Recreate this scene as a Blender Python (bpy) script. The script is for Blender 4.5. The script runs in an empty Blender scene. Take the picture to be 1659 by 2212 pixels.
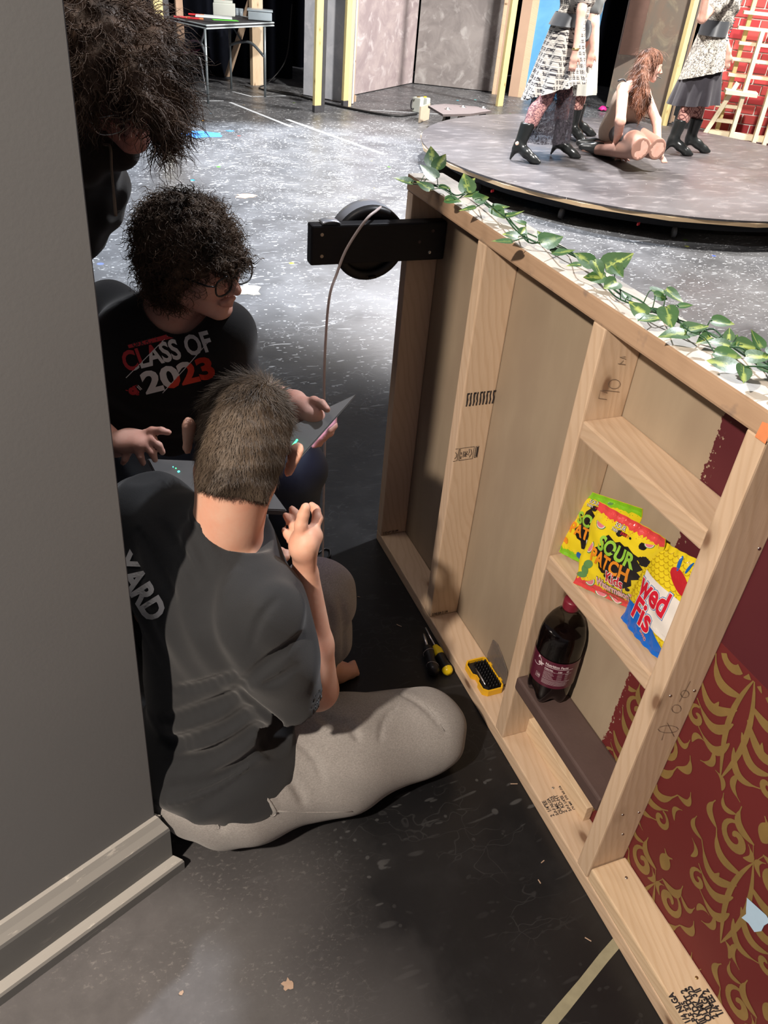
import bpy, bmesh, math, random
import numpy as np
from mathutils import Vector, Matrix, noise as mnoise
from mathutils.bvhtree import BVHTree

# ------------------------------------------------------------------ camera
F, CH, YAW, PITCH, ROLL = 1716.9, 1.6357, .4208, .6195, .0947
ca, sa, cb, sb, cc, sc = math.cos(YAW), math.sin(YAW), math.cos(PITCH), math.sin(PITCH), math.cos(ROLL), math.sin(ROLL)
_fw = Vector((sa*cb, ca*cb, -sb)); _rt = Vector((ca, -sa, 0)); _up = _rt.cross(_fw)
CR = cc*_rt + sc*_up; CU = -sc*_rt + cc*_up; CF = _fw
CAM = Vector((0, 0, CH))
scene = bpy.context.scene
COL = scene.collection
cd = bpy.data.cameras.new('camera'); cam = bpy.data.objects.new('camera', cd); COL.objects.link(cam)
cam.matrix_world = Matrix(((CR.x, CU.x, -CF.x, 0), (CR.y, CU.y, -CF.y, 0), (CR.z, CU.z, -CF.z, CH), (0, 0, 0, 1)))
cd.sensor_fit = 'VERTICAL'; cd.sensor_height = 24; cd.lens = F/2212*24; cd.clip_start = .02; cd.clip_end = 100
scene.camera = cam

# ------------------------------------------------------------------ world, lights, exposure
w = bpy.data.worlds.new('world'); scene.world = w; w.use_nodes = True
w.node_tree.nodes['Background'].inputs[0].default_value = (.95, .92, 1, 1)
w.node_tree.nodes['Background'].inputs[1].default_value = .13

def lamp(name, kind, loc, target, energy, color, size=.1, angle=60, blend=.3, size_y=None):
    l = bpy.data.lights.new(name, kind); l.energy = energy; l.color = color
    if kind == 'SPOT':
        l.spot_size = math.radians(angle); l.spot_blend = blend; l.shadow_soft_size = size
    elif kind == 'AREA':
        l.shape = 'RECTANGLE'; l.size = size; l.size_y = size_y or size
    o = bpy.data.objects.new(name, l); COL.objects.link(o); o.location = loc
    o.rotation_euler = (Vector(target)-Vector(loc)).to_track_quat('-Z', 'Y').to_euler()
    return o
# warm work light high up behind the camera, to its left
lamp('work_light', 'SPOT', (-1.40, -.22, 2.75), (.8, .75, .05), 520, (1, .85, .71), .05, 92, .9)
# side stage lantern, high on the far right: throws the frame's shadow over the floor
lamp('side_lantern', 'SPOT', (3.25, 2.62, 4.9), (.9, 1.7, 0), 1000, (.93, .95, 1), .09, 75, .6)
# dim soft fill lamp added overhead to brighten the two people at the left
lamp('fill_light', 'AREA', (-.35, 2.3, 3.3), (.25, 1.8, .9), 16, (1, .86, .74), .7)
# the rig over the stage
lamp('stage_lantern_left', 'SPOT', (1.2, 8.8, 5.2), (1.9, 6.7, 0), 3600, (.80, .88, 1), .2, 49, .2)
lamp('stage_lantern_mid', 'SPOT', (4.6, 9.5, 5.4), (3.6, 6.7, 0), 3600, (1, .96, .96), .2, 50, .2)
lamp('stage_lantern_right', 'SPOT', (8.2, 6.0, 5.2), (5.4, 7.3, .5), 3600, (1, .94, .88), .25, 82, .3)
lamp('front_lantern', 'SPOT', (3.2, 2.6, 5.6), (4.6, 9.0, 1.0), 3400, (1, .95, .90), .2, 70, .3)
vs = scene.view_settings
vs.view_transform = 'Standard'; vs.look = 'None'; vs.exposure = 0; vs.gamma = 1; vs.use_curve_mapping = False

# ------------------------------------------------------------------ where a picture point is in the room
def ray(x, y): return CR*(x-829.5) - CU*(y-1106) + CF*F
def fl(x, y, z=0.):
    v = ray(x, y); return CAM + v*((z-CH)/v.z)
def atx(x, y, X):
    v = ray(x, y); return CAM + v*(X/v.x)
def px(x, y, t): return CAM + ray(x, y)/F*t
def V(*a): return Vector(a)

# ------------------------------------------------------------------ object helpers
WLOC = {}
def link(o, parent=None):
    COL.objects.link(o)
    if parent is not None:
        o.parent = parent
        o.matrix_parent_inverse = Matrix.Translation(-WLOC.get(parent.name, Vector()))
    return o
def mesh(name, verts, faces, smooth=False):
    m = bpy.data.meshes.new(name); m.from_pydata([tuple(v) for v in verts], [], [tuple(f) for f in faces])
    if smooth: m.polygons.foreach_set('use_smooth', [True]*len(m.polygons))
    m.update(); return m
def obj(name, me, mat, parent=None, loc=(0, 0, 0), rot=None, label=None):
    o = bpy.data.objects.new(name, me)
    if mat is not None and len(me.materials) == 0: me.materials.append(mat)
    link(o, parent); o.location = loc
    if rot is not None: o.rotation_euler = rot.to_euler() if isinstance(rot, Matrix) else rot
    if parent is None: WLOC[o.name] = Vector(loc)
    else: WLOC[o.name] = Vector((0, 0, 0))
    if label: o['label'] = label
    return o
def thing(name, loc, label, cat, group=None):
    o = bpy.data.objects.new(name, None); COL.objects.link(o); o.location = loc; o.empty_display_size = .05
    WLOC[o.name] = Vector(loc)
    o['label'] = label; o['category'] = cat
    if group: o['group'] = group
    return o
def tag(o, label, cat, group=None, kind=None):
    o['label'] = label; o['category'] = cat
    if group: o['group'] = group
    if kind: o['kind'] = kind
    return o
def struct(o): o['kind'] = 'structure'; return o
def sub(parent):   # children of a part whose own location is baked: offset of the part itself
    return parent
def frame_of(x, z=None):
    """rotation matrix with local X along x"""
    x = Vector(x).normalized(); z = Vector(z) if z is not None else (Vector((0, 0, 1)) if abs(x.z) < .95 else Vector((0, 1, 0)))
    y = z.cross(x).normalized(); z = x.cross(y).normalized()
    return Matrix(((x.x, y.x, z.x), (x.y, y.y, z.y), (x.z, y.z, z.z)))
def bm_mesh(bm, name, smooth=False, recalc=True):
    if recalc: bmesh.ops.recalc_face_normals(bm, faces=bm.faces[:])
    me = bpy.data.meshes.new(name); bm.to_mesh(me); bm.free()
    if smooth: me.polygons.foreach_set('use_smooth', [True]*len(me.polygons))
    return me
def box_mesh(name, dx, dy, dz, bev=.0, seg=2, smooth=False):
    bm = bmesh.new(); bmesh.ops.create_cube(bm, size=1)
    for v in bm.verts: v.co = Vector((v.co.x*dx, v.co.y*dy, v.co.z*dz))
    if bev: bmesh.ops.bevel(bm, geom=bm.edges[:], offset=bev, segments=seg, affect='EDGES', profile=.6)
    return bm_mesh(bm, name, smooth)
def box(name, lo, hi, mat, parent=None, bev=.002, axis=None, label=None):
    """axis aligned box; its longest side becomes local X so grain runs along it"""
    lo, hi = Vector(lo), Vector(hi); d = hi-lo; c = (lo+hi)/2
    ax = axis if axis is not None else max(range(3), key=lambda i: d[i])
    e = [Vector((1, 0, 0)), Vector((0, 1, 0)), Vector((0, 0, 1))]
    X = e[ax]; Z = e[2] if ax != 2 else e[0]; Y = Z.cross(X)
    R = Matrix(((X.x, Y.x, Z.x), (X.y, Y.y, Z.y), (X.z, Y.z, Z.z)))
    dims = [abs(d.dot(X)), abs(d.dot(Y)), abs(d.dot(Z))]
    return obj(name, box_mesh(name, *dims, bev), mat, parent, c, R, label)
def beam(name, a, b, wy, wz, mat, parent=None, up=None, bev=.002, label=None):
    a, b = Vector(a), Vector(b); R = frame_of(b-a, up)
    return obj(name, box_mesh(name, (b-a).length, wy, wz, bev), mat, parent, (a+b)/2, R, label)
def ring_tube(pts, radii, seg=8, closed=False, cap=True):
    """verts, faces of a tube along pts with radii"""
    pts = [Vector(p) for p in pts]; n = len(pts)
    if not hasattr(radii, '__len__'): radii = [radii]*n
    vs, fs = [], []; prev = None
    for i, p in enumerate(pts):
        t = (pts[min(i+1, n-1)]-pts[max(i-1, 0)])
        t = t.normalized() if t.length > 1e-9 else Vector((0, 0, 1))
        if prev is None: a = t.orthogonal().normalized()
        else:
            a = prev - t*prev.dot(t); a = a.normalized() if a.length > 1e-6 else t.orthogonal().normalized()
        prev = a; b = t.cross(a)
        for k in range(seg):
            g = 2*math.pi*k/seg; vs.append(p+(a*math.cos(g)+b*math.sin(g))*radii[i])
    for i in range(n-1):
        for k in range(seg):
            fs.append((i*seg+k, i*seg+(k+1) % seg, (i+1)*seg+(k+1) % seg, (i+1)*seg+k))
    if cap: fs.append(tuple(range(seg))[::-1]); fs.append(tuple((n-1)*seg+k for k in range(seg)))
    return vs, fs
def tube(name, pts, r, mat, parent=None, seg=8, label=None):
    v, f = ring_tube(pts, r, seg); return obj(name, mesh(name, v, f, True), mat, parent, label=label)
def merge(parts):
    V_, F_ = [], []
    for v, f in parts:
        n = len(V_); V_ += list(v); F_ += [tuple(i+n for i in q) for q in f]
    return V_, F_
def lathe(profile, axis_pt, axis, seg=32):
    """profile: list of (r, h) along axis"""
    R = frame_of(axis); a = Vector(axis_pt); vs, fs = [], []
    for r, h in profile:
        for k in range(seg):
            g = 2*math.pi*k/seg; vs.append(a+R@Vector((h, r*math.cos(g), r*math.sin(g))))
    for i in range(len(profile)-1):
        for k in range(seg):
            fs.append((i*seg+k, i*seg+(k+1) % seg, (i+1)*seg+(k+1) % seg, (i+1)*seg+k))
    return vs, fs
def spline(pts, n=8):
    P = [Vector(p) for p in pts]; P = [P[0]*2-P[1]]+P+[P[-1]*2-P[-2]]; out = []
    for i in range(1, len(P)-2):
        for k in range(n):
            t = k/n; a, b, c, d = P[i-1], P[i], P[i+1], P[i+2]
            out.append(.5*((2*b)+(c-a)*t+(2*a-5*b+4*c-d)*t*t+(3*b-a-3*c+d)*t**3))
    out.append(P[-2]); return out
def poly_prism(name, pts2, z0, z1, mat, parent=None, bev=0, label=None, O=None, U=None, Vv=None, Nn=None, smooth=False):
    """extruded polygon; pts2 in plane O + u*U + v*Vv, thickness along Nn"""
    O = O or Vector(); U = U or Vector((1, 0, 0)); Vv = Vv or Vector((0, 1, 0)); Nn = Nn or U.cross(Vv)
    bm = bmesh.new(); vs = [bm.verts.new(O+U*p[0]+Vv*p[1]+Nn*z0) for p in pts2]
    f = bm.faces.new(vs); r = bmesh.ops.extrude_face_region(bm, geom=[f])
    for v in [g for g in r['geom'] if isinstance(g, bmesh.types.BMVert)]: v.co += Nn*(z1-z0)
    if bev: bmesh.ops.bevel(bm, geom=bm.edges[:], offset=bev, segments=2, affect='EDGES')
    bmesh.ops.triangulate(bm, faces=[f for f in bm.faces if len(f.verts) > 4])
    return obj(name, bm_mesh(bm, name, smooth), mat, parent, label=label)

# ------------------------------------------------------------------ text and flat prints
def text_tris(s, size=1., bold=0., align='LEFT', shear=0., spacing=1.):
    """(verts 2d, faces) of filled text"""
    c = bpy.data.curves.new('txt', 'FONT'); c.body = s; c.size = size; c.offset = bold; c.align_x = align; c.resolution_u = 3
    c.shear = shear; c.space_character = spacing
    o = bpy.data.objects.new('txt', c); COL.objects.link(o); bpy.context.view_layer.update()
    m = o.to_mesh(); vs = [(v.co.x, v.co.y) for v in m.vertices]; fs = [tuple(p.vertices) for p in m.polygons]
    o.to_mesh_clear(); bpy.data.objects.remove(o); bpy.data.curves.remove(c)
    return vs, fs
def strokes(lines, w):
    """flat ribbons: lines = list of lists of (x, y[, width factor])"""
    vs, fs = [], []
    for L in lines:
        n = len(L); b = len(vs)
        for i, p in enumerate(L):
            a, c = L[max(i-1, 0)], L[min(i+1, n-1)]
            d = Vector((c[0]-a[0], c[1]-a[1])); d = d.normalized() if d.length > 1e-9 else Vector((1, 0))
            k = (p[2] if len(p) > 2 else 1)*w/2
            vs += [(p[0]-d.y*k, p[1]+d.x*k), (p[0]+d.y*k, p[1]-d.x*k)]
            if i: fs.append((b+2*i-2, b+2*i-1, b+2*i+1, b+2*i))
    return vs, fs
def rect2(x0, y0, x1, y1): return [(x0, y0), (x1, y0), (x1, y1), (x0, y1)], [(0, 1, 2, 3)]
def disc2(cx, cy, r, n=16, ry=None, rot=0):
    ry = ry or r; c, s = math.cos(rot), math.sin(rot)
    return [(cx+r*math.cos(6.2832*k/n)*c-ry*math.sin(6.2832*k/n)*s, cy+r*math.cos(6.2832*k/n)*s+ry*math.sin(6.2832*k/n)*c) for k in range(n)], [tuple(range(n))]
def xf(t, sx=1, sy=None, dx=0, dy=0, rot=0, shx=0):
    sy = sx if sy is None else sy; c, s = math.cos(rot), math.sin(rot)
    return [((x*sx+y*sy*shx)*c-y*sy*s+dx, (x*sx+y*sy*shx)*s+y*sy*c+dy) for x, y in t[0]], t[1]
def flat(name, t, mat, O, U, Vv, lift=.0006, parent=None, label=None):
    U = Vector(U).normalized(); Vv = Vector(Vv).normalized(); N = U.cross(Vv)
    return obj(name, mesh(name, [Vector(O)+U*x+Vv*y+N*lift for x, y in t[0]], t[1]), mat, parent, label=label)
def wrap(name, t, mat, fn, parent=None, maxlen=.012, lift=.0008, label=None):
    """print laid on a curved surface: fn(x, y) -> (point, normal) or None"""
    bm = bmesh.new(); vs = [bm.verts.new((x, y, 0)) for x, y in t[0]]
    for f in t[1]:
        try: bm.faces.new([vs[i] for i in f])
        except ValueError: pass
    bmesh.ops.triangulate(bm, faces=bm.faces[:])
    for _ in range(6):
        es = [e for e in bm.edges if e.calc_length() > maxlen]
        if not es: break
        bmesh.ops.subdivide_edges(bm, edges=es, cuts=1); bmesh.ops.triangulate(bm, faces=[f for f in bm.faces if len(f.verts) > 3])
    bad = []
    for v in bm.verts:
        r = fn(v.co.x, v.co.y)
        if r is None: bad.append(v)
        else: v.co = r[0]+r[1]*lift
    bmesh.ops.delete(bm, geom=bad, context='VERTS')
    me = bm_mesh(bm, name, recalc=False)
    return obj(name, me, mat, parent, label=label)
def caster(bvh, O, U, Vv, D):
    U, Vv, D = Vector(U).normalized(), Vector(Vv).normalized(), Vector(D).normalized()
    def fn(x, y):
        p, n, i, d = bvh.ray_cast(Vector(O)+U*x+Vv*y, D, 2.0)
        return None if p is None else (p, n if n.dot(D) < 0 else -n)
    return fn
def pcaster(bvh, O, U, Vv):
    U, Vv = Vector(U).normalized(), Vector(Vv).normalized()
    def fn(x, y):
        d = (Vector(O)+U*x+Vv*y-CAM).normalized(); p, n, i, t = bvh.ray_cast(CAM, d, 4.0)
        return None if p is None else (p, n if n.dot(d) < 0 else -n)
    return fn
def bvh_of(o):
    m = o.data; mw = o.matrix_parent_inverse
    off = Vector(o.location)
    return BVHTree.FromPolygons([v.co+off*0 for v in m.vertices], [tuple(p.vertices) for p in m.polygons])

# ------------------------------------------------------------------ materials
class N:
    """tiny node-graph writer"""
    def __init__(s, name):
        s.m = bpy.data.materials.new(name); s.m.use_nodes = True; s.t = s.m.node_tree; s.b = s.t.nodes['Principled BSDF']; s.out = s.t.nodes['Material Output']
        s._c = None
    def n(s, kind, ins=None, **kw):
        k = s.t.nodes.new(kind)
        for a, b in kw.items(): setattr(k, a, b)
        for a, b in (ins or {}).items(): s.set(k.inputs[a], b)
        return k
    def set(s, sock, v):
        if hasattr(v, 'is_output') or isinstance(v, bpy.types.NodeSocket): s.t.links.new(v, sock)
        elif isinstance(v, (tuple, list)) and len(v) == 3 and sock.type == 'RGBA': sock.default_value = (*v, 1)
        else: sock.default_value = v
    def co(s, kind='Object'):
        if s._c is None: s._c = s.n('ShaderNodeTexCoord')
        return s._c.outputs[kind]
    def pos(s): return s.n('ShaderNodeNewGeometry').outputs['Position']
    def map(s, v, scale=(1, 1, 1), loc=(0, 0, 0), rot=(0, 0, 0)):
        return s.n('ShaderNodeMapping', {'Vector': v, 'Scale': scale, 'Location': loc, 'Rotation': rot}).outputs[0]
    def noise(s, v, scale=5, detail=3, rough=.55, dist=0, out=0):
        return s.n('ShaderNodeTexNoise', {'Vector': v, 'Scale': scale, 'Detail': detail, 'Roughness': rough, 'Distortion': dist}).outputs[out]
    def vor(s, v, scale=5, feature='F1', out='Distance', rnd=1):
        return s.n('ShaderNodeTexVoronoi', {'Vector': v, 'Scale': scale, 'Randomness': rnd}, feature=feature).outputs[out]
    def ramp(s, f, *stops):
        k = s.n('ShaderNodeValToRGB', {'Fac': f}); e = k.color_ramp.elements
        while len(e) < len(stops): e.new(.5)
        for i, (p, c) in enumerate(stops):
            e[i].position = p; e[i].color = (*c, 1) if hasattr(c, '__len__') else (c, c, c, 1)
        return k.outputs[0]
    def mr(s, f, a, b, c=0, d=1, smooth=False):
        return s.n('ShaderNodeMapRange', {'Value': f, 'From Min': a, 'From Max': b, 'To Min': c, 'To Max': d}, clamp=True, interpolation_type='SMOOTHSTEP' if smooth else 'LINEAR').outputs[0]
    def math(s, op, a, b=0, c=0):
        k = s.n('ShaderNodeMath', operation=op); s.set(k.inputs[0], a); s.set(k.inputs[1], b)
        if op == 'MULTIPLY_ADD': s.set(k.inputs[2], c)
        return k.outputs[0]
    def mix(s, f, a, b, bt='MIX'):
        k = s.n('ShaderNodeMix', data_type='RGBA', blend_type=bt)
        s.set(k.inputs[0], f); s.set(k.inputs[6], a); s.set(k.inputs[7], b); return k.outputs[2]
    def sep(s, v): return s.n('ShaderNodeSeparateXYZ', {'Vector': v}).outputs
    def rand(s): return s.n('ShaderNodeObjectInfo').outputs['Random']
    def bump(s, h, strength=.3, dist=.002):
        o = s.n('ShaderNodeBump', {'Height': h, 'Strength': strength, 'Distance': dist}).outputs[0]; s.t.links.new(o, s.b.inputs['Normal']); return o
    def done(s, base=None, rough=.6, metal=0, spec=.5, **kw):
        if base is not None: s.set(s.b.inputs['Base Color'], base)
        s.set(s.b.inputs['Roughness'], rough); s.set(s.b.inputs['Metallic'], metal); s.set(s.b.inputs['Specular IOR Level'], spec)
        for a, b in kw.items(): s.set(s.b.inputs[a.replace('_', ' ')], b)
        return s.m
def plain(name, col, rough=.6, metal=0, var=.12, scale=18, bump=0., spec=.5, **kw):
    g = N(name); v = g.co()
    n = g.noise(v, scale, 4)
    c = g.mix(n, tuple(x*(1-var) for x in col), tuple(min(1, x*(1+var)) for x in col))
    if bump: g.bump(g.noise(v, scale*8, 3), bump, .001)
    return g.done(c, rough, metal, spec, **kw)
def wood(name, light, dark, knots=True, grain=1., rough=.62, stain=.0, scale=1.):
    g = N(name); r = g.rand(); v = g.co()
    off = g.n('ShaderNodeCombineXYZ', {'X': g.math('MULTIPLY', r, 37.), 'Y': g.math('MULTIPLY', r, 11.3), 'Z': g.math('MULTIPLY', r, 5.1)}).outputs[0]
    p = g.n('ShaderNodeVectorMath', {0: v, 1: off}, operation='ADD').outputs[0]
    warp = g.noise(g.map(p, (2.2, 9, 9)), 1.3*scale, 2, out=1)
    pw = g.n('ShaderNodeVectorMath', {0: p, 1: g.n('ShaderNodeVectorMath', {0: warp, 'Scale': .05}, operation='SCALE').outputs[0]}, operation='ADD').outputs[0]
    rings = g.n('ShaderNodeTexWave', {'Vector': g.map(pw, (.25, 1, 1)), 'Scale': 34*scale, 'Distortion': 2.2, 'Detail': 2, 'Detail Scale': .6}, wave_type='BANDS', bands_direction='DIAGONAL').outputs['Fac']
    fine = g.noise(g.map(p, (3, 160, 160)), 2.*scale, 3)
    broad = g.noise(g.map(p, (1.2, 6, 6)), 2., 2)
    a = g.mix(g.math('MULTIPLY', g.mr(rings, .55, 1), .27*grain), light, dark)
    a = g.mix(g.math('MULTIPLY', fine, .22*grain), a, dark)
    a = g.mix(g.math('MULTIPLY', g.mr(broad, .5, .75), .30), a, tuple(x*.8 for x in dark))
    if knots:
        kd = g.vor(g.map(p, (4.4, 9, 9)), 1., 'F1')
        k = g.mr(kd, .045, .11, 1, 0, True); kr = g.mr(kd, .10, .22, .35, 0, True)
        a = g.mix(kr, a, tuple(x*.62 for x in dark)); a = g.mix(g.math('MULTIPLY', k, .8), a, (dark[0]*.35, dark[1]*.25, dark[2]*.22))
    g.bump(g.math('ADD', fine, rings), .25, .0006)
    return g.done(a, rough, 0, .35)
def colr(r, g_, b):  # sRGB 0..255 -> linear
    f = lambda c: ((c/255+.055)/1.055)**2.4 if c > 10 else c/255/12.92
    return (f(r), f(g_), f(b))

M = {}
M['pine'] = wood('pine', (.60, .455, .325), (.43, .285, .17))
M['pine_pale'] = wood('pine_pale', (.70, .55, .38), (.50, .33, .18))
M['pine_yellow'] = wood('pine_yellow', (.74, .62, .30), (.52, .38, .14), rough=.7)
M['pine_tan'] = wood('pine_tan', (.62, .46, .33), (.45, .30, .19), rough=.7)
M['brown_paint'] = plain('brown_paint', (.085, .055, .05), .55, var=.2, bump=.3)
M['black_wood'] = wood('black_painted_wood', (.010, .010, .013), (.006, .006, .008), knots=False, rough=.55)
M['steel'] = plain('zinc_steel', (.55, .55, .55), .3, 1., .1)
M['chrome'] = plain('chrome', (.75, .78, .82), .12, 1., .05)
M['brass'] = plain('brass_screw', (.6, .45, .2), .35, 1., .1)
M['black_plastic'] = plain('black_plastic', (.012, .012, .013), .38, 0, .1)
M['yellow_plastic'] = plain('yellow_plastic', (.80, .58, .01), .3, 0, .05)
M['ink'] = plain('black_ink', (.025, .022, .024), .7, 0, .3, 60)
M['pencil'] = plain('pencil_mark', (.16, .12, .09), .7, 0, .2, 60)
M['white_ink'] = plain('white_print', (.80, .80, .80), .55, 0, .04)
# ================================================================== FLOOR
def floor_material():
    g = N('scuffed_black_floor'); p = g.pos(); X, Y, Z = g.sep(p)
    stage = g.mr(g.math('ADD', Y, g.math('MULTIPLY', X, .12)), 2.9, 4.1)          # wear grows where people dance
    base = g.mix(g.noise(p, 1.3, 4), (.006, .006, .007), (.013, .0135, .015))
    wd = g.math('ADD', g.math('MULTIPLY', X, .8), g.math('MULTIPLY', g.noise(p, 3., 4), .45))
    lit_dust_mask = g.math('MULTIPLY', g.mr(wd, .62, .18, 0, 1), g.mr(Y, 1.2, .9, 0, 1))
    base = g.mix(lit_dust_mask, base, g.mix(g.noise(p, 12, 5, .7), (.085, .083, .086), (.19, .185, .188)))  # paler floor by the wall paints the light beyond the frame's shadow, plus dust
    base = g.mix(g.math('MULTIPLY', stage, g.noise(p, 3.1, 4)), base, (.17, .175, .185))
    flake = g.math('MULTIPLY', g.mr(g.noise(g.map(p, (1, 1.6, 1), rot=(0, 0, .4)), 75, 4, .7), .57, .63), g.math('MULTIPLY', lit_dust_mask, g.mr(g.noise(p, 6, 3), .42, .58)))
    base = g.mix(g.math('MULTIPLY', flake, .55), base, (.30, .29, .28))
    # cloudy dust
    dust = g.mr(g.noise(p, 7, 6, .7), .50, .78)
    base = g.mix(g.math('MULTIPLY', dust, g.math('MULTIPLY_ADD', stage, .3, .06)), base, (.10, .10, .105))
    def streaks(rot, sx, sy, scale, lo, hi, seed):
        v = g.map(p, (sx, sy, 1), (seed, seed*1.7, 0), (0, 0, rot))
        v = g.n('ShaderNodeVectorMath', {0: v, 1: g.n('ShaderNodeVectorMath', {0: g.noise(p, 2.5, 2, out=1), 'Scale': .6}, operation='SCALE').outputs[0]}, operation='ADD').outputs[0]
        d = g.vor(v, scale); return g.mr(d, lo, hi, 1, 0)
    s1 = streaks(.5, 1, 9, 2.6, .045, .07, 3.1); s2 = streaks(-.7, 1, 11, 2.2, .035, .06, 9.7); s3 = streaks(1.5, 1, 10, 3.1, .04, .06, 5.5)
    s4 = streaks(.1, 1, 4, 9, .09, .13, 1.3); s5 = streaks(.9, 1, 3, 14, .12, .16, 7.3)
    s6 = streaks(.35, 1, 3.5, 6, .10, .15, 2.2); s7 = streaks(-.3, 1, 5, 5, .08, .12, 6.1)
    sp = g.mr(g.vor(p, 11), .07, .10, 1, 0); sp2 = g.mr(g.vor(g.map(p, loc=(4, 9, 0)), 26), .09, .13, 1, 0)
    hairl = g.mr(g.vor(g.n('ShaderNodeVectorMath', {0: g.map(p, (1, 3.2, 1), (0, 0, 0), (0, 0, .4)), 1: g.noise(p, 4, 3, out=1)}, operation='ADD').outputs[0], 5.5, 'DISTANCE_TO_EDGE'), .008, .02, 1, 0)
    m = s1
    for q in (s2, s3, s4, s5, s6, s7, sp, sp2): m = g.math('MAXIMUM', m, q)
    gate = g.mr(g.noise(p, 4.5, 3), .32, .55)
    m = g.math('MULTIPLY', m, gate)
    near = g.math('ADD', g.math('MULTIPLY', stage, .9), .015)
    patchy = g.mr(g.noise(g.map(p, loc=(7, 2, 0)), 2.2, 3), .55, .66)
    m = g.math('MULTIPLY', m, g.math('MAXIMUM', near, g.math('MULTIPLY', patchy, .07)))
    m = g.math('MAXIMUM', m, g.math('MULTIPLY', g.math('MULTIPLY', hairl, g.mr(g.noise(p, 5, 3), .5, .6)), g.math('MULTIPLY_ADD', stage, .35, .02)))
    c = g.mix(m, base, (.62, .64, .66))
    # a few coloured paint drips
    dcol = g.vor(g.map(p, loc=(2, 5, 0)), 3.3, out='Color'); dd = g.mr(g.vor(g.map(p, loc=(2, 5, 0)), 3.3), .05, .075, 1, 0)
    hs = g.n('ShaderNodeHueSaturation', {'Color': dcol, 'Saturation': 1.2, 'Value': .8}).outputs[0]
    c = g.mix(g.math('MULTIPLY', dd, g.mr(g.noise(p, 2., 2), .53, .57)), c, hs)
    rough = g.mr(g.noise(p, 3.5, 5), .3, .7, .30, .50)
    rough = g.math('ADD', rough, g.math('MULTIPLY', m, .25))
    g.bump(g.math('ADD', g.noise(p, 30, 4), g.math('MULTIPLY', m, .7)), .35, .002)
    return g.done(c, rough, 0, .4)
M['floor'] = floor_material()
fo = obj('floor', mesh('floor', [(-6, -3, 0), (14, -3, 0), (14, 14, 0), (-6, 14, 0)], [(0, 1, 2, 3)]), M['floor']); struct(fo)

# back and side masking, far beyond the picture's top
def drape(name, a, b, h, mat, amp=.05, wl=.22, n=140, z0=.01):
    a, b = Vector(a), Vector(b); d = (b-a); nrm = Vector((-d.y, d.x, 0)).normalized(); L = d.length; vs, fs = [], []
    rng = random.Random(5)
    for i in range(n+1):
        s = i/n*L; o = amp*math.sin(s/wl*6.28)+amp*.5*math.sin(s/wl*2.7+1)
        for z in (z0, h): vs.append(a+d*(i/n)+nrm*o*(1 if z == z0 else .8)+Vector((0, 0, z)))
        if i: fs.append((2*i-2, 2*i, 2*i+1, 2*i-1))
    return mesh(name, vs, fs, True)
M['velour'] = plain('black_velour', (.004, .005, .009), .95, 0, .3, spec=.1)
o = obj('wall_back', drape('wall_back', (-2.5, 13.2, 0), (12.5, 13.2, 0), 5., M['velour']), M['velour']); struct(o)
o = obj('wall_right', drape('wall_right', (12.5, 13.2, 0), (12.5, -1, 0), 5., M['velour']), M['velour']); struct(o)

o = obj('wall_far_left', drape('wall_far_left', (-3.5, -2.5, 0), (-3.5, 13.2, 0), 5., M['velour']), M['velour']); struct(o)
# ------------------------------------------------------------------ the grey wall at the left, its baseboard
def wall_material():
    g = N('grey_wall_paint'); p = g.pos()
    c = g.mix(g.noise(p, 2.5, 3), (.180, .186, .190), (.212, .217, .219))
    chips = g.mr(g.vor(p, 9), .02, .035, 1, 0)
    c = g.mix(g.math('MULTIPLY', chips, g.mr(g.noise(p, 3, 2), .5, .55)), c, (.42, .40, .37))
    g.bump(g.noise(p, 160, 3), .12, .001)
    return g.done(c, .55, 0, .4)
M['wall'] = wall_material()
WU = Vector((-.913, -.407, 0)).normalized(); WN = Vector((.407, -.913, 0)).normalized(); WO = Vector((.0077, 1.0125, 0))
LEAN = .043/1.65
def wallp(u, n, z): return WO + WU*(u-LEAN*z) + WN*n + Vector((0, 0, z))
vs = [wallp(0, 0, 0), wallp(1.9, 0, 0), wallp(1.9, 0, 2.6), wallp(0, 0, 2.6), wallp(0, -.09, 0), wallp(1.9, -.09, 0), wallp(1.9, -.09, 2.6), wallp(0, -.09, 2.6)]
bm = bmesh.new(); q = [bm.verts.new(v) for v in vs]
for f in [(0, 1, 2, 3), (4, 7, 6, 5), (0, 3, 7, 4), (1, 5, 6, 2), (3, 2, 6, 7), (0, 4, 5, 1)]: bm.faces.new([q[i] for i in f])
bmesh.ops.bevel(bm, geom=[e for e in bm.edges if abs((e.verts[0].co-e.verts[1].co).z) > 2], offset=.0025, segments=2, affect='EDGES')
wl = obj('wall_left', bm_mesh(bm, 'wall_left'), M['wall']); struct(wl)
def trim_material():
    g = N('worn_trim_paint'); p = g.pos(); nz = g.sep(g.n('ShaderNodeNewGeometry').outputs['Normal'])[2]
    c = g.mix(g.noise(p, 6, 4), (.15, .155, .155), (.22, .225, .22))
    wear = g.mr(g.noise(g.map(p, (1, 1, 6)), 16, 5, .7), .60, .66)
    dust = g.mr(nz, .2, .75)  # upward faces painted paler for the light they catch, with some dust
    c = g.mix(g.math('MULTIPLY', dust, .65), c, (.52, .50, .46))
    c = g.mix(g.math('MULTIPLY', wear, g.math('MULTIPLY_ADD', dust, .6, .10)), c, (.72, .69, .63))
    g.bump(wear, .3, .001)
    return g.done(c, .6, 0, .35)
M['trim'] = trim_material()
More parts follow.
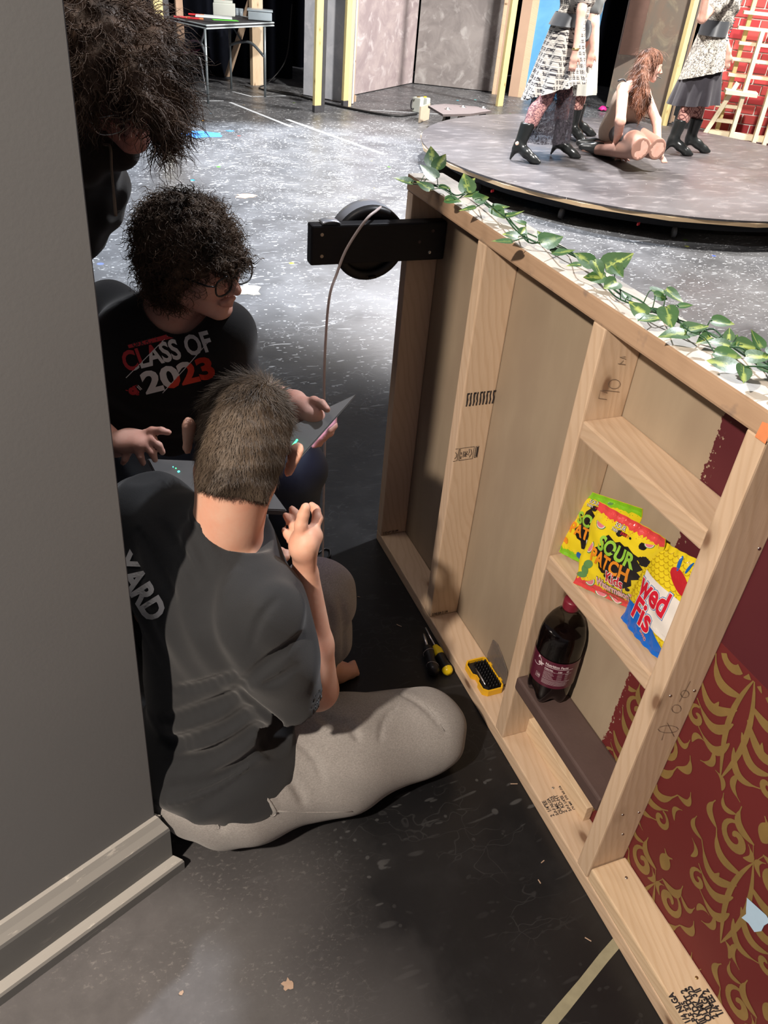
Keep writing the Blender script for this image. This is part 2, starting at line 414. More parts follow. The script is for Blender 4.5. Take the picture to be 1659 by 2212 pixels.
def extrude_profile(name, prof, u0, u1, mat, u0f=None):
    vs, fs = [], []; n = len(prof)
    for u in (u0, u1):
        for (o_, z) in prof: vs.append(wallp(u - (o_ if u == u0 else 0) * .6, o_, z))
    for i in range(n): j = (i+1) % n; fs.append((i, j, n+j, n+i))
    fs.append(tuple(range(n))[::-1]); fs.append(tuple(range(n, 2*n)))
    bm = bmesh.new(); q = [bm.verts.new(v) for v in vs]
    for f in fs: bm.faces.new([q[i] for i in f])
    bmesh.ops.triangulate(bm, faces=[f for f in bm.faces if len(f.verts) > 4])
    return obj(name, bm_mesh(bm, name), mat)
b = extrude_profile('baseboard_left', [(.0, 0), (.026, 0), (.026, .128), (.024, .136), (.014, .150), (.006, .163), (0, .167)], 0, 1.9, M['trim']); struct(b)
b = extrude_profile('trim_1', [(.026, 0), (.047, 0), (.047, .026), (.044, .032), (.034, .036), (.026, .038)], -.002, 1.9, M['trim']); struct(b)
b = extrude_profile('trim_2', [(-.09, 0), (0, 0), (0, .155), (-.09, .155)], -.012, 0.0, M['trim']); struct(b)

# ------------------------------------------------------------------ tape lines and marks on the floor
M['tape_white'] = plain('white_tape', (.62, .66, .70), .6, 0, .25, 40)
M['tape_pale'] = plain('pale_tape', (.27, .255, .17), .6, 0, .25, 40)
M['tape_blue'] = plain('blue_painters_tape', (.42, .60, .78), .7, 0, .06, 40)
def tape(pa, pb, w, mat, label, name='floor_tape', z=.0012, grp=None):
    a, b = Vector((pa[0], pa[1], 0)), Vector((pb[0], pb[1], 0)); d = (b-a).normalized(); n_ = Vector((-d.y, d.x, 0))*w/2
    rng = random.Random(int(a.x*1000)); L = (b-a).length; k = max(2, int(L/.06)); top = []; bot = []
    for i in range(k+1):
        p = a+(b-a)*i/k
        top.append(p+n_*(1+rng.uniform(-.12, .05))); bot.append(p-n_*(1+rng.uniform(-.12, .05)))
    vs = [v+Vector((0, 0, z)) for v in top+bot]; fs = [(i, k+1+i, k+2+i, i+1) for i in range(k)]
    return tag(obj(name, mesh(name, vs, fs), mat), label, 'tape', grp)
def F2(x, y): p = fl(x, y); return (p.x, p.y)
tape(F2(1345, 2020), F2(1165, 2240), .021, M['tape_pale'], 'pale yellow tape strip on the black floor under the wood frame')
tape(F2(497, 221), F2(632, 275), .045, M['tape_white'], 'white tape line on stage floor starting by the table leg, nearer the back curtain', grp=None)
tape(F2(620, 258), F2(830, 334), .05, M['tape_white'], 'long white tape line running across the stage floor toward the round platform')
tape(F2(365, 218), F2(483, 218), .04, M['tape_white'], 'short white tape line under the front of the folding table')
tape(F2(503, 198), F2(545, 209), .04, M['tape_white'], 'short slanted white tape line behind the folding table legs')
tape(F2(545, 209), F2(618, 207), .04, M['tape_white'], 'short white tape line below the right end of the folding table')
tape(F2(800, 238), F2(1010, 250), .03, M['tape_white'], 'faint white line on the floor in front of the grey painted flats')
def blob2(cx, cy, r, seed, n=14, ax=1.):
    rng = random.Random(seed); pts = []
    for k in range(n):
        a = 6.2832*k/n; q = r*rng.uniform(.55, 1.15); pts.append((cx+math.cos(a)*q*ax, cy+math.sin(a)*q))
    return pts, [tuple(range(n))]
def floor_blob(xy, r, mat, label, seed, ax=1., cat='paint mark', name='paint_mark'):
    p = fl(*xy); t = blob2(0, 0, r, seed, ax=ax)
    o_ = obj(name, mesh(name, [(x, y, 0) for x, y in t[0]], t[1]), mat, None, (p.x, p.y, .0016)); return tag(o_, label, cat)
M['pk_blue'] = plain('blue_floor_paint', (.06, .22, .70), .5, 0, .3, 30); M['pk_cream'] = plain('cream_floor_paint', (.52, .48, .36), .6, 0, .3, 30)
M['pk_orange'] = plain('orange_floor_paint', (.75, .40, .25), .6, 0, .3, 30); M['pk_tan'] = plain('tan_chip', (.42, .30, .22), .8, 0, .2, 60)
floor_blob((432, 290), .16, M['pk_blue'], 'blue paint smear on the stage floor beside the curly hair of the leaning person', 3, 1.7)
floor_blob((497, 283), .045, M['pk_blue'], 'small blue paint spot on the stage floor right of the larger smear', 8)
floor_blob((535, 628), .10, M['pk_cream'], 'round cream paint patch on the floor in front of the glasses wearer', 21)
floor_blob((532, 424), .06, M['pk_orange'], 'orange paint fleck on the stage floor above the curly head', 5, 1.5)
floor_blob((760, 426), .04, M['pk_cream'], 'cream fleck on the stage floor left of the wood frame corner', 6)
floor_blob((622, 2128), .013, M['pk_tan'], 'tan torn chip lying on the dark floor near the bottom edge', 9, cat='debris', name='paint_chip')
floor_blob((392, 2145), .005, M['pk_tan'], 'tiny tan chip lying on the dusty floor painted paler by the wall', 12, cat='debris', name='paint_chip')
for i, (x, y, lab) in enumerate([(862, 1352, 'tiny wood splinter on the floor left of the two screwdrivers'), (775, 1290, 'tiny wood splinter on the floor beside the seated man\'s raised knee'), (1110, 1694, 'tiny pink-tinged splinter on the floor beside the bottom plate near the grade stamp'), (1165, 1905, 'tiny wood splinter on the black floor left of the near stud'), (1172, 1862, 'tiny splinter on the black floor, just above the longer one'), (1270, 2030, 'tiny splinter lying near the pale tape strip')]):
    p = fl(x, y); rng = random.Random(i)
    s_ = .006*rng.uniform(.6, 1.5); a = rng.uniform(0, 3)
    vs, fs = ring_tube([p+Vector((-math.cos(a)*s_, -math.sin(a)*s_, .0015)), p+Vector((math.cos(a)*s_, math.sin(a)*s_, .0015))], .0012, 5)
    tag(obj('wood_splinter', mesh('wood_splinter', vs, fs), M['pk_tan']), lab, 'debris')

# ================================================================== THE STUD WALL FRAME
FX, FD, TH, FH = .856, .089, .038, 1.127
YS = [1.920, 1.513, 1.057, .670]
YE = 1.958; Y0 = -.55; PX = FX+FD
wf = thing('stud_wall_frame', (FX, 1.0, 0), 'half-height pine stud wall frame seen from its open back, plywood and red damask face', 'wall frame')
def top_mat():
    g = N('whitewashed_top'); v = g.pos()
    n1 = g.noise(g.map(v, (9, 2.0, 9)), 3, 5, .7)
    c = g.mix(g.mr(n1, .35, .7), (.76, .72, .66), (.56, .50, .44))
    chips = g.mr(g.noise(g.map(v, (20, 6, 20)), 4, 5, .75), .66, .70)
    c = g.mix(chips, c, (.19, .14, .12))
    nz = g.sep(g.n('ShaderNodeNewGeometry').outputs['Normal'])[2]; up_ = g.mr(nz, .3, .8)
    X_ = g.sep(v)[0]
    side = g.mix(g.noise(g.map(v, (60, 4, 60)), 2, 4), (.50, .35, .235), (.36, .235, .15))
    smear = g.mr(g.noise(v, 14, 4), .60, .68)
    side = g.mix(g.math('MULTIPLY', smear, .5), side, (.16, .13, .12))
    c = g.mix(up_, side, c)
    g.bump(n1, .3, .001)
    return g.done(c, .65, 0, .3)
M['top'] = top_mat()
box('bottom_plate', (FX, Y0, 0), (PX, YE, TH), M['pine'], wf, .0035)
box('sill_plate', (FX+.001, Y0, TH), (PX, .668, TH*2), M['pine_pale'], wf, .004, label='pale pine board stacked on the bottom plate with black stamp')
box('top_plate', (FX-.002, Y0, FH), (PX+.008, YE+.003, FH+.041), M['top'], wf, .005, label='top board with whitewashed upper side and smeared edge')
for i, y in enumerate(YS): box('stud', (FX, y, TH if i < 3 else TH), (PX, y+TH, FH), M['pine'] if i != 0 else M['pine_tan'], wf, .0035)
box('shelf_board', (FX+.001, .708, .9095), (PX, 1.057, .9475), M['pine'], wf, .004)
box('shelf_board', (FX+.001, .708, .5905), (PX, 1.057, .6285), M['pine'], wf, .004)
box('shelf_board', (FX-.003, .708, .224), (PX, 1.057, .262), M['brown_paint'], wf, .006, label='dark brown painted shelf board')
# cleat strip behind the brown shelf
box('cleat', (PX-.022, .79, TH), (PX-.002, 1.057, TH+.05), M['pine_pale'], wf, .002)
def ply_material():
    g = N('plywood_and_maroon_paint'); p = g.pos(); X, Y, Z = g.sep(p)
    gr = g.noise(g.map(p, (8, 6, 1.2)), 4, 4, .6); big = g.noise(g.map(p, (1, 2, .8)), 3, 3)
    c = g.mix(gr, (.30, .24, .172), (.385, .312, .225)); c = g.mix(g.mr(big, .45, .7), c, (.30, .235, .17))
    edge = g.math('ADD', Y, g.math('MULTIPLY', g.math('SUBTRACT', g.noise(g.map(p, (1, 1, 1)), 40, 4, .75), .5), .03))
    painted = g.math('LESS_THAN', edge, .832)
    mar = g.mix(g.noise(p, 6, 3), (.075, .012, .018), (.098, .018, .024))
    damzone = g.math('LESS_THAN', Z, .72)
    mar = g.mix(damzone, mar, g.mix(g.noise(p, 5, 3), (.115, .016, .018), (.145, .022, .022)))
    miss = g.math('MULTIPLY', g.mr(g.noise(p, 130, 3), .62, .66), g.math('GREATER_THAN', edge, .815))
    painted = g.math('MULTIPLY', painted, g.math('SUBTRACT', 1, miss))
    c = g.mix(painted, c, mar)
    g.bump(gr, .1, .001)
    return g.done(c, .6, 0, .3)
M['ply'] = ply_material()
box('plywood_panel', (PX+.0005, Y0, 0), (PX+.0115, YE, FH), M['ply'], wf, .0005, axis=1)

# screws, knots of pencil, stamps
def screw(p, nrm, r=.0035, mat=None, name='screw'):
    v, f = lathe([(0.0001, .0012), (r*.35, .0006), (r*.7, .0012), (r, .0003), (r, -.001)], p, nrm, 10)
    return obj(name, mesh(name, v, f, True), mat or M['steel'], wf)
for (x, y), pl in [((1268, 1632), 0), ((1195, 1702), 0)]:
    p = fl(x, y, TH); screw(Vector((min(max(p.x, FX+.01), PX-.01), p.y, TH)), (0, 0, 1))
for q in [(1307, 1813), (1353, 1896), (1536, 2091), (1505, 2112)]:
    p = fl(q[0], q[1], 2*TH); screw(p, (0, 0, 1), mat=M['brass'] if q[0] > 1500 else None)
YF = YS[3]
def aty(x, y, Y):
    v = ray(x, y); return CAM + v*(Y/v.y)
for q in [(1345, 1760), (1380, 1755), (1448, 1503), (1500, 1492), (1640, 1185), (1345, 1802)]:
    p = aty(q[0], q[1], YF); screw(p, (0, -1, 0), .0032)
# pencilled "40 in" on the third stud's wide face, "4/0" near; scribbles on the near stud
U, W_ = Vector((0, 0, 1)), Vector((-1, 0, 0))      # reading upwards on a face that looks along -y
def on_stud(i, s, x, y, size, mat, upv=(0, 0, 1), bold=0, rot=0., sx=1.):
    p = aty(x, y, YS[i]); U_ = Vector((math.cos(rot), 0, math.sin(rot))); V_ = Vector((-math.sin(rot), 0, math.cos(rot)))
    t = xf(text_tris(s, size, bold), sx, 1.)
    return flat('stamp' if mat is M['ink'] else 'pencil_writing', t, mat, p+Vector((0, -.0008, 0)), U_, V_, .0004, wf)
def pen(i, lines, w=.0011):   # strokes traced on a stud face, in that face's plane
    L = []
    for l in lines: L.append([(lambda p: (p.x, p.z))(aty(x, y, YS[i])) for x, y in l])
    return flat('pencil_writing', strokes(L, w), M['pencil'], (0, YS[i]-.0009, 0), (1, 0, 0), (0, 0, 1), .0004, wf)
circ = lambda cx, cy, r, ry, n=14: [(cx+r*math.cos(k/n*6.283), cy+ry*math.sin(k/n*6.283)) for k in range(n+1)]
pen(2, [[(1311, 848), (1296, 843), (1292, 860), (1310, 862)], [(1300, 842), (1337, 846)], circ(1326, 829, 13, 10), [(1334, 785), (1350, 787)], [(1351, 775), (1338, 771), (1350, 770)], [(1338, 786), (1346, 778)]])
pen(3, [circ(1442, 1574, 22, 8, 10), [(1428, 1598), (1440, 1560), (1455, 1590)], circ(1460, 1530, 10, 9, 10), circ(1478, 1498, 9, 8, 10), [(1466, 1515), (1490, 1470)]])
# edge stamps
def bars(i, x0, x1, z0, z1, n, seed):
    rng = random.Random(seed); L = []; fsx = (x1-x0)/n
    vs, fs = [], []
    for k in range(n):
        xx = x0+fsx*(k+.5)
        pts = []
        for s_ in range(7):
            pts.append((xx+rng.uniform(-.0006, .0006)+.001*math.sin(s_), z0+(z1-z0)*s_/6, rng.uniform(.7, 1.15)))
        L.append(pts)
        if k % 2 == 0: L.append([(xx, z1-.003), (xx+fsx*.5, z1-.001)])
    return flat('stamp', strokes(L, fsx*.48), M['ink'], (0, YS[i]-.0009, 0), (1, 0, 0), (0, 0, 1), .0004, wf)
pa, pb = aty(1003, 878, YS[1]), aty(1070, 842, YS[1])
bars(1, pa.x, pb.x+.002, pa.z, pa.z+.036, 9, 4)
# lumber grade stamp: boxes with FSC-like tree mark and small print
def stamp_box(i, x, y, w_, h_):
    p = aty(x, y, YS[i]); L = []
    x0, z0 = p.x, p.z
    def rr(a, b, c, d): return [(a, b), (c, b), (c, d), (a, d), (a, b)]
    L.append(rr(x0+.016, z0, x0+.055, z0+h_)); L.append([(x0, z0), (x0+.011, z0), (x0+.013, z0+h_), (x0+.002, z0+h_)]); L.append(rr(x0+.060, z0+.002, x0+.068, z0+h_))
    L.append([(x0+.045, z0+.005), (x0+.051, z0+.016), (x0+.047, z0+.028), (x0+.041, z0+.031), (x0+.043, z0+.020), (x0+.039, z0+.014), (x0+.045, z0+.012)])
    L.append([(x0+.003, z0+.007), (x0+.008, z0+.012), (x0+.008, z0+.020), (x0+.003, z0+.026)])
    a = strokes(L, .0013)
    b_ = xf(text_tris('FSC', .010, .0003), 1, 1, x0+.037, z0+.009, math.pi/2)
    c_ = xf(text_tris('MIX  SPF', .0055, .0001), 1, 1, x0+.0225, z0+.004, math.pi/2)
    d_ = rect2(x0+.026, z0+.008, x0+.0275, z0+.026); e_ = rect2(x0+.063, z0+.004, x0+.0668, z0+h_-.002)
    t = merge([a, b_, c_, d_, e_])
    return flat('stamp', t, M['ink'], (0, YS[i]-.0009, 0), (1, 0, 0), (0, 0, 1), .0004, wf)
stamp_box(1, 978, 996, .07, .036)
for i, (x, y, s_) in [(1, (933, 1322, '2 NLGA 2 1/4')), (0, (826, 1149, '2 KD-HT 325 SPF'))]:
    p = aty(x, y, YS[i]); t = merge([xf(text_tris(s_, .012, .0004), .72 if i else .62, 1., .003, .001), rect2(.003, -.0025, .080, -.0018)])
    flat('stamp', t, M['ink'], (FX+.003, YS[i]-.0009, TH+.006), (1, 0, 0), (0, 0, 1), .0004, wf)
# grade stamp on the bottom plate, repeated print on the near board: read from the right, lines run across
def plate_stamp(x, y0, z, lines, size, ls, sx, bold=.0003, under=True):
    parts = []
    for k, s_ in enumerate(lines): parts.append(xf(text_tris(s_[0], size*s_[1], bold), sx, 1., 0, -k*ls))
    if under: parts.append(rect2(0, -len(lines)*ls+.004, .04, -len(lines)*ls+.0048))
    return flat('stamp', merge(parts), M['ink'], (x, y0, z+.0006), (0, 1, 0), (-1, 0, 0), .0004, wf)
g0 = [('2  1/4"EE', 1.1), ('S-P-F NLGA', .85), ('QLMK 325', 1.0), ('2  KD-HT', 1.1), ('S-P-F 1/4"EE', .8), ('QLMK 325 NLGA', .85), ('2 KD-HT', 1.1)]
# lines stacked across the board: first line at the open edge
def plate_stamp2(xs, y0, z, lines, size, sx, bold=.0003):
    parts = []
    for (s_, k), x in zip(lines, xs): parts.append(xf(text_tris(s_, size*k, bold), sx, 1., 0, x))
    return flat('stamp', merge(parts), M['ink'], (0, y0, z+.0006), (0, 1, 0), (-1, 0, 0), .0004, wf)
plate_stamp2([-(FX+.012+k*.0115) for k in range(7)], .822, TH, g0, .0125, .85)
g1 = [('2 1/4 NLGA', 1.1), ('S-P-F 325', 1.0), ('III KD-HT 2', 1.1), ('QLMK 325', 1.2), ('2 NLGA II', 1.1), ('1/4"EE 2', 1.2)]
plate_stamp2([-(FX+.012+k*.0135) for k in range(6)], .342, 2*TH, g1, .016, .72, .0009)
M['orange_tape'] = plain('orange_mark', (.72, .25, .10), .7, 0, .15, 40)
p = atx(1652, 935, FX-.002); flat('orange_mark', ([(0, -.013), (.02, -.013), (.02, .016), (.002, .012)], [(0, 1, 2, 3)]), M['orange_tape'], (FX-.002, p.y+.012, p.z), (0, -1, 0), (0, 0, 1), .0006, wf)
# blue tape on the damask
pts = [atx(x, y, PX) for x, y in [(1617, 1938), (1659, 1976), (1667, 1990), (1654, 1998), (1648, 2010), (1633, 2012), (1620, 1993), (1605, 1981), (1615, 1973), (1615, 1960)]]
o = obj('tape_scrap', mesh('tape_scrap', [(PX-.0035, p.y, p.z) for p in pts], [tuple(range(len(pts)))]), M['tape_blue'])
tag(o, 'torn scrap of pale blue tape stuck on the red damask wall', 'tape')

# damask scrolls printed in gold
def spiral(cx, cy, r0, r1, a0, turns, n=22, w0=.4, w1=1.4):
    return [(cx+(r0+(r1-r0)*k/n)*math.cos(a0+turns*6.283*k/n), cy+(r0+(r1-r0)*k/n)*math.sin(a0+turns*6.283*k/n), w0+(w1-w0)*math.sin(3.14*k/n)) for k in range(n+1)]
def leafy(x0, y0, x1, y1, bend, w=1., n=14, tail=.15):
    dx, dy = x1-x0, y1-y0; out = []
    for k in range(n+1):
        t = k/n; b_ = math.sin(math.pi*t)*bend
        out.append((x0+dx*t-dy*b_, y0+dy*t+dx*b_, w*(tail+math.sin(math.pi*min(1, t*1.15))**.8)))
    return out
def motif():
    L = []
    for s in (1, -1):
        q = []
        q.append(leafy(0, -.16, .012, .10, .10, .9)); q.append(spiral(.045, .075, .004, .032, 0, 1.2, 24, .5, 1.5))
        q.append(leafy(.010, .02, .085, .055, -.35, 1.5)); q.append(leafy(.012, -.01, .105, .0, -.45, 1.5)); q.append(leafy(.010, -.04, .095, -.055, -.4, 1.4))
        q.append(leafy(.005, -.08, .075, -.105, -.4, 1.3)); q.append(leafy(.010, .10, .055, .145, -.35, 1.4)); q.append(leafy(0, .12, .012, .17, .2, 1.6))
        q.append(leafy(.085, .055, .105, .105, -.3, 1.2)); q.append(leafy(.105, 0, .13, .035, -.4, 1.)); q.append(spiral(.085, -.09, .003, .022, 1, 1.1, 18, .4, 1.1))
        q.append(leafy(.03, -.12, .05, -.165, -.3, 1.)); q.append(leafy(.02, .055, .02, .09, .4, .9)); q.append(leafy(.06, .12, .095, .135, -.5, .9))
        q.append(leafy(.05, -.025, .075, -.035, -.5, .8)); q.append(leafy(.115, -.06, .125, -.02, .3, .8)); q.append(leafy(.10, .135, .125, .16, .3, .9))
        L += [[(x*s, y, w_) for x, y, w_ in l] for l in q]
    return L
M['gold'] = plain('gold_damask_print', (.21, .135, .042), .6, 0, .25, 30)
allL = []; rng = random.Random(2)
for j in range(-1, 3):
    for k in range(-3, 5):
        cy_ = k*.29+(.145 if j % 2 else 0); cz = .05+j*.30
        a = rng.uniform(-.12, .12)
        for l in motif():
            l2 = [(cy_+x*math.cos(a)-y*math.sin(a), cz+x*math.sin(a)+y*math.cos(a), w_) for x, y, w_ in l]
            if all(0.01 < p[1] < .71 and Y0 < p[0] < .815 for p in l2): allL.append(l2)
            else:
                l3 = [p for p in l2 if .005 < p[1] < .715 and Y0 < p[0] < .82]
                if len(l3) > 3: allL.append(l3)
dv, df = [], []
for k, l in enumerate(allL):
    t = strokes([l], .0115); b = len(dv); xx = PX-.0003-.0000015*k
    dv += [(xx, y, z) for y, z in t[0]]; df += [tuple(i+b for i in f) for f in t[1]]
obj('damask_print', mesh('damask_print', dv, df), M['gold'], wf, label='gold scrolling damask pattern')
# ================================================================== implicit-surface modelling (organic bodies and clothes)
class SDF:
    def __init__(s, lo, hi, h):
        s.h = h; s.lo = np.array(lo, dtype=np.float32); n = np.ceil((np.array(hi)-np.array(lo))/h).astype(int)+1
        s.n = n; s.ax = [s.lo[i]+h*np.arange(n[i], dtype=np.float32) for i in range(3)]
        s.a = np.full(tuple(n), .06, dtype=np.float32)
    def _sl(s, lo, hi, m):
        r = []
        for i in range(3):
            a = int(max(0, math.floor((lo[i]-m-s.lo[i])/s.h))); b = int(min(s.n[i], math.ceil((hi[i]+m-s.lo[i])/s.h)+1))
            if b <= a: return None
            r.append(slice(a, b))
        return tuple(r)
    def _p(s, sl): return s.ax[0][sl[0]][:, None, None], s.ax[1][sl[1]][None, :, None], s.ax[2][sl[2]][None, None, :]
    def _put(s, sl, d, k, op):
        o = s.a[sl]
        if op == 'add':
            if k > 0:
                h = np.maximum(k-np.abs(o-d), 0)/k; s.a[sl] = np.minimum(o, d)-h*h*k*.25
            else: s.a[sl] = np.minimum(o, d)
        else:
            d = -d
            if k > 0:
                h = np.maximum(k-np.abs(o-d), 0)/k; s.a[sl] = np.maximum(o, d)+h*h*k*.25
            else: s.a[sl] = np.maximum(o, d)
    def cap(s, a, b, ra, rb=None, k=.012, op='add', flat=None):
        """round cone a-b; flat=(direction, factor>1) makes it thinner along that direction"""
        rb = ra if rb is None else rb; a = np.array(a, dtype=np.float32); b = np.array(b, dtype=np.float32); R = max(ra, rb)
        sl = s._sl(np.minimum(a, b)-R, np.maximum(a, b)+R, .03+k)
        if sl is None: return
        x, y, z = s._p(sl); ab = b-a; L2 = float(ab@ab)+1e-12
        px_, py_, pz_ = x-a[0], y-a[1], z-a[2]
        t = np.clip((px_*ab[0]+py_*ab[1]+pz_*ab[2])/L2, 0, 1)
        wx, wy, wz = px_-t*ab[0], py_-t*ab[1], pz_-t*ab[2]
        if flat is not None:
            f = np.array(flat[0], dtype=np.float32); f = f/np.linalg.norm(f); q = (wx*f[0]+wy*f[1]+wz*f[2])*(flat[1]-1)
            wx, wy, wz = wx+q*f[0], wy+q*f[1], wz+q*f[2]
        d = np.sqrt(wx*wx+wy*wy+wz*wz)-(ra+(rb-ra)*t)
        if flat is not None: d = d/(1+.5*(flat[1]-1))
        s._put(sl, d, k, op)
    def ch(s, pts, rs, k=.01, op='add', flat=None):
        if not hasattr(rs, '__len__'): rs = [rs]*len(pts)
        for i in range(len(pts)-1): s.cap(pts[i], pts[i+1], rs[i], rs[i+1], k, op, flat)
    def ell(s, c, r, R=None, k=.012, op='add'):
        c = np.array(c, dtype=np.float32); r = np.array(r, dtype=np.float32); m = float(max(r))
        sl = s._sl(c-m, c+m, .03+k)
        if sl is None: return
        x, y, z = s._p(sl); x, y, z = x-c[0], y-c[1], z-c[2]
        if R is not None:
            R = np.array(R, dtype=np.float32)   # columns = local axes
            x, y, z = (x*R[0, i]+y*R[1, i]+z*R[2, i] for i in range(3))
        x, y, z = np.broadcast_arrays(x, y, z)
        k0 = np.sqrt((x/r[0])**2+(y/r[1])**2+(z/r[2])**2); k1 = np.sqrt((x/r[0]**2)**2+(y/r[1]**2)**2+(z/r[2]**2)**2)
        s._put(sl, k0*(k0-1)/np.maximum(k1, 1e-6), k, op)
    def plane(s, p, n, k=.0):          # keep the side the normal points away from
        p = np.array(p, dtype=np.float32); n = np.array(n, dtype=np.float32); n = n/np.linalg.norm(n)
        x, y, z = s._p((slice(None),)*3); d = (x-p[0])*n[0]+(y-p[1])*n[1]+(z-p[2])*n[2]
        if k > 0:
            h = np.maximum(k-np.abs(s.a-d), 0)/k; s.a = np.maximum(s.a, d)+h*h*k*.25
        else: s.a = np.maximum(s.a, d)
    def ripple(s, fn, sl=None):
        x, y, z = s._p((slice(None),)*3); s.a = s.a+fn(x, y, z).astype(np.float32)
    def mesh(s, name, smooth=1):
        a = s.a; I = a < 0; n = s.n
        I[0], I[-1], I[:, 0], I[:, -1], I[:, :, 0], I[:, :, -1] = (False,)*6
        a = np.where(I, a, np.abs(a)+1e-6)
        c = np.zeros(tuple(n-1), dtype=np.uint8)
        for i in (0, 1):
            for j in (0, 1):
                for k in (0, 1): c += I[i:n[0]-1+i, j:n[1]-1+j, k:n[2]-1+k]
        act = np.argwhere((c > 0) & (c < 8)); idx = np.full(tuple(n-1), -1, dtype=np.int32)
        idx[act[:, 0], act[:, 1], act[:, 2]] = np.arange(len(act))
        P = np.zeros((len(act), 3)); W = np.zeros(len(act))
        cr = [(i, j, k) for i in (0, 1) for j in (0, 1) for k in (0, 1)]
        val = {q: a[act[:, 0]+q[0], act[:, 1]+q[1], act[:, 2]+q[2]] for q in cr}
        for q in cr:
            for ax in range(3):
                if q[ax] == 0:
                    r = list(q); r[ax] = 1; r = tuple(r); u, v = val[q], val[r]; m = (u < 0) != (v < 0)
                    t = np.where(m, u/np.where(m, u-v, 1), 0)
                    e = np.array(q, dtype=float)[None].repeat(len(act), 0); e[:, ax] = t
                    P += e*m[:, None]; W += m
        P = (P/W[:, None]+act)*s.h+s.lo
        F_ = []
        for ax in range(3):
            b, d = (ax+1) % 3, (ax+2) % 3
            s0 = [slice(0, n[i]-1) for i in range(3)]; s0[b] = slice(1, n[b]-1); s0[d] = slice(1, n[d]-1); s1 = list(s0); s1[ax] = slice(1, n[ax])
            A, B = I[tuple(s0)], I[tuple(s1)]; e = np.argwhere(A != B); off = np.zeros(3, int); off[b] = off[d] = 1; e = e+off
            inside = I[e[:, 0], e[:, 1], e[:, 2]]
            def cell(db, dd):
                q = e.copy(); q[:, b] += db; q[:, d] += dd; return idx[q[:, 0], q[:, 1], q[:, 2]]
            q = np.stack([cell(-1, -1), cell(0, -1), cell(0, 0), cell(-1, 0)], 1)
            q[~inside] = q[~inside][:, ::-1]; F_.append(q)
        F_ = np.concatenate(F_); F_ = F_[(F_ >= 0).all(1)]
        # a light smoothing pass
        for _ in range(smooth):
            S_ = np.zeros_like(P); cnt = np.zeros(len(P))
            for i in range(4):
                np.add.at(S_, F_[:, i], P[F_[:, (i+1) % 4]]); np.add.at(S_, F_[:, i], P[F_[:, (i+3) % 4]]); np.add.at(cnt, F_[:, i], 2)
            P = P*.5+.5*S_/np.maximum(cnt, 1)[:, None]
        me = bpy.data.meshes.new(name); me.vertices.add(len(P)); me.vertices.foreach_set('co', P.astype(np.float32).ravel())
        me.loops.add(len(F_)*4); me.loops.foreach_set('vertex_index', F_.astype(np.int32).ravel())
        me.polygons.add(len(F_)); me.polygons.foreach_set('loop_start', np.arange(0, len(F_)*4, 4, dtype=np.int32))
        me.polygons.foreach_set('loop_total', np.full(len(F_), 4, dtype=np.int32)); me.update(calc_edges=True)
        me.polygons.foreach_set('use_smooth', np.ones(len(F_), dtype=bool)); me.validate(); return me

def creases(S, me, lines, grow=.7):
    """grooves (r > 0) and ridges (r < 0) drawn on the surface along picture polylines"""
    b = BVHTree.FromPolygons([v.co for v in me.vertices], [tuple(p.vertices) for p in me.polygons])
    for pts, r in lines:
        q = []
        for x, y in spline2(pts, 4):
            d = ray(x, y).normalized(); p, n, i, t = b.ray_cast(CAM, d, 5)
            if p is None: continue
            if n.dot(d) > 0: n = -n
            q.append(p+n*(abs(r)*(.35 if r > 0 else -.35)))
        n_ = len(q)
        if n_ > 1:
            rs = [abs(r)*(.35+.65*math.sin(math.pi*(i+.6)/(n_+.2))) for i in range(n_)]; S.ch(q, rs, abs(r)*grow*1.6, 'cut' if r > 0 else 'add')
def spline2(pts, n): return [(p.x, p.y) for p in spline([V(x, y, 0) for x, y in pts], n)]
def basis(f, u):
    """columns: right, forward, up of a head or hand"""
    f = Vector(f).normalized(); u = Vector(u); u = (u-f*u.dot(f)).normalized(); r = f.cross(u)
    return Matrix(((r.x, f.x, u.x), (r.y, f.y, u.y), (r.z, f.z, u.z)))
def cdir(r, u, f): return CR*r+CU*u+CF*f     # a direction told as right / up / away from the lens

